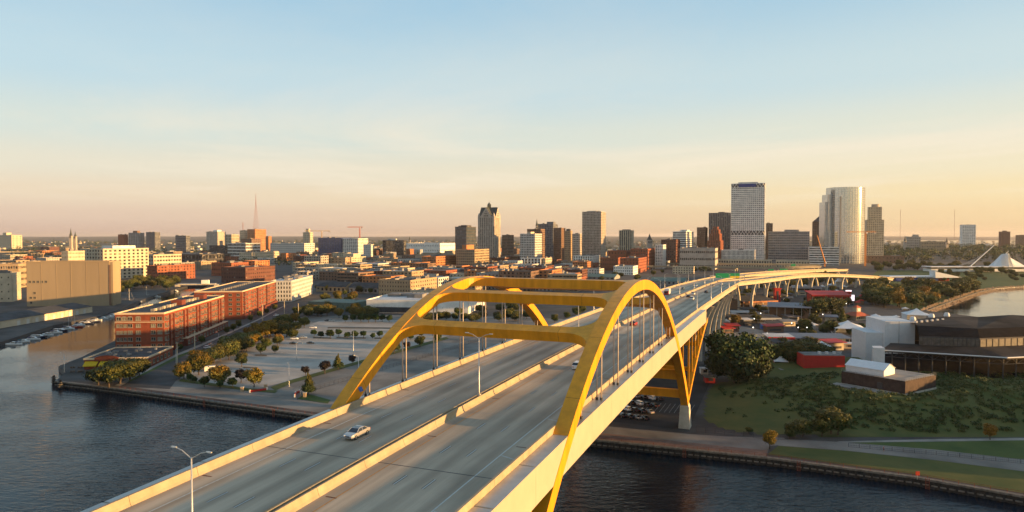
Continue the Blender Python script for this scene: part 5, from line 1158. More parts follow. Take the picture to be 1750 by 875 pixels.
while cnt < 292 and tries < 14000:
    tries += 1; D = 800 + 2300 * rr.random() ** 2.1
    lo, hi = (-20, 1225) if D > 1150 else (505, 1010); x = rr.uniform(lo, hi)
    if 200 < x < 360 and D < 1250: continue
    if D < 1000 and not (600 < x < 985): continue
    w = rr.uniform(14, 40); X = pixcol(x, D); rad = w * .55
    if any((X - fx) ** 2 + (D + 10 - fy) ** 2 < (rad + fr) ** 2 * .62 for fx, fy, fr in FOOT): continue
    fl = rr.choice([2, 2, 3, 3, 3, 4, 4, 5, 5, 6]) if D < 1900 else rr.choice([1, 2, 2, 3, 3, 4, 5]); H = fl * 3.7 + 1
    if x > 980: fl = min(fl, 3); H = fl * 3.7 + 1
    c = rr.choice(WC); rf = rr.choice(list(RN)); nu = rr.choice([0, 1, 2, 3]); yt = YH + (HC - ZG - H) * F / D
    wpx = w / D * F; where = 'west of the river' if x < 330 else 'among old warehouses' if x < 780 else 'below the towers'
    un = {0: 'bare', 1: 'one unit on', 2: 'two units on', 3: 'three units on'}[nu]
    lab = f'{NUMW[fl]} storey {CN[c]} block with {un} {RN[rf]} roof {where}' if nu else f'{NUMW[fl]} storey {CN[c]} block with bare {RN[rf]} roof {where}'
    wf, hf = rr.choice([(.45, .5), (.5, .55), (.35, .4), (.95, .45), (.55, .6)])
    bld('city_block', lab, x - wpx * .72, x + wpx * .28, x + wpx * .28 + 6, yt, D, fl, max(3, int(w / 4.2)), c, wf, hf, roof=rf, nu=nu, depth=rr.uniform(14, 45), group=lab)
    FOOT.append((X, D + 10, rad)); cnt += 1
# ---- far woods and suburbs: one mass each
ff = []
for k in range(1500):
    D = 1500 * (9500 / 1500) ** rr.random(); x = rr.uniform(-60, 1810); X = pixcol(x, D)
    if D < 2300 and x > 500: continue
    if any((X - fx) ** 2 + (D - fy) ** 2 < (fr + 14) ** 2 for fx, fy, fr in FOOT): continue
    r = rr.uniform(5, 9) * (1 + D / 6000); ff.append((X, D, ZG + r * .55, r))
for k in range(420):          # the wooded bluff on the east side
    D = rr.uniform(1750, 2900); x = rr.uniform(1500, 1800); X = pixcol(x, D)
    r = rr.uniform(7, 12); ff.append((X, D, ZG + r * .6 + (D - 1700) * .018, r))
lob = [(p[0], p[1], p[2], p[3], p[3] * .75) for p in ff]
obj('far_woods', leafmesh('far_woods', lob, 90000, 1.6, ['leaf_dark', 'leaf_green'], shell=.6, split=6), None, kind='stuff')
hb = MB()
for k in range(900):
    D = 2600 * (9000 / 2600) ** rr.random(); X = pixcol(rr.uniform(-60, 1800), D); w, d, h = rr.uniform(9, 26), rr.uniform(9, 20), rr.uniform(5, 11); hb.box((X, D, ZG + h / 2), (w, d, h), rr.uniform(-.5, .1), rr.choice([0, 0, 1, 2]))
obj('far_suburb', hb, ['wall_pale', 'wall_brown', 'wall_cream'], kind='stuff')
mat('far_land', (0.035, 0.04, 0.03), 0.95, var=0.2, scale=0.002)
b = MB(); n = 90
P = []
for i in range(n + 1):
    x = -16000 + 34000 * i / n
    for j, (D, h) in enumerate(((11000, 0), (15000, 26 + 10 * math.sin(i * .5) + 6 * math.sin(i * 1.7)), (20000, 52 + 12 * math.sin(i * .31 + 1) + 7 * math.sin(i * 1.3)), (26000, 60 + 8 * math.sin(i * .7)))): P.append((x * (D / 15000), D, ZG + .1 + h))
b.add(P, [(i * 4 + j, (i + 1) * 4 + j, (i + 1) * 4 + j + 1, i * 4 + j + 1) for i in range(n) for j in range(3)]); obj('hills', b, 'far_land', kind='structure', smooth=True)
# ------------------------------------------------------------------ trees
def rowt(kind, lst, label, group, wf=1.0, z=ZG):
    for x, y, yt in lst: tpx(kind, x, y, yt, label, group, wf * random.uniform(.9, 1.12), z)
rowt('round', [(537, 575, 563), (549, 578, 566), (565, 579, 563), (579, 575, 562), (593, 579, 567), (607, 579, 565), (621, 577, 565), (637, 580, 569), (649, 577, 565), (700, 580, 570), (720, 576, 566)], 'small round green tree in the planted islands of the parking lot', 'round trees in the parking lot islands')
rowt('purple', [(522, 642, 626), (555, 639, 617), (602, 623, 607), (656, 609, 597), (695, 598, 584), (412, 654, 631)], 'dark purple leaved tree on the edge of the parking lot', 'purple trees edging the parking lot')
rowt('round', [(349, 661, 643), (398, 663, 645), (376, 664, 650), (325, 653, 638), (333, 655, 643)], 'small bright green tree on the verge beside the waterfront street', 'green trees on the waterfront verge')
rowt('autumn', [(314, 647, 618), (340, 641, 603), (434, 662, 629), (374, 660, 624), (352, 632, 608), (306, 649, 628)], 'orange tinted tree at the riverside corner of the parking lot', 'orange trees at the riverside corner')
rowt('gold', [(437, 583, 551), (426, 586, 559), (462, 577, 545), (450, 580, 553), (478, 588, 570)], 'golden leaved tree in the belt between street and parking lot', 'golden trees in the street belt')
rowt('olive', [(391, 615, 584), (377, 618, 588), (358, 622, 600), (490, 576, 552), (474, 590, 574), (505, 567, 549), (484, 570, 549), (520, 560, 541), (412, 598, 570), (400, 606, 580), (500, 580, 562)], 'olive green tree in the belt between street and parking lot', 'olive trees in the street belt')
rowt('dome', [(413, 627, 603), (446, 606, 586), (417, 601, 579), (455, 598, 578), (470, 604, 590)], 'dense dark green tree on the west edge of the parking lot', 'dense green trees on the west lot edge')
rowt('conic', [(578, 631, 606)], 'green cone shaped tree on the hedge line between two purple trees', None)
rowt('conic', [(527, 674, 638)], 'green spruce by the parking lot entrance near the quay', None, .85)
rowt('dome', [(674, 604, 583), (718, 593, 574), (748, 586, 568), (777, 572, 557), (702, 581, 571), (800, 566, 553)], 'green tree along the fence behind the arch hangers', 'green trees behind the arch hangers')
rowt('round', [(617, 551, 536), (630, 551, 536), (642, 551, 536), (653, 550, 537), (665, 551, 538), (700, 551, 537), (712, 551, 536), (690, 550, 539), (603, 550, 537), (590, 551, 538)], 'small tree in the row in front of the white warehouse', 'trees in front of the white warehouse')
rowt('olive', [(168, 658, 626), (186, 662, 620), (205, 656, 612), (222, 650, 610), (238, 643, 612), (176, 650, 628)], 'loose olive gold tree on the point in front of the restaurant', 'trees in front of the restaurant', 1.15)
rowt('dome', [(308, 600, 588), (345, 588, 574), (388, 571, 558), (408, 561, 547), (428, 550, 538), (443, 543, 531), (456, 538, 527), (470, 531, 520), (399, 566, 553)], 'small street tree beside the brick apartment blocks', 'street trees along the apartment blocks', .8)
rr = random.Random(77)
rowt('dome', [(rr.uniform(205, 300), rr.uniform(492, 514), 0) for k in range(0)], 'x', 'x')
for k in range(20):
    x = 206 + k * 4.9; y = rr.uniform(488, 496) + max(0, 240 - x) * .25 ; tpx('olive' if k % 3 else 'dome', x, y, y - rr.uniform(13, 20), '{k} tree in the dense clump behind the marina', 'trees behind the marina')
for k in range(40):
    x = rr.uniform(505, 640); y = 512 + rr.random() * 32
    if x > 612: y = rr.uniform(538, 546)
    if x < 535 and y < 525: continue
    tpx(rr.choice(['olive', 'dome', 'olive', 'autumn']), x, y, y - rr.uniform(12, 20) * (y - 404) / 130, '{k} tree in the wood between the street and the green shed', 'trees between the street and the green shed')
for k in range(26):
    x = rr.uniform(505, 760); y = rr.uniform(487, 506)
    tpx(rr.choice(['olive', 'dome', 'gold', 'dome']), x, y, y - rr.uniform(8, 14), 'small {k} tree among the old warehouse streets', 'trees among the warehouse streets')
rowt('olive', [(735, 549, 533), (750, 549, 532), (762, 548, 531), (778, 548, 534), (868, 547, 528), (880, 549, 535), (850, 545, 532)], 'olive tree at the end of the white warehouse', 'olive trees by the white warehouse')
rowt('dome', [(948, 552, 537), (969, 546, 533), (985, 541, 525), (995, 536, 522), (1010, 520, 508), (820, 575, 560)], 'rounded green tree left of the bridge deck beyond the arch', 'trees left of the bridge deck')
for k in range(34):
    x = rr.uniform(880, 1230); y = rr.uniform(464, 482)
    if x > 1100 and y > 480 - (x - 1100) * .12: continue
    tpx(rr.choice(['olive', 'dome']), x, y, y - rr.uniform(6, 11), '{k} street tree beside the elevated expressway', 'trees beside the expressway')
rowt('big', [(1255, 655, 568)], 'very large dark broad tree at the foot of the bridge piers', None, .92)
rowt('big', [(1284, 648, 604)], 'smaller broad tree leaning out of the very large dark tree', None, 1.0)
rowt('dome', [(1338, 626, 588), (1358, 629, 582), (1379, 625, 582), (1398, 622, 586), (1415, 618, 592), (1348, 622, 590)], 'dark green tree in the hedge row above the red pavilion', 'trees above the red pavilion', 1.1)
rowt('gold', [(1257, 557, 537)], 'golden tree beside the dark long roof on the festival grounds', None)
rowt('dome', [(1376, 569, 545), (1366, 566, 552)], 'green tree beside the small arched white tent', 'trees beside the arched tent'); rowt('olive', [(1419, 572, 546), (1408, 572, 552)], 'bushy olive tree in front of the blue grey long roof', 'olive trees by the long roof')
rowt('olive', [(1375, 542, 514), (1393, 546, 508), (1412, 542, 506), (1430, 534, 508), (1362, 546, 522), (1345, 540, 522), (1402, 534, 510)], 'spreading olive tree amid the festival stages', 'olive trees amid the festival stages', 1.15)
rowt('conic', [(1439, 553, 529)], 'dark conifer beside the clock kiosk', None, .8)
rowt('round', [(1473, 566, 552), (1497, 566, 553), (1509, 566, 555)], 'small tree before the large peaked tent', 'trees before the large tent')
def bankY(x): return 531 if x < 1583 else 531 - (x - 1583) * .325
for k in range(95):
    x = rr.uniform(1484, 1668); y = bankY(x) - 5 - 34 * rr.random() ** 1.3 * (1 if x < 1600 else .55)
    tpx(rr.choice(['olive', 'olive', 'dome', 'olive', 'dome', 'gold']), x, y, y - rr.uniform(16, 27) * (y - 404) / 110, 'large {k} tree on the lagoon shore above the stone bank', 'trees on the lagoon shore', 1.15)
for k in range(46):
    x = rr.uniform(1222, 1470); y = rr.uniform(505, 600)
    if y > 560 and x < 1320: continue
    tpx(rr.choice(['olive', 'dome', 'round', 'dome']), x, y, y - rr.uniform(8, 15) * (y - 404) / 130, 'small {k} tree among the festival stands', 'small trees among the festival stands')
for k in range(60):
    x = rr.uniform(1235, 1500); y = rr.uniform(474, 522)
    if y < 486 and x < 1330: continue
    tpx(rr.choice(['olive', 'dome', 'dome']), x, y, y - rr.uniform(9, 17), '{k} tree between the festival stands and the curved ramp', 'trees between festival stands and ramp')
for k in range(46):
    x = rr.uniform(1490, 1755); y = rr.uniform(458, 470) if x > 1640 else rr.uniform(455, 466)
    tpx(rr.choice(['olive', 'dome']), x, y, y - rr.uniform(8, 13), '{k} tree in the lakefront park below the bluff', 'trees in the lakefront park')
rowt('gold', [(1315, 767, 734), (1692, 752, 724)], 'yellowing young tree beside the cycle path', 'yellowing trees by the cycle path', .9)
for k, (x, y, yt) in enumerate([(1358, 748, 722), (1372, 746, 718), (1420, 742, 698), (1405, 746, 716), (1432, 744, 706), (1350, 750, 734), (1280, 741, 730)]): tpx('dome', x, y, yt, 'dark shrub at the foot of the grassed mound by the fence', 'shrubs at the foot of the mound', 1.25)
for k in range(30):
    t = rr.random(); x = 335 + 190 * t + rr.uniform(-9, 12); y = 640 - 92 * t ** .8 + rr.uniform(-6, 5)
    tpx(rr.choice(['olive', 'dome', 'olive', 'gold', 'dome']), x, y, y - rr.uniform(20, 30) * (y - 404) / 200, 'bushy {k} tree in the thick belt along the street', 'trees in the thick street belt', 1.15)
for k in range(22):      # unseen lakeside belt, added to shade the mound and quay
    t = k / 21; tree('olive' if k % 2 else 'dome', (212 + 50 * t + rr.uniform(-6, 6), 172 + 105 * t, ZG), rr.uniform(12, 17), f"tall {KW['olive' if k % 2 else 'dome']} tree in the unseen shade belt added past the lawn", 'added shade trees on the lake side', 1.2)
for k in range(40):
    x = rr.uniform(1600, 1760); y = rr.uniform(462, 484)
    if y > 492 - (x - 1600) * .03: continue
    tpx(rr.choice(['olive', 'dome']), x, y, y - rr.uniform(7, 11), '{k} park tree behind the lagoon lawn', 'park trees behind the lagoon lawn', 1.1)
for k in range(26):
    x = rr.uniform(730, 905); y = rr.uniform(526, 556)
    if 620 < x < 812 and y < 540: continue
    tpx(rr.choice(['olive', 'dome', 'olive']), x, y, y - rr.uniform(11, 17), '{k} tree behind the arch on the far side of the lot', 'trees behind the arch beyond the lot', 1.1)
# ------------------------------------------------------------------ street lamps
mat('lamp_steel', (0.50, 0.48, 0.44), 0.35, metal=0.5)
def lamp_proto(h, arm, n=2):
    r = thing('street_lamp', 'x', 'street lamp'); b = MB(); b.tube([(0, 0, 0), (0, 0, .5), (0, 0, h)], [.17, .13, .08], 10); obj('pole', b, 'lamp_steel', r, world=False, smooth=True)
    b = MB(); b.box((0, 0, .1), (.6, .6, .25)); obj('base', b, 'concrete', r, world=False)
    for s in ((-1, 1) if n == 2 else (1,)):
        b = MB(); b.tube([(0, 0, h - .15), (s * arm * .6, 0, h + .55), (s * arm, 0, h + .75)], .05, 6); a = obj('arm', b, 'lamp_steel', r, world=False)
        b = MB(); b.sweep([[(s * (arm - .05 + .35 * i), y * w, h + .75 + z) for y, z in ((-1, 0), (1, 0), (.7, .11), (-.7, .11))] for i, w in enumerate((.08, .16, .10))]); obj('lamp_head', b, 'lamp_steel', a, world=False, fix=True)
    return freeze(r)
LP2 = lamp_proto(10.5, 2.1); LP1 = lamp_proto(9.5, 1.6, 1); first = {}
def lamp(pr, loc, rz, label, group=None, sc=1.0):
    if pr.name not in first:
        first[pr.name] = 1; o = pr; o.location = loc; o.rotation_euler = (0, 0, rz); o.scale = (sc, sc, sc); o['label'] = label
    else: o = dup(pr, loc, rz, sc, label)
    if group: o['group'] = group
    elif 'group' in o: del o['group']
    return o
for s, lb in ((-105.3, 'twin arm lamp on the median in front of the arch'), (-40.9, 'twin arm lamp on the median under the foremost cross brace'), (23.5, 'twin arm lamp on the median under the far half of the arch')):
    p = bp(s, 0, zD(s) + .98); lamp(LP2, tuple(p), -BA, lb, None, .9 if s < -100 else 1.0)
for s in np.arange(92, S1, 62):
    p = bp(s, 0, zD(s) + .98); lamp(LP2, tuple(p), -BA, 'twin arm lamp on the median beyond the arch', 'median lamps beyond the arch')
for i, s in enumerate(np.arange(110, S1, 58)):
    for sd in (-1, 1):
        p = bp(s + (20 if sd > 0 else 0), sd * 18.8, zD(s) + .1); lamp(LP1, tuple(p), -BA + (math.pi if sd > 0 else 0), 'single arm lamp on the parapet beyond the arch', 'parapet lamps beyond the arch')
for x, y, yt in [(507, 616, 584), (494, 661, 619), (517, 588, 574), (604, 607, 563), (613, 660, 606), (343, 581, 565), (301, 625, 594), (374, 590, 568), (110, 636, 602), (1205, 581, 556), (1254, 640, 610), (1388, 633, 608), (1220, 560, 545), (1300, 598, 570)]:
    p = px(x, y, ZG); lamp(LP1, (p.x, p.y, ZG), rr.uniform(0, 6), 'slim lamp post standing on the open ground or lot', 'lamp posts on open ground and lots', max(.5, (zat(yt, p) - ZG) / 10.2))
# utility poles by the apartments
for x, y, yt in [(303, 625, 585), (333, 602, 565), (449, 558, 520), (510, 545, 518), (486, 540, 512)]:
    p = px(x, y, ZG); t = thing('utility_pole', 'wooden utility pole on the street beside the apartment blocks', 'pole', (p.x, p.y, ZG), group='utility poles beside the apartments'); h = zat(yt, p) - ZG; b = MB(); b.tube([(p.x, p.y, ZG), (p.x, p.y, ZG + h)], [.28, .2], 7); obj('post', b, 'wall_cream', t); b = MB(); b.box((p.x, p.y, ZG + h - .8), (2.2, .14, .14)); obj('cross_arm', b, 'timber', t)
# ------------------------------------------------------------------ vehicles
def car_proto(name, paint, kind='sedan', detail=True):
    r = thing(name, 'x', 'car' if kind != 'truck' else 'truck'); Lc, Wc = (4.9, 1.84) if kind == 'sedan' else (4.6, 1.9)
    hw = Wc / 2; st = [(-2.42, .42, .80, .86), (-2.30, .28, .92, .95), (-1.6, .22, .98, 1.0), (-.6, .20, .96, 1.0), (.5, .20, .95, 1.0), (1.3, .20, .93, 1.0), (1.9, .22, .84, .97), (2.25, .28, .74, .90), (2.42, .38, .62, .80)]
    if kind == 'suv': st = [(x, z0, z1 + .18, k) for x, z0, z1, k in st]
    secs = []
    for x, z0, z1, k in st: secs.append([(x, -hw * k * .93, z0), (x, hw * k * .93, z0), (x, hw * k, z0 + .2), (x, hw * k, (z0 + z1) / 2 + .08), (x, hw * k * .93, z1), (x, -hw * k * .93, z1), (x, -hw * k, (z0 + z1) / 2 + .08), (x, -hw * k, z0 + .2)])
    b = MB(); b.sweep(secs); body = obj('body', b, paint, r, world=False, fix=True, smooth=False)
    zb = .94 if kind == 'sedan' else 1.1; zt = 1.42 if kind == 'sedan' else 1.72
    xs = ((-1.75, -1.05), (1.15, .30)) if kind == 'sedan' else ((-2.2, -1.95), (1.15, .45)); w0, w1_ = hw * .90, hw * .72
    (bx0, tx0), (bx1, tx1) = xs
    g = MB(); g.sweep([[(bx0, -w0, zb), (bx0, w0, zb), (bx1, w0, zb), (bx1, -w0, zb)], [(tx0, -w1_, zt - .06), (tx0, w1_, zt - .06), (tx1, w1_, zt - .06), (tx1, -w1_, zt - .06)]]); obj('cabin_glass', g, 'car_glass', r, world=False, fix=True)
    g = MB(); g.sweep([[(tx0 - .05, -w1_ - .02, zt - .07), (tx0 - .05, w1_ + .02, zt - .07), (tx1 + .05, w1_ + .02, zt - .07), (tx1 + .05, -w1_ - .02, zt - .07)], [(tx0 + .1, -w1_ + .1, zt), (tx0 + .1, w1_ - .1, zt), (tx1 - .1, w1_ - .1, zt), (tx1 - .1, -w1_ + .1, zt)]]); rf = obj('roof', g, paint, r, world=False, fix=True)
    if detail:
        g = MB(); g.box(((tx0 + tx1) / 2 + .2, 0, zt + .005), (.75, .95, .02)); obj('sunroof', g, 'car_glass', rf, world=False)
        for s in (-1, 1):
            g = MB()
            for (b0, t0_) in ((bx0, tx0), (bx1, tx1), ((bx0 + bx1) / 2, (tx0 + tx1) / 2)): g.tube([(b0, s * (w0 + .01), zb), (t0_, s * (w1_ + .012), zt - .04)], .045, 5)
            obj('pillar', g, paint, r, world=False)
            g = MB(); g.box((.95, s * (hw + .08), 1.0), (.18, .2, .14)); obj('mirror', g, paint, r, world=False)
        g = MB(); g.box((2.40, 0, .60), (.08, .8, .14)); obj('grille', g, 'steel_dark', r, world=False)
        g = MB(); g.box((2.36, 0, .42), (.16, 1.5, .16)); obj('bumper', g, 'wall_grey', r, world=False)
    for s in (-1, 1):
        g = MB(); g.sweep([[(2.30, s * .42, .62), (2.30, s * .80, .62), (2.30, s * .80, .76), (2.30, s * .42, .76)], [(2.43, s * .46, .62), (2.38, s * .74, .62), (2.36, s * .74, .73), (2.40, s * .46, .73)]]); obj('headlight', g, 'lens_white', r, world=False, fix=True)
        g = MB(); g.box((-2.39, s * .62, .76), (.10, .42, .14)); obj('taillight', g, 'lens_red', r, world=False)
        for x in (-1.42, 1.48):
            g = MB(); g.tube([(x, s * (hw - .2), .33), (x, s * (hw + .02), .33)], .33, 16); wh_ = obj('wheel', g, 'tyre', r, world=False)
            g = MB(); g.tube([(x, s * (hw - .05), .33), (x, s * (hw + .035), .33)], .20, 12); obj('rim', g, 'steel_grey', wh_, world=False)
    return freeze(r)
mat('car_glass', (0.012, 0.014, 0.017), 0.05, spec=0.8, var=.02); mat('tyre', (0.015, 0.015, 0.015), 0.85); mat('lens_white', (0.6, 0.6, 0.58), 0.1); mat('lens_red', (0.35, 0.01, 0.01), 0.2)
mat('paint_silver', (0.46, 0.45, 0.43), 0.28, metal=0.55, var=.02, coat=.5); mat('paint_white', (0.70, 0.70, 0.69), 0.3, var=.02, coat=.4); mat('paint_dark', (0.025, 0.027, 0.032), 0.25, var=.05, coat=.5); mat('paint_red', (0.32, 0.02, 0.015), 0.3, var=.05, coat=.4)
CARS = {'silver': car_proto('silver_sedan', 'paint_silver'), 'white': car_proto('white_car', 'paint_white', 'suv', False), 'dark': car_proto('dark_car', 'paint_dark', 'sedan', False), 'red': car_proto('red_car', 'paint_red', 'suv', False)}
usedc = set()
def car(k, loc, rz, label, group=None):
    if k not in usedc: usedc.add(k); o = CARS[k]; o.location = loc; o.rotation_euler = (0, 0, rz); o['label'] = label
    else: o = dup(CARS[k], loc, rz, 1.0, label)
    if group: o['group'] = group
    elif 'group' in o: del o['group']
    return o
NORTH = math.pi / 2 - BA; SOUTH = NORTH + math.pi
def deckcar(k, s, l, label, group=None): p = bp(s, l, zD(s) + .01); return car(k, tuple(p), NORTH if l > 0 else SOUTH, label, group)
deckcar('silver', -67.0, -8.3, 'silver sedan with sunroof driving alone before the arch')
deckcar('white', -6, 8.6, 'white car half hidden behind the right arch rib')
deckcar('dark', 62, -4.5, 'dark car driving away from the arch on the left carriageway'); deckcar('red', 74, 4.6, 'reddish dark car beside the median just past the arch')
deckcar('white', 196, 8.8, 'white car on the right carriageway between two dark cars'); deckcar('dark', 214, 4.8, 'dark car close to the median beside the white car'); deckcar('white', 236, 4.6, 'white car hugging the median further up the bridge'); deckcar('dark', 262, 8.9, 'small dark car further up the right carriageway'); deckcar('silver', 345, 5, 'silver car far up the right carriageway'); deckcar('white', 372, 8.5, 'white van like car far up the right carriageway')
deckcar('dark', 290, -8.4, 'dark car far up the left carriageway'); deckcar('white', 330, -5, 'white car far up the left carriageway'); deckcar('dark', 352, -8.6, 'dark car following the white one far up the left carriageway')
# box truck coming down the left carriageway
p = bp(228, -8.5, zD(228)); tr = thing('box_truck', 'white and red box truck on the left carriageway beyond the arch', 'truck', tuple(p), SOUTH)
b = MB(); b.box((-1.2, 0, 2.0), (6.0, 2.5, 2.8)); obj('cargo_box', b, 'paint_white', tr, world=False); b = MB(); b.box((2.9, 0, 1.4), (1.9, 2.3, 2.0)); cb = obj('cab', b, 'paint_red', tr, world=False); b = MB(); b.box((3.87, 0, 1.8), (.06, 2.0, .8)); obj('windscreen', b, 'car_glass', cb, world=False)
for x in (-3, 2.7):
    for y in (-1.1, 1.1): b = MB(); b.tube([(x, y - .15, .48), (x, y + .15, .48)], .48, 12); obj('wheel', b, 'tyre', tr, world=False)
# parked cars
for i, (x, y, k, a) in enumerate([(502, 588, 'dark', 0), (531, 587, 'dark', 0), (503, 580, 'white', 0), (518, 578, 'silver', .1), (535, 561, 'white', 0), (355, 595, 'white', 1.2), (362, 590, 'silver', 1.2), (385, 580, 'dark', 1.2), (472, 540, 'white', 1.2), (560, 549, 'dark', .3), (567, 549, 'silver', .3), (702, 549, 'white', .2)]):
    p = px(x, y, ZG + .1); car(k, (p.x, p.y, ZG + .1), a, f'parked {k} car by the street or lot edge left of the arch', 'cars parked on the left bank')
for i in range(16):
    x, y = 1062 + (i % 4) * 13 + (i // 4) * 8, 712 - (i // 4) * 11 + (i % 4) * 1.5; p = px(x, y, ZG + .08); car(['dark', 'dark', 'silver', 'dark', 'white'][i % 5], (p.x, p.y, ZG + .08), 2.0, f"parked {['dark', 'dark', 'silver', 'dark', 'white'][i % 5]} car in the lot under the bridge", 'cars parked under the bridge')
p = px(362, 635, ZG + .1); vn = thing('camper_van', 'white camper van parked among the autumn trees by the lot', 'van', (p.x, p.y, ZG + .1), .35); b = MB(); b.sweep([[(x, -1.1, .45), (x, 1.1, .45), (x, 1.1, h), (x, -1.1, h)] for x, h in ((-3.2, 2.9), (1.6, 2.9), (2.2, 1.9), (3.1, 1.3))]); obj('body', b, 'paint_white', vn, world=False, fix=True)
b = MB(); b.sweep([[(1.72, -1.0, 2.75), (1.72, 1.0, 2.75), (2.28, 1.0, 1.9), (2.28, -1.0, 1.9)], [(1.76, -1.0, 2.8), (1.76, 1.0, 2.8), (2.32, 1.0, 1.95), (2.32, -1.0, 1.95)]]); obj('windscreen', b, 'car_glass', vn, world=False, fix=True)
for x in (-2, 2.1):
    for y in (-1, 1): b = MB(); b.tube([(x, y - .14, .38), (x, y + .14, .38)], .38, 12); obj('wheel', b, 'tyre', vn, world=False)
# ------------------------------------------------------------------ overhead green road signs
mat('sign_green', (0.0, 0.22, 0.09), 0.5, var=.03); mat('sign_yellow', (0.6, 0.42, 0.02), 0.5)
def sgn(label, D, xs, yt, yb, yellow=None, posts=True):
    P0, P1_ = pixcol(xs[0], D), pixcol(xs[-1], D); z1 = zat(yt, Vector((0, D))); z0 = zat(yb, Vector((0, D))); t = thing('road_sign', label, 'sign', (P0, D, z0))
    for a, c in zip(xs[:-1], xs[1:]): b = MB(); b.box(((pixcol(a, D) + pixcol(c, D)) / 2, D, (z0 + z1) / 2), (pixcol(c, D) - pixcol(a, D) - .3, .2, z1 - z0)); pn = obj('sign_panel', b, 'sign_green', t)
    if yellow: b = MB(); b.box(((pixcol(xs[-2], D) + P1_) / 2, D - .15, z0 + (z1 - z0) * .2), (P1_ - pixcol(xs[-2], D) - .4, .1, (z1 - z0) * .38)); obj('exit_panel', b, 'sign_yellow', pn)
    b = MB(); b.box(((P0 + P1_) / 2, D + .5, (z0 + z1) / 2), (P1_ - P0 + 8, .5, .6))
    for x in (P0 - 4, P1_ + 4): b.box((x, D + .5, (z0 + z1) / 2 - 3.4), (.5, .5, 7.5))
    obj('gantry', b, 'lamp_steel', t)
sgn('pair of green overhead signs, one with a yellow strip, above the bridge deck', 575, [1223, 1248, 1265], 467, 475, True)
sgn('narrow green overhead sign by the expressway piers', 1150, [1313, 1323], 460, 465); sgn('wide green overhead sign beside the narrow one', 1150, [1333, 1347], 459, 465); sgn('green overhead sign above the right hand ramp', 1180, [1408, 1419], 459, 463); sgn('small green sign on the cream podium wall side', 1350, [1352, 1360], 451, 455)
# ------------------------------------------------------------------ festival grounds
mat('tent_white', (0.68, 0.68, 0.67), 0.7, var=.03); mat('stage_red', (0.42, 0.02, 0.015), 0.6, var=.06); mat('pavilion_roof', (0.12, 0.13, 0.16), 0.55, var=.1); mat('stone_bank', (0.34, 0.24, 0.15), 0.9, var=.3, scale=1.2)
def tent(label, x, y, wpx, ytop, group=None, red=False, d=None):
    p = px(x, y, ZG); w = wpx / F * p.y; d = d or w; h = max(2.6, (zat(ytop, p) - ZG)); t = thing('tent', label, 'tent', (p.x, p.y + d / 2, ZG), rz=-.3, group=group); e = h * .55
    b = MB(); n = 8; pts = []
    for q, zz in ((1.0, e), (.55, e + (h - e) * .32), (.22, e + (h - e) * .68), (0.02, h)): pts.append([(sx * w / 2 * q, sy * d / 2 * q, zz) for sx, sy in ((-1, -1), (1, -1), (1, 1), (-1, 1))])
    b.sweep(pts); obj('canopy', b, 'tent_white', t, world=False, fix=True)
    b = MB()
    for sx, sy in ((-1, -1), (1, -1), (1, 1), (-1, 1)): b.box((sx * w * .48, sy * d * .48, e / 2), (.12, .12, e))
    obj('tent_pole', b, 'lamp_steel', t, world=False)
    b = MB(); b.box((0, d * .47, e / 2), (w * .94, .08, e)); b.box((-w * .47, 0, e / 2), (.08, d * .94, e)); obj('side_wall', b, 'stage_red' if red else 'tent_white', t, world=False)
for x, y, w, yt in [(1227, 555, 11, 545), (1243, 555, 11, 545), (1362, 493, 16, 485), (1378, 492, 10, 486), (1425, 492, 14, 484), (1445, 494, 12, 487), (1408, 494, 12, 487), (1430, 500, 10, 494), (1252, 512, 10, 504), (1520, 548, 12, 541), (1535, 545, 12, 539), (1501, 545, 16, 537), (1550, 530, 10, 525), (1470, 546, 10, 540)]:
    tent('small white peaked tent on the festival grounds', x, y, w, yt, 'small white tents on the festival grounds')
tent('white peaked tent with a red side wall below the hedge row', 1339, 630, 24, 609, None, True); tent('white arched entrance tent beside the festival trees', 1387, 568, 18, 548); tent('large white peaked tent in front of the clock kiosk', 1463, 576, 50, 551, None, d=22); tent('large white peaked tent at the lagoon end of the amphitheatre', 1578, 551, 40, 529); tent('white sail like tent beside the curved ramp', 1438, 492, 14, 473); tent('white container like tent near the red pavilion', 1411, 604, 30, 585)
def pavilion(label, xa, xb, yb, yt, d, roof, wall='steel_dark', ang=GA, fascia=None, tilt=1.5, name='pavilion', posts=6, back=True):
    P = px(xb, yb, ZG); P.z = 0; ax, dp = grid(ang); w = abs(hit(P, ax, xa)); A = P - ax * w; zt = max(ZG + 3, zat(yt, P)); t = thing(name, label, 'pavilion', (P.x, P.y, ZG)); an = math.atan2(ax.y, ax.x)
    b = MB(); e = 1.2; q = [A - ax * e - dp * e, P + ax * e - dp * e, P + ax * e + dp * (d + e), A - ax * e + dp * (d + e)]
    b.sweep([[q[0] + Vector((0, 0, zt + s_)), q[1] + Vector((0, 0, zt + s_)), q[2] + Vector((0, 0, zt + tilt + s_)), q[3] + Vector((0, 0, zt + tilt + s_))] for s_ in (0, .4)]); ro = obj('roof', b, roof, t, fix=True)
    if fascia: b = MB(); m_ = (q[0] + q[1]) / 2 - dp * .1; b.box((m_.x, m_.y, zt - .3), (w + 2 * e, .25, 1.5), an); obj('fascia', b, fascia, ro)
    for k in range(posts):
        for y in (.3, d - .3): c_ = A + ax * (w * k / (posts - 1)) + dp * y; b = MB(); b.box((c_.x, c_.y, (ZG + zt) / 2), (.4, .4, zt - ZG), an); obj('post', b, 'steel_grey', t)
    if back: b = MB(); c_ = A + ax * w / 2 + dp * d * .62; b.box((c_.x, c_.y, (ZG + zt) / 2), (w * .96, d * .66, zt - ZG - .1), an); obj('bar_block', b, wall, t)
    return t
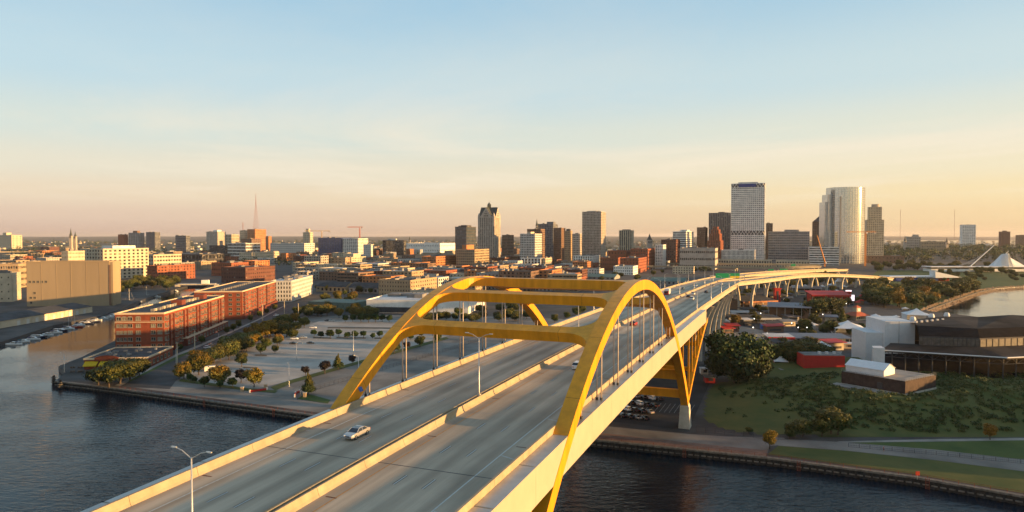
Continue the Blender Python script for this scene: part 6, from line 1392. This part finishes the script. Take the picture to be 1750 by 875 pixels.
pavilion('open pavilion with wide blue grey sloping roof amid the stages', 1315, 1384, 549, 527, 24, 'pavilion_roof', 'wall_brown'); pavilion('further pavilion with slate roof below the curved ramp', 1356, 1404, 503, 494, 26, 'pavilion_roof')
pavilion('long low blue grey roof above the white containers', 1359, 1452, 592, 579, 14, 'pavilion_roof', 'wall_grey', ang=R(4), posts=9, tilt=.8); pavilion('kiosk with white roof and red fascia on the plaza', 1317, 1354, 592, 577, 10, 'roof_white', 'wall_brown', ang=R(4), fascia='stage_red', tilt=.6)
pavilion('long dark flat roof with white edge beside the golden tree', 1249, 1332, 553, 544, 16, 'roof_dark', 'steel_dark', ang=R(2), fascia='wall_pale', tilt=.6, posts=8); pavilion('low cream roofed bar behind the dark flat roof', 1255, 1293, 541, 535, 10, 'roof_white', 'wall_grey', ang=R(2), tilt=.5)
pavilion('dark covered stage with orange lit timber near the ramp piers', 1272, 1326, 529, 514, 22, 'roof_dark', 'wall_brown', ang=R(-20), fascia='wall_orange', tilt=3); pavilion('dark roofed long stand below the ramp', 1290, 1345, 515, 505, 18, 'roof_dark', ang=R(-24), tilt=2)
pavilion('red roofed stage with angular red walls beside the bright screen', 1390, 1452, 521, 505, 20, 'stage_red', 'stage_red', ang=R(6), fascia='stage_red', tilt=2.5)
def slab(name, label, cat, x, yb, yt, wpx, d, m, ang=0, parts=None):
    p = px(x, yb, ZG); w = wpx / F * p.y; z = zat(yt, p); t = thing(name, label, cat, (p.x, p.y, ZG)); b = MB(); b.box((p.x, p.y + d / 2, (ZG + z) / 2), (w, d, z - ZG), ang); obj('body', b, m, t); return t, p, w, z
for lb, x, yb, yt, w in (('red pylon tower on the dark covered stage', 1329, 518, 494, 10), ('red pylon beside the bright screen', 1452, 519, 500, 5)):
    t, p, w, z = slab('stage_pylon', lb, 'tower', x, yb, yt, w, 4, 'stage_red'); b = MB(); b.box((p.x, p.y + 2, z + .5), (w * 1.3, 5, .8)); obj('cap', b, 'stage_red', t); b = MB(); b.box((p.x, p.y - .1, (z + ZG) / 2), (w * .3, .2, (z - ZG) * .7)); obj('recess', b, 'steel_dark', t)
# bright screen (gives off light)
m = bpy.data.materials.new('screen'); m.use_nodes = True; bs = m.node_tree.nodes['Principled BSDF']; bs.inputs['Base Color'].default_value = (.8, .7, .75, 1); bs.inputs['Emission Color'].default_value = (1, .82, .9, 1); bs.inputs['Emission Strength'].default_value = .55; M['screen'] = m
for lb, x, yb, y0, y1, wp in (('bright upright video screen beside the red stage', 1457, 521, 504, 514, 6), ('bright flat video screen on top of the red stage', 1450, 516, 496, 499, 10)):
    p = px(x, yb, ZG); t = thing('video_screen', lb, 'screen', (p.x, p.y, ZG)); za_, zb_ = zat(y1, p), zat(y0, p); w = wp / F * p.y; b = MB(); b.box((p.x, p.y, (za_ + zb_) / 2), (w, .4, zb_ - za_)); obj('display', b, 'screen', t)
    b = MB(); b.box((p.x, p.y + .5, (za_ + zb_) / 2), (w + .6, .5, zb_ - za_ + .6)); b.box((p.x, p.y + .5, (ZG + za_) / 2), (.8, .5, za_ - ZG)); obj('housing', b, 'steel_dark', t)
for k in range(34):
    x, y = rr.uniform(1232, 1476), rr.uniform(500, 598); roofm = rr.choice(['roof_dark', 'pavilion_roof', 'roof_grey', 'roof_white', 'stage_red', 'roof_dark']); wn_ = {'roof_dark': 'black', 'pavilion_roof': 'slate', 'roof_grey': 'grey', 'roof_white': 'white', 'stage_red': 'red'}[roofm]
    p = px(x, y, ZG); w = rr.uniform(5, 13); d = rr.uniform(4, 8); h = rr.uniform(3, 4.5); a = rr.choice([-.35, 0, .2]); t = thing('food_stand', f'small food stand with {wn_} roof among the festival trees', 'stand', (p.x, p.y, ZG), a, f'{wn_} roofed food stands'); b = MB(); b.box((0, 0, h / 2), (w, d, h)); obj('wall', b, rr.choice(['wall_brown', 'wall_grey', 'steel_dark', 'wall_cream']), t, world=False)
    b = MB(); b.sweep([[(-w * .6, -d * .75, h), (w * .6, -d * .75, h), (w * .6, d * .6, h + .9), (-w * .6, d * .6, h + .9)], [(-w * .6, -d * .75, h + .25), (w * .6, -d * .75, h + .25), (w * .6, d * .6, h + 1.15), (-w * .6, d * .6, h + 1.15)]]); obj('roof', b, roofm, t, world=False, fix=True); b = MB(); b.box((0, -d / 2 - .05, 1.7), (w * .7, .2, 1.3)); obj('serving_hatch', b, 'steel_dark', t, world=False)
# clock kiosk with orange roof
p = px(1464, 546, ZG); ck = thing('clock_kiosk', 'small clock tower kiosk with orange tiled roofs', 'kiosk', (p.x, p.y, ZG)); w = 13.0
b = MB(); b.box((p.x, p.y, ZG + 1.8), (w * .8, w * .8, 3.6), .3); obj('wall', b, 'wall_cream', ck)
def hip(c, w, z0, z1, w2, a=.3): 
    b = MB(); f_ = lambda h, z: [(c.x + h * (math.cos(a) * x - math.sin(a) * y), c.y + h * (math.sin(a) * x + math.cos(a) * y), z) for x, y in ((-1, -1), (1, -1), (1, 1), (-1, 1))]; b.sweep([f_(w / 2, z0), f_(w2 / 2, z1)]); return b
obj('roof', hip(p, w * 1.15, ZG + 3.5, ZG + 6.2, 4.0), 'roof_red', ck, fix=True); b = MB(); b.box((p.x, p.y, ZG + 7.4), (4.0, 4.0, 4.4), .3); tw = obj('clock_tower', b, 'wall_cream', ck); obj('tower_roof', hip(p, 5.2, ZG + 9.6, ZG + 11.4, .3), 'roof_red', tw, fix=True)
b = MB(); d_ = Vector((math.sin(.3), -math.cos(.3), 0)); c_ = p + d_ * 2.05; b.tube([(c_.x, c_.y, ZG + 8.0), (c_.x + d_.x * .1, c_.y + d_.y * .1, ZG + 8.0)], 1.2, 16); obj('clock_face', b, 'wall_white', tw)
for k in range(5): b = MB(); q = Vector((p.x, p.y, 0)) + Vector((math.cos(.3), math.sin(.3), 0)) * (-4 + k * 2) + d_ * (w * .4 + .05); b.box((q.x, q.y, ZG + 2), (1.2, .15, 2.0), .3); obj('window', b, 'glass', ck)
# red pavilion box on the edge of the mound
t, p, w, z = slab('red_pavilion', 'bright red box pavilion with dark serving hatch below the hedge row', 'pavilion', 1410, 641, 608, 68, 10, 'stage_red', R(-4))
b = MB(); b.box((p.x + 5, p.y + .1, ZG + 3.6), (8, .6, 4.4), R(-4)); hatch = obj('hatch', b, 'steel_dark', t); b = MB(); b.box((p.x, p.y + 5, z + .1), (w - .8, 9.4, .3), R(-4)); obj('roof', b, 'roof_grey', t)
for k in range(3): b = MB(); b.box((p.x - 1 + k * 3.5, p.y + 4, z + .8), (1.2, 1.2, 1.1)); obj('roof_vent', b, 'roof_white', t)
for k, (x, y, wp, m_, d) in enumerate([(1215, 655, 16, 'stage_red', 5), (1205, 640, 12, 'wall_white', 4), (1305, 562, 9, 'sign_blue', 3), (1322, 566, 10, 'tent_white', 3), (1318, 600, 9, 'stage_red', 3), (1352, 624, 9, 'wall_grey', 4), (1430, 585, 28, 'wall_cream', 5), (1458, 596, 36, 'wall_cream', 6), (1342, 641, 12, 'wall_bluegrey', 4)]):
    names = ['red vendor booth under the bridge edge', 'white service booth beside the bridge columns', 'blue fronted booth on the plaza', 'white booth next to the blue fronted one', 'red ticket booth by the kiosk', 'grey booth in front of the red walled tent', 'cream equipment container near the long roof', 'long cream equipment container beside the white stage house', 'blue grey cart in front of the red walled tent']
    t, p, w, z = slab('vendor_booth', names[k], 'booth', x, y, y - 9 if k < 6 else y - 8, wp, d, m_, R(-6)); b = MB(); b.box((p.x, p.y + d / 2, z + .15), (w + .6, d + .6, .3), R(-6)); obj('roof', b, 'roof_white' if k % 2 else 'roof_grey', t); b = MB(); b.box((p.x, p.y - .05, ZG + 1.6), (w * .5, .2, 1.2), R(-6)); obj('counter', b, 'steel_dark', t)
for k in range(16):
    t_ = k / 15; x = 1467 + 25 * t_ + (k % 2) * 4; y = 524 - 44 * t_; t, p, w, z = slab('vendor_stall', 'small red roofed vendor stall in the lane toward the ramp', 'stall', x, y, y - 7 + 2 * t_, 7 - 3 * t_, 3, 'wall_brown'); t['group'] = 'red vendor stalls in the lane'; b = MB(); b.sweep([[(p.x - w * .65, p.y - .6, z), (p.x + w * .65, p.y - .6, z), (p.x + w * .65, p.y + 3.6, z), (p.x - w * .65, p.y + 3.6, z)], [(p.x - w * .2, p.y + 1.2, z + 1.3), (p.x + w * .2, p.y + 1.2, z + 1.3), (p.x + w * .2, p.y + 1.8, z + 1.3), (p.x - w * .2, p.y + 1.8, z + 1.3)]]); obj('roof', b, 'stage_red', t, fix=True)
# ------------------------------------------------------------------ amphitheatre
mat('shingle_hall_shade', (0.014, 0.013, 0.014), 0.95, spec=.05, var=.2, scale=.3); mat('membrane', (0.045, 0.040, 0.037), 0.95, spec=.08, var=.35, scale=.05); mat('bronze_panel', (0.09, 0.08, 0.07), 0.4, var=.2); mat('white_panel', (0.60, 0.60, 0.60), 0.6, var=.03)
am = thing('amphitheatre', 'huge dark roofed amphitheatre with clerestory band beside the lagoon', 'amphitheatre', tuple(px(1680, 640, 6)))
def pz(x, y, z): return px(x, y, z)
fr = [pz(1507, 598, 16), pz(1721, 611, 16), pz(1830, 606, 16), pz(2050, 590, 16)]; bk = [pz(1522, 586, 18.2), pz(1674, 593, 18.2), pz(1850, 586, 18.2), pz(2050, 570, 18.2)]
b = MB(); b.add([tuple(v) for v in fr] + [tuple(v) for v in bk] + [tuple(v - Vector((0, 0, .9))) for v in fr], [(0, 1, 5, 4), (1, 2, 6, 5), (2, 3, 7, 6)] + [(8 + i, 9 + i, 1 + i, i) for i in range(3)]); lr = obj('lower_roof', b, 'membrane', am)
b = MB()
for p0, p1 in zip(fr[:-1], fr[1:]): b.tube([p0 + Vector((0, -.1, -.1)), p1 + Vector((0, -.1, -.1))], .28, 6)
obj('edge_gutter', b, 'white_panel', lr)
cl = [Vector((v.x, v.y, 0)) for v in bk]; cl[0] = Vector((pz(1559, 586, 18.2).x, pz(1559, 589, 18.2).y, 0)); clt = [v + Vector((0, 0, 22.0)) for v in cl]
b = MB()
for p0, p1 in zip(cl[:-1], cl[1:]): b.add([tuple(p0 + Vector((0, 0, 17.6))), tuple(p1 + Vector((0, 0, 17.6))), tuple(p1 + Vector((0, 0, 22.2))), tuple(p0 + Vector((0, 0, 22.2)))], [(0, 1, 2, 3)])
obj('clerestory_wall', b, 'wall_dark', am); 
for p0, p1, n in ((cl[0], cl[1], 14), (cl[1], cl[2], 17)):
    d_ = (p1 - p0); an = math.atan2(d_.y, d_.x)
    for k in range(n):
        q = p0 + d_ * ((k + .5) / n) + Vector((d_.y, -d_.x, 0)).normalized() * .12; b = MB(); b.box((q.x, q.y, 19.9), (d_.length / n * .84, .2, 3.3), an); obj('clerestory_panel', b, 'bronze_panel', am)
up = [pz(1567, 556, 25.6), pz(1670, 561.5, 25.6), pz(1850, 556, 25.6), pz(2050, 545, 25.6)]
b = MB(); b.add([tuple(v + Vector((0, 0, .3))) for v in clt] + [tuple(v) for v in up], [(0, 1, 5, 4), (1, 2, 6, 5), (2, 3, 7, 6)]); obj('upper_slope', b, 'shingle_hall_shade', am)
tp = [pz(1545, 547, 26.2), pz(1614, 541, 27), pz(1672, 541.5, 26.6), pz(1729, 538, 27.6), pz(1780, 541, 27.0), pz(2050, 541, 27)]
b = MB(); n = len(up); b.add([tuple(v) for v in up] + [tuple(v) for v in tp], [(0, 1, 6, 5, 4), (1, 7, 6), (1, 2, 8, 7), (2, 3, 9, 8)]); obj('upper_roof', b, 'membrane', am)
b = MB(); b.add([tuple(v) for v in tp] + [(v.x, v.y + 3, 4) for v in tp], [(i + 1, i, 6 + i, 7 + i) for i in range(5)]); obj('rear_wall', b, 'wall_dark', am)
for x, y in ((1560, 548), (1592, 543), (1618, 541)): q = pz(x, y, 26.6); b = MB(); b.tube([(q.x, q.y, 26.4), (q.x, q.y, 27.2), (q.x, q.y, 28.6)], [1.2, 1.5, 1.0], 10); obj('roof_vent', b, 'white_panel', am)
for k in range(6): q = pz(1566 + k * 9, 552 - k * .8, 26); b = MB(); b.box((q.x, q.y, 26.6), (.9, .9, 1.0)); obj('roof_unit', b, 'roof_white', am)
# hall below the lower roof: stand and seating coloured black as its shade, columns, truss
b = MB(); s0, s1, s2 = fr[0].lerp(fr[1], .14) + Vector((6, 36, 0)), fr[1] + Vector((0, 42, 0)), fr[2] + Vector((0, 42, 0)); b.add([(s0.x, s0.y, 3), (s1.x, s1.y, 3), (s2.x, s2.y, 3), (s0.x, s0.y, 16), (s1.x, s1.y, 16), (s2.x, s2.y, 16)], [(0, 1, 4, 3), (1, 2, 5, 4)]); obj('stand_back', b, 'shingle_hall_shade', am)
for p0, p1, n in ((fr[0], fr[1], 9), (fr[1], fr[2], 5)):
    d_ = (p1 - p0)
    for k in range(1, n + 1): q = p0 + d_ * (k / n) + Vector((0, 2.2, 0)); b = MB(); b.tube([(q.x, q.y, 3), (q.x, q.y, 15.4)], .28, 8); obj('column', b, 'steel_dark', am)
    b = MB()
    for k in range(n * 2): a_, c_ = p0 + d_ * (k / n / 2) + Vector((0, 1.2, 0)), p0 + d_ * ((k + 1) / n / 2) + Vector((0, 1.2, 0)); b.tube([(a_.x, a_.y, 15.2 if k % 2 else 12.9), (c_.x, c_.y, 12.9 if k % 2 else 15.2)], .12, 5)
    b.tube([(p0.x, p0.y + 1.2, 12.9), (p1.x, p1.y + 1.2, 12.9)], .14, 5); obj('edge_truss', b, 'steel_dark', am)
b = MB(); t0 = [v + Vector((0, 3.5, -10.5)) for v in (fr[0].lerp(fr[1], .10), fr[1], fr[2])]; t1 = [Vector((v.x, v.y, 12.5)) for v in (s0, s1, s2)]
b.add([tuple(v) for v in t0] + [tuple(v) for v in t1] + [(v.x, v.y, 1) for v in t0], [(0, 1, 4, 3), (1, 2, 5, 4), (6, 7, 1, 0), (7, 8, 2, 1)]); obj('seating_bowl', b, 'shingle_hall_shade', am)  # bowl added in black so the hall reads as deep shade
# white stage house
def whitebox(x0, x1, D, yt, d, nm, z0=ZG): X0, X1 = pixcol(x0, D), pixcol(x1, D); z1 = zat(yt, Vector((0, D))); b = MB(); b.prism([(X0, D), (X1, D - 2), (X1 + 2, D + d), (X0 + 2, D + d)], z0, z1); obj(nm, b, 'white_panel', sh); return z1
sh = thing('stage_house', 'white panelled stage house stepping up beside the amphitheatre roof', 'building', (pixcol(1515, 332), 332, ZG)); whitebox(1515, 1562, 332, 549, 22, 'fly_tower'); whitebox(1482, 1515, 336, 568, 18, 'wing'); whitebox(1495, 1511, 309, 594, 5, 'fin_wall', 8)
b = MB(); b.box((pixcol(1538, 331), 330.6, 20), (.12, .2, 13)); b.box((pixcol(1499, 335), 335.2, 15), (.12, .2, 10)); obj('panel_joint', b, 'wall_grey', sh)
# ------------------------------------------------------------------ brick service building with roof tent on the mound
C0, CL, CR = pz(1547, 672, 9), pz(1438, 653, 9), pz(1592, 662, 9.0); CR = C0 + (CR - C0).normalized() * 22; CB = CL + (CR - C0)
mat('service_brick', (0.055, 0.036, 0.030), 0.85, var=.2, scale=.6); sv = thing('service_building', 'dark brick service building with roof terrace set into the green mound', 'building', (C0.x, C0.y, 3)); pl = [(v.x, v.y) for v in (CL, C0, CR, CB)]
b = MB(); b.prism(pl, 8.6, 13.4); obj('wall', b, 'service_brick', sv); cen = (CL + CR) / 2
b = MB(); b.prism([(x + (x - cen.x) * .015, y + (y - cen.y) * .015) for x, y in pl], 2.5, 8.7); obj('base', b, 'concrete', sv); b = MB(); b.prism([(x + (cen.x - x) * .03, y + (cen.y - y) * .03) for x, y in pl], 13.42, 13.5); obj('terrace', b, 'pavement', sv)
b = MB()
for a_, c_ in ((CL, C0), (C0, CR)):
    for z in (14.0, 14.5): b.tube([(a_.x, a_.y, z), (c_.x, c_.y, z)], .04, 4)
    for k in range(14): q = a_.lerp(c_, k / 13); b.tube([(q.x, q.y, 13.4), (q.x, q.y, 14.5)], .04, 4)
obj('terrace_railing', b, 'steel_grey', sv)
fd_ = (C0 - CL).normalized(); fn = Vector((fd_.y, -fd_.x, 0)); q = CL.lerp(C0, .62) + fn * .1; b = MB(); b.box((q.x, q.y, 10.2), (2.0, .3, 2.6), math.atan2(fd_.y, fd_.x)); obj('door', b, 'steel_dark', sv)
b = MB(); m_ = CL.lerp(C0, .42) + fn * 3; b.box((m_.x, m_.y, 8.3), (24, 5.5, .6), math.atan2(fd_.y, fd_.x)); obj('ledge_walk', b, 'pavement', sv)
tq = CL.lerp(C0, .30) + (CR - C0).normalized() * 7; an = math.atan2(fd_.y, fd_.x); tt = thing('roof_tent', 'white gabled marquee standing on the brick service building terrace', 'tent', (tq.x, tq.y, 13.5), an); b = MB(); L_, w_ = 15, 9
b.sweep([[(x, -w_ / 2, 0), (x, w_ / 2, 0), (x, w_ / 2, 2.3), (x, 0, 4.4), (x, -w_ / 2, 2.3)] for x in (-L_ / 2, L_ / 2)]); obj('wall', b, 'tent_white', tt, world=False, fix=True); b = MB()
for s_ in (-1, 1): b.sweep([[(x, s_ * (w_ / 2 + .3), 2.25), (x, 0, 4.48), (x, 0, 4.56), (x, s_ * (w_ / 2 + .3), 2.33)] for x in (-L_ / 2 - .3, L_ / 2 + .3)])
obj('roof', b, 'tent_white', tt, world=False, fix=True)
# fences
def fence(label, pts, h=1.8, z=ZG, m='steel_dark', step=3.0, posts=True):
    P = [px(x, y, z) for x, y in pts]; t = thing('fence', label, 'fence', tuple(P[0])); b = MB(); pb = MB()
    for a_, c_ in zip(P[:-1], P[1:]):
        L_ = (c_ - a_).length
        for zz in ((.12, h * .5, h) if h > 1 else (h,)): b.tube([a_ + Vector((0, 0, zz)), c_ + Vector((0, 0, zz))], .035, 4)
        for k in range(int(L_ / step) + 1): q = a_.lerp(c_, k * step / L_); pb.box((q.x, q.y, z + h / 2), (.09, .09, h))
        for k in range(int(L_ / .45)): q = a_.lerp(c_, k * .45 / L_); b.box((q.x, q.y, z + h / 2), (.025, .025, h), bottom=False)
    obj('mesh_panel', b, m, t); obj('post', pb, m, t, kind='stuff')
fence('dark metal fence between the two parking lots behind the arch hangers', [(508, 683), (539, 667), (773, 597), (850, 572)]); fence('dark chain fence between the cycle path and the mound', [(1190, 738), (1330, 752), (1385, 750)]); fence('dark chain fence on the grass bank beside the path', [(1450, 764), (1600, 778), (1750, 793)], 1.3)
# red and white kerb barriers at the lot entrance, jogger, red quay sign
for lb, pts in (('red kerb barrier at the parking lot entrance', [(427, 671), (456, 667)]), ('curved red kerb barrier beside the entrance spruce', [(503, 679), (505, 674), (512, 671)])):
    t = thing('kerb_barrier', lb, 'barrier', tuple(px(*pts[0], ZG))); P = [px(x, y, ZG) for x, y in pts]; b = MB()
    for a_, c_ in zip(P[:-1], P[1:]): m_ = (a_ + c_) / 2; b.box((m_.x, m_.y, ZG + .55), ((c_ - a_).length, .4, .8), math.atan2(c_.y - a_.y, c_.x - a_.x))
    obj('rail', b, 'stage_red', t); b = MB()
    for q in P: b.box((q.x, q.y, ZG + .6), (.5, .5, 1.2))
    obj('post', b, 'wall_white', t)
for x, y in ((414, 669), (454, 664), (521, 679)): 
    q = px(x, y, ZG); t = thing('gate_pier', 'short brick gate pier at the parking lot entrance', 'pier', (q.x, q.y, ZG), group='gate piers at the lot entrance'); b = MB(); b.box((q.x, q.y, ZG + .9), (1.1, 1.1, 1.8)); obj('shaft', b, 'wall_tan', t); b = MB(); b.box((q.x, q.y, ZG + 1.9), (1.4, 1.4, .22)); obj('cap', b, 'concrete', t)
q = px(1568, 819, ZG); t = thing('quay_sign', 'bright red square sign on a post at the quay edge', 'sign', (q.x, q.y, ZG)); b = MB(); b.box((q.x, q.y, ZG + 1.6), (1.1, .1, 1.1)); obj('panel', b, 'hull_red', t); b = MB(); b.box((q.x, q.y + .1, ZG + .6), (.1, .1, 1.4)); obj('post', b, 'steel_grey', t)
mat('skin', (0.42, 0.25, 0.17), 0.7); mat('shirt', (0.30, 0.10, 0.09), 0.8); mat('shorts', (0.02, 0.02, 0.03), 0.8)
q = px(1510, 773, ZG); t = thing('person', 'jogger in a reddish top and dark shorts running on the cycle path', 'person', (q.x, q.y, ZG + .1), .4)
b = MB(); H_ = lambda pts, r: b.tube(pts, r, 8)
H_([(0, -.10, 0.95), (0.10, -.11, .52), (-.12, -.11, .10)], [.095, .065, .045]); H_([(0, .10, .95), (.22, .11, .60), (.10, .11, .18)], [.095, .065, .045]); H_([(.10, .11, .16), (.24, .11, .12)], [.045, .035]); H_([(-.12, -.11, .08), (.02, -.11, .05)], [.045, .035])
H_([(0, 0, .90), (0.02, 0, 1.1), (.05, 0, 1.38), (.07, 0, 1.47)], [.16, .14, .19, .07]); H_([(.07, 0, 1.45), (.09, 0, 1.54)], [.055, .055]); H_([(.09, 0, 1.52), (.10, 0, 1.62), (.10, 0, 1.72), (.10, 0, 1.77)], [.06, .10, .095, .04])
H_([(.05, -.20, 1.40), (-.12, -.25, 1.16), (.10, -.22, 1.06)], [.055, .045, .035]); H_([(.05, .20, 1.40), (.10, .25, 1.14), (.32, .20, 1.22)], [.055, .045, .035]); obj('body', b, 'skin', t, world=False, smooth=True)
b = MB(); H_([(0, 0, 1.0), (.02, 0, 1.12), (.05, 0, 1.39), (.065, 0, 1.45)], [.172, .155, .205, .09]); obj('shirt', b, 'shirt', t, world=False, smooth=True); b = MB(); H_([(0, -.09, 1.0), (.07, -.11, .66)], [.12, .10]); H_([(0, .09, 1.0), (.16, .11, .70)], [.12, .10]); obj('shorts', b, 'shorts', t, world=False, smooth=True)
# ------------------------------------------------------------------ lagoon shore: stone bank, lakefront hall, winged museum
sb = MB(); pts = [Vector((*q, 0)) for q in LAGOON[2:8]]; rs = random.Random(8)
for a_, c_ in zip(pts[:-1], pts[1:]):
    L_ = (c_ - a_).length; d_ = (c_ - a_) / L_; nn = Vector((d_.y, -d_.x, 0))
    for k in range(int(L_ * 3.2)):
        q = a_ + d_ * rs.uniform(0, L_) + nn * rs.uniform(-5, 4.5); off = (q - a_).dot(nn); s_ = rs.uniform(.7, 1.7); z = 1.3 - off * .45
        sb.sweep([[(q.x + sx * s_ * f_ * rs.uniform(.7, 1.1), q.y + sy * s_ * f_ * rs.uniform(.7, 1.1), z + zz * s_) for sx, sy in ((-.6, -.5), (.6, -.5), (.5, .5), (-.5, .6))] for f_, zz in ((.9, -.5), (1, 0), (.6, .5))])
obj('stone_bank', sb, 'stone_bank', kind='stuff')
mu = thing('art_museum', 'white winged lakefront museum with slanted mast and tapered fins', 'museum', (pixcol(1717, 1300), 1300, ZG)); Dm = 1250
def mp_(x, y): return Vector((pixcol(x, Dm), Dm, zat(y, Vector((0, Dm)))))
b = MB(); a0, a1 = mp_(1585, 457), mp_(1790, 457); b.box(((a0.x + a1.x) / 2, Dm, (a0.z + ZG) / 2 - .5), (a1.x - a0.x, 25, 4.5)); obj('gallery', b, 'wall_white', mu); b = MB(); b.box(((a0.x + a1.x) / 2, Dm, a0.z + 1.5), (a1.x - a0.x + 4, 28, 1.2)); obj('gallery_roof', b, 'tent_white', mu)
ap = mp_(1718, 433)
for s_, xe in ((-1, 1696), (1, 1752)):
    for k in range(14):
        t_ = k / 13; e_ = mp_(1718 + (xe - 1718) * (.12 + .88 * t_), 455.5 - 2 * math.sin(t_ * 3.1)); b = MB(); b.tube([ap + Vector((s_ * 1.0, -8 + 16 * t_, -t_ * 2)), e_ + Vector((0, -14 + 20 * t_, 0))], [.5, .8], 4); obj('wing_fin', b, 'tent_white', mu)
    b = MB(); m1, m2 = mp_(1718, 456), mp_(xe, 456.5); b.add([tuple(ap + Vector((0, 4, -.5))), tuple(m1 + Vector((0, -10, 0))), tuple(m2 + Vector((0, -6, 0))), tuple(m2 + Vector((0, 12, 0)))], [(0, 1, 2), (0, 2, 3)]); obj('wing_skin', b, 'tent_white', mu)
b = MB(); b.tube([mp_(1659, 455), mp_(1699, 419)], [1.0, .6], 6); obj('mast', b, 'tent_white', mu); b = MB(); b.tube([mp_(1716, 436), mp_(1724, 429)], [.8, .3], 5); obj('spine_tip', b, 'tent_white', mu)
b = MB()
for k in range(7): b.tube([mp_(1662 + k * 5.2, 452.5 - k * 4.7), mp_(1620 + k * 5, 456)], .16, 4)
obj('stay_cable', b, 'steel_grey', mu)
dw = thing('lakefront_hall', 'white lakefront hall with blue base and angular white canopy', 'building', (pixcol(1575, 1000), 1000, ZG)); Dd = 1000
b = MB(); b.box((pixcol(1560, Dd), Dd, ZG + 3), (62, 24, 6)); obj('wall', b, 'wall_blue', dw); b = MB(); b.box((pixcol(1556, Dd), Dd, ZG + 6.6), (76, 28, 1.4)); obj('roof', b, 'tent_white', dw)
b = MB(); v0, v1, v2, v3 = [Vector((pixcol(x, Dd - 20), Dd - 20, zat(y, Vector((0, Dd - 20))))) for x, y in ((1599, 464), (1600, 475), (1647, 474.5), (1634, 482))]; b.sweep([[v0, v1, v2], [v0 + Vector((0, 14, 1)), v1 + Vector((0, 14, 0)), v2 + Vector((0, 14, 1))]]); obj('canopy', b, 'tent_white', dw, fix=True); b = MB(); b.box((pixcol(1612, Dd), Dd, ZG + 4), (12, 12, 8)); obj('entrance_block', b, 'stage_red', dw); b = MB(); b.tube([(v2.x - 4, v2.y + 5, ZG), (v2.x - 4, v2.y + 5, v2.z)], .5, 6); obj('canopy_prop', b, 'lamp_steel', dw)
# people crowds and small furniture on the plaza read as specks: benches and bins
for k in range(26):
    x, y = rr.uniform(1225, 1430), rr.uniform(556, 628)
    q = px(x, y, ZG + .1); t = thing('picnic_table', 'dark picnic table on the festival plaza paving', 'table', (q.x, q.y, ZG + .1), rr.uniform(0, 3), group='picnic tables on the festival plaza'); b = MB(); b.box((0, 0, .74), (1.8, .8, .06)); obj('table_top', b, 'timber', t, world=False); b = MB(); b.box((0, -.75, .44), (1.8, .28, .05)); b.box((0, .75, .44), (1.8, .28, .05)); obj('bench', b, 'timber', t, world=False); b = MB(); b.box((-.6, 0, .37), (.1, 1.5, .1)); b.box((.6, 0, .37), (.1, 1.5, .1)); b.box((-.6, 0, .37), (.1, .1, .74)); b.box((.6, 0, .37), (.1, .1, .74)); obj('frame', b, 'steel_dark', t, world=False)
# lit globe lamps on the festival grounds
m = bpy.data.materials.new('lamp_glow'); m.use_nodes = True; bs = m.node_tree.nodes['Principled BSDF']; bs.inputs['Emission Color'].default_value = (1, .9, .72, 1); bs.inputs['Emission Strength'].default_value = 1.6; M['lamp_glow'] = m
for k, (x, y) in enumerate([(1287, 571), (1353, 563), (1379, 571), (1311, 582), (1289, 555), (1243, 566), (1364, 571), (1386, 548), (1406, 547), (1418, 529), (1437, 533), (1446, 527), (1340, 519), (1363, 500), (1300, 545), (1270, 549), (1328, 612), (1420, 586), (1436, 597), (1560, 523), (1528, 508), (1545, 512), (1610, 505), (1240, 609), (1226, 625), (1395, 628)]):
    q = px(x, y, ZG); t = thing('globe_lamp', 'lit white globe lamp on a short post on the festival grounds', 'street lamp', (q.x, q.y, ZG), group='lit globe lamps on the festival grounds')
    b = MB(); b.tube([(0, 0, 0), (0, 0, 4.2)], [.12, .07], 6); obj('post', b, 'steel_dark', t, world=False)
    b = MB(); b.sweep([[(.34 * math.sin(a) * math.cos(c), .34 * math.sin(a) * math.sin(c), 4.5 - .34 * math.cos(a)) for c in np.linspace(0, 6.28, 9)[:-1]] for a in (.2, .8, 1.57, 2.3, 2.95)]); obj('globe', b, 'lamp_glow', t, world=False, fix=True)
# ------------------------------------------------------------------ the air: pale even haze round the whole scene
hz = MB(); hz.box((-15000, 26000, 105), (60000, 70000, 226)); o = obj('haze', hz, [], kind='stuff')
m = bpy.data.materials.new('haze'); m.use_nodes = True; m.node_tree.nodes.clear(); ns = m.node_tree.nodes
pv = ns.new('ShaderNodeVolumePrincipled'); pv.inputs['Color'].default_value = (0.85, 0.80, 0.78, 1); pv.inputs['Density'].default_value = 2.6e-5; pv.inputs['Anisotropy'].default_value = 0.2
mo = ns.new('ShaderNodeOutputMaterial'); m.node_tree.links.new(pv.outputs[0], mo.inputs['Volume']); o.data.materials.append(m)
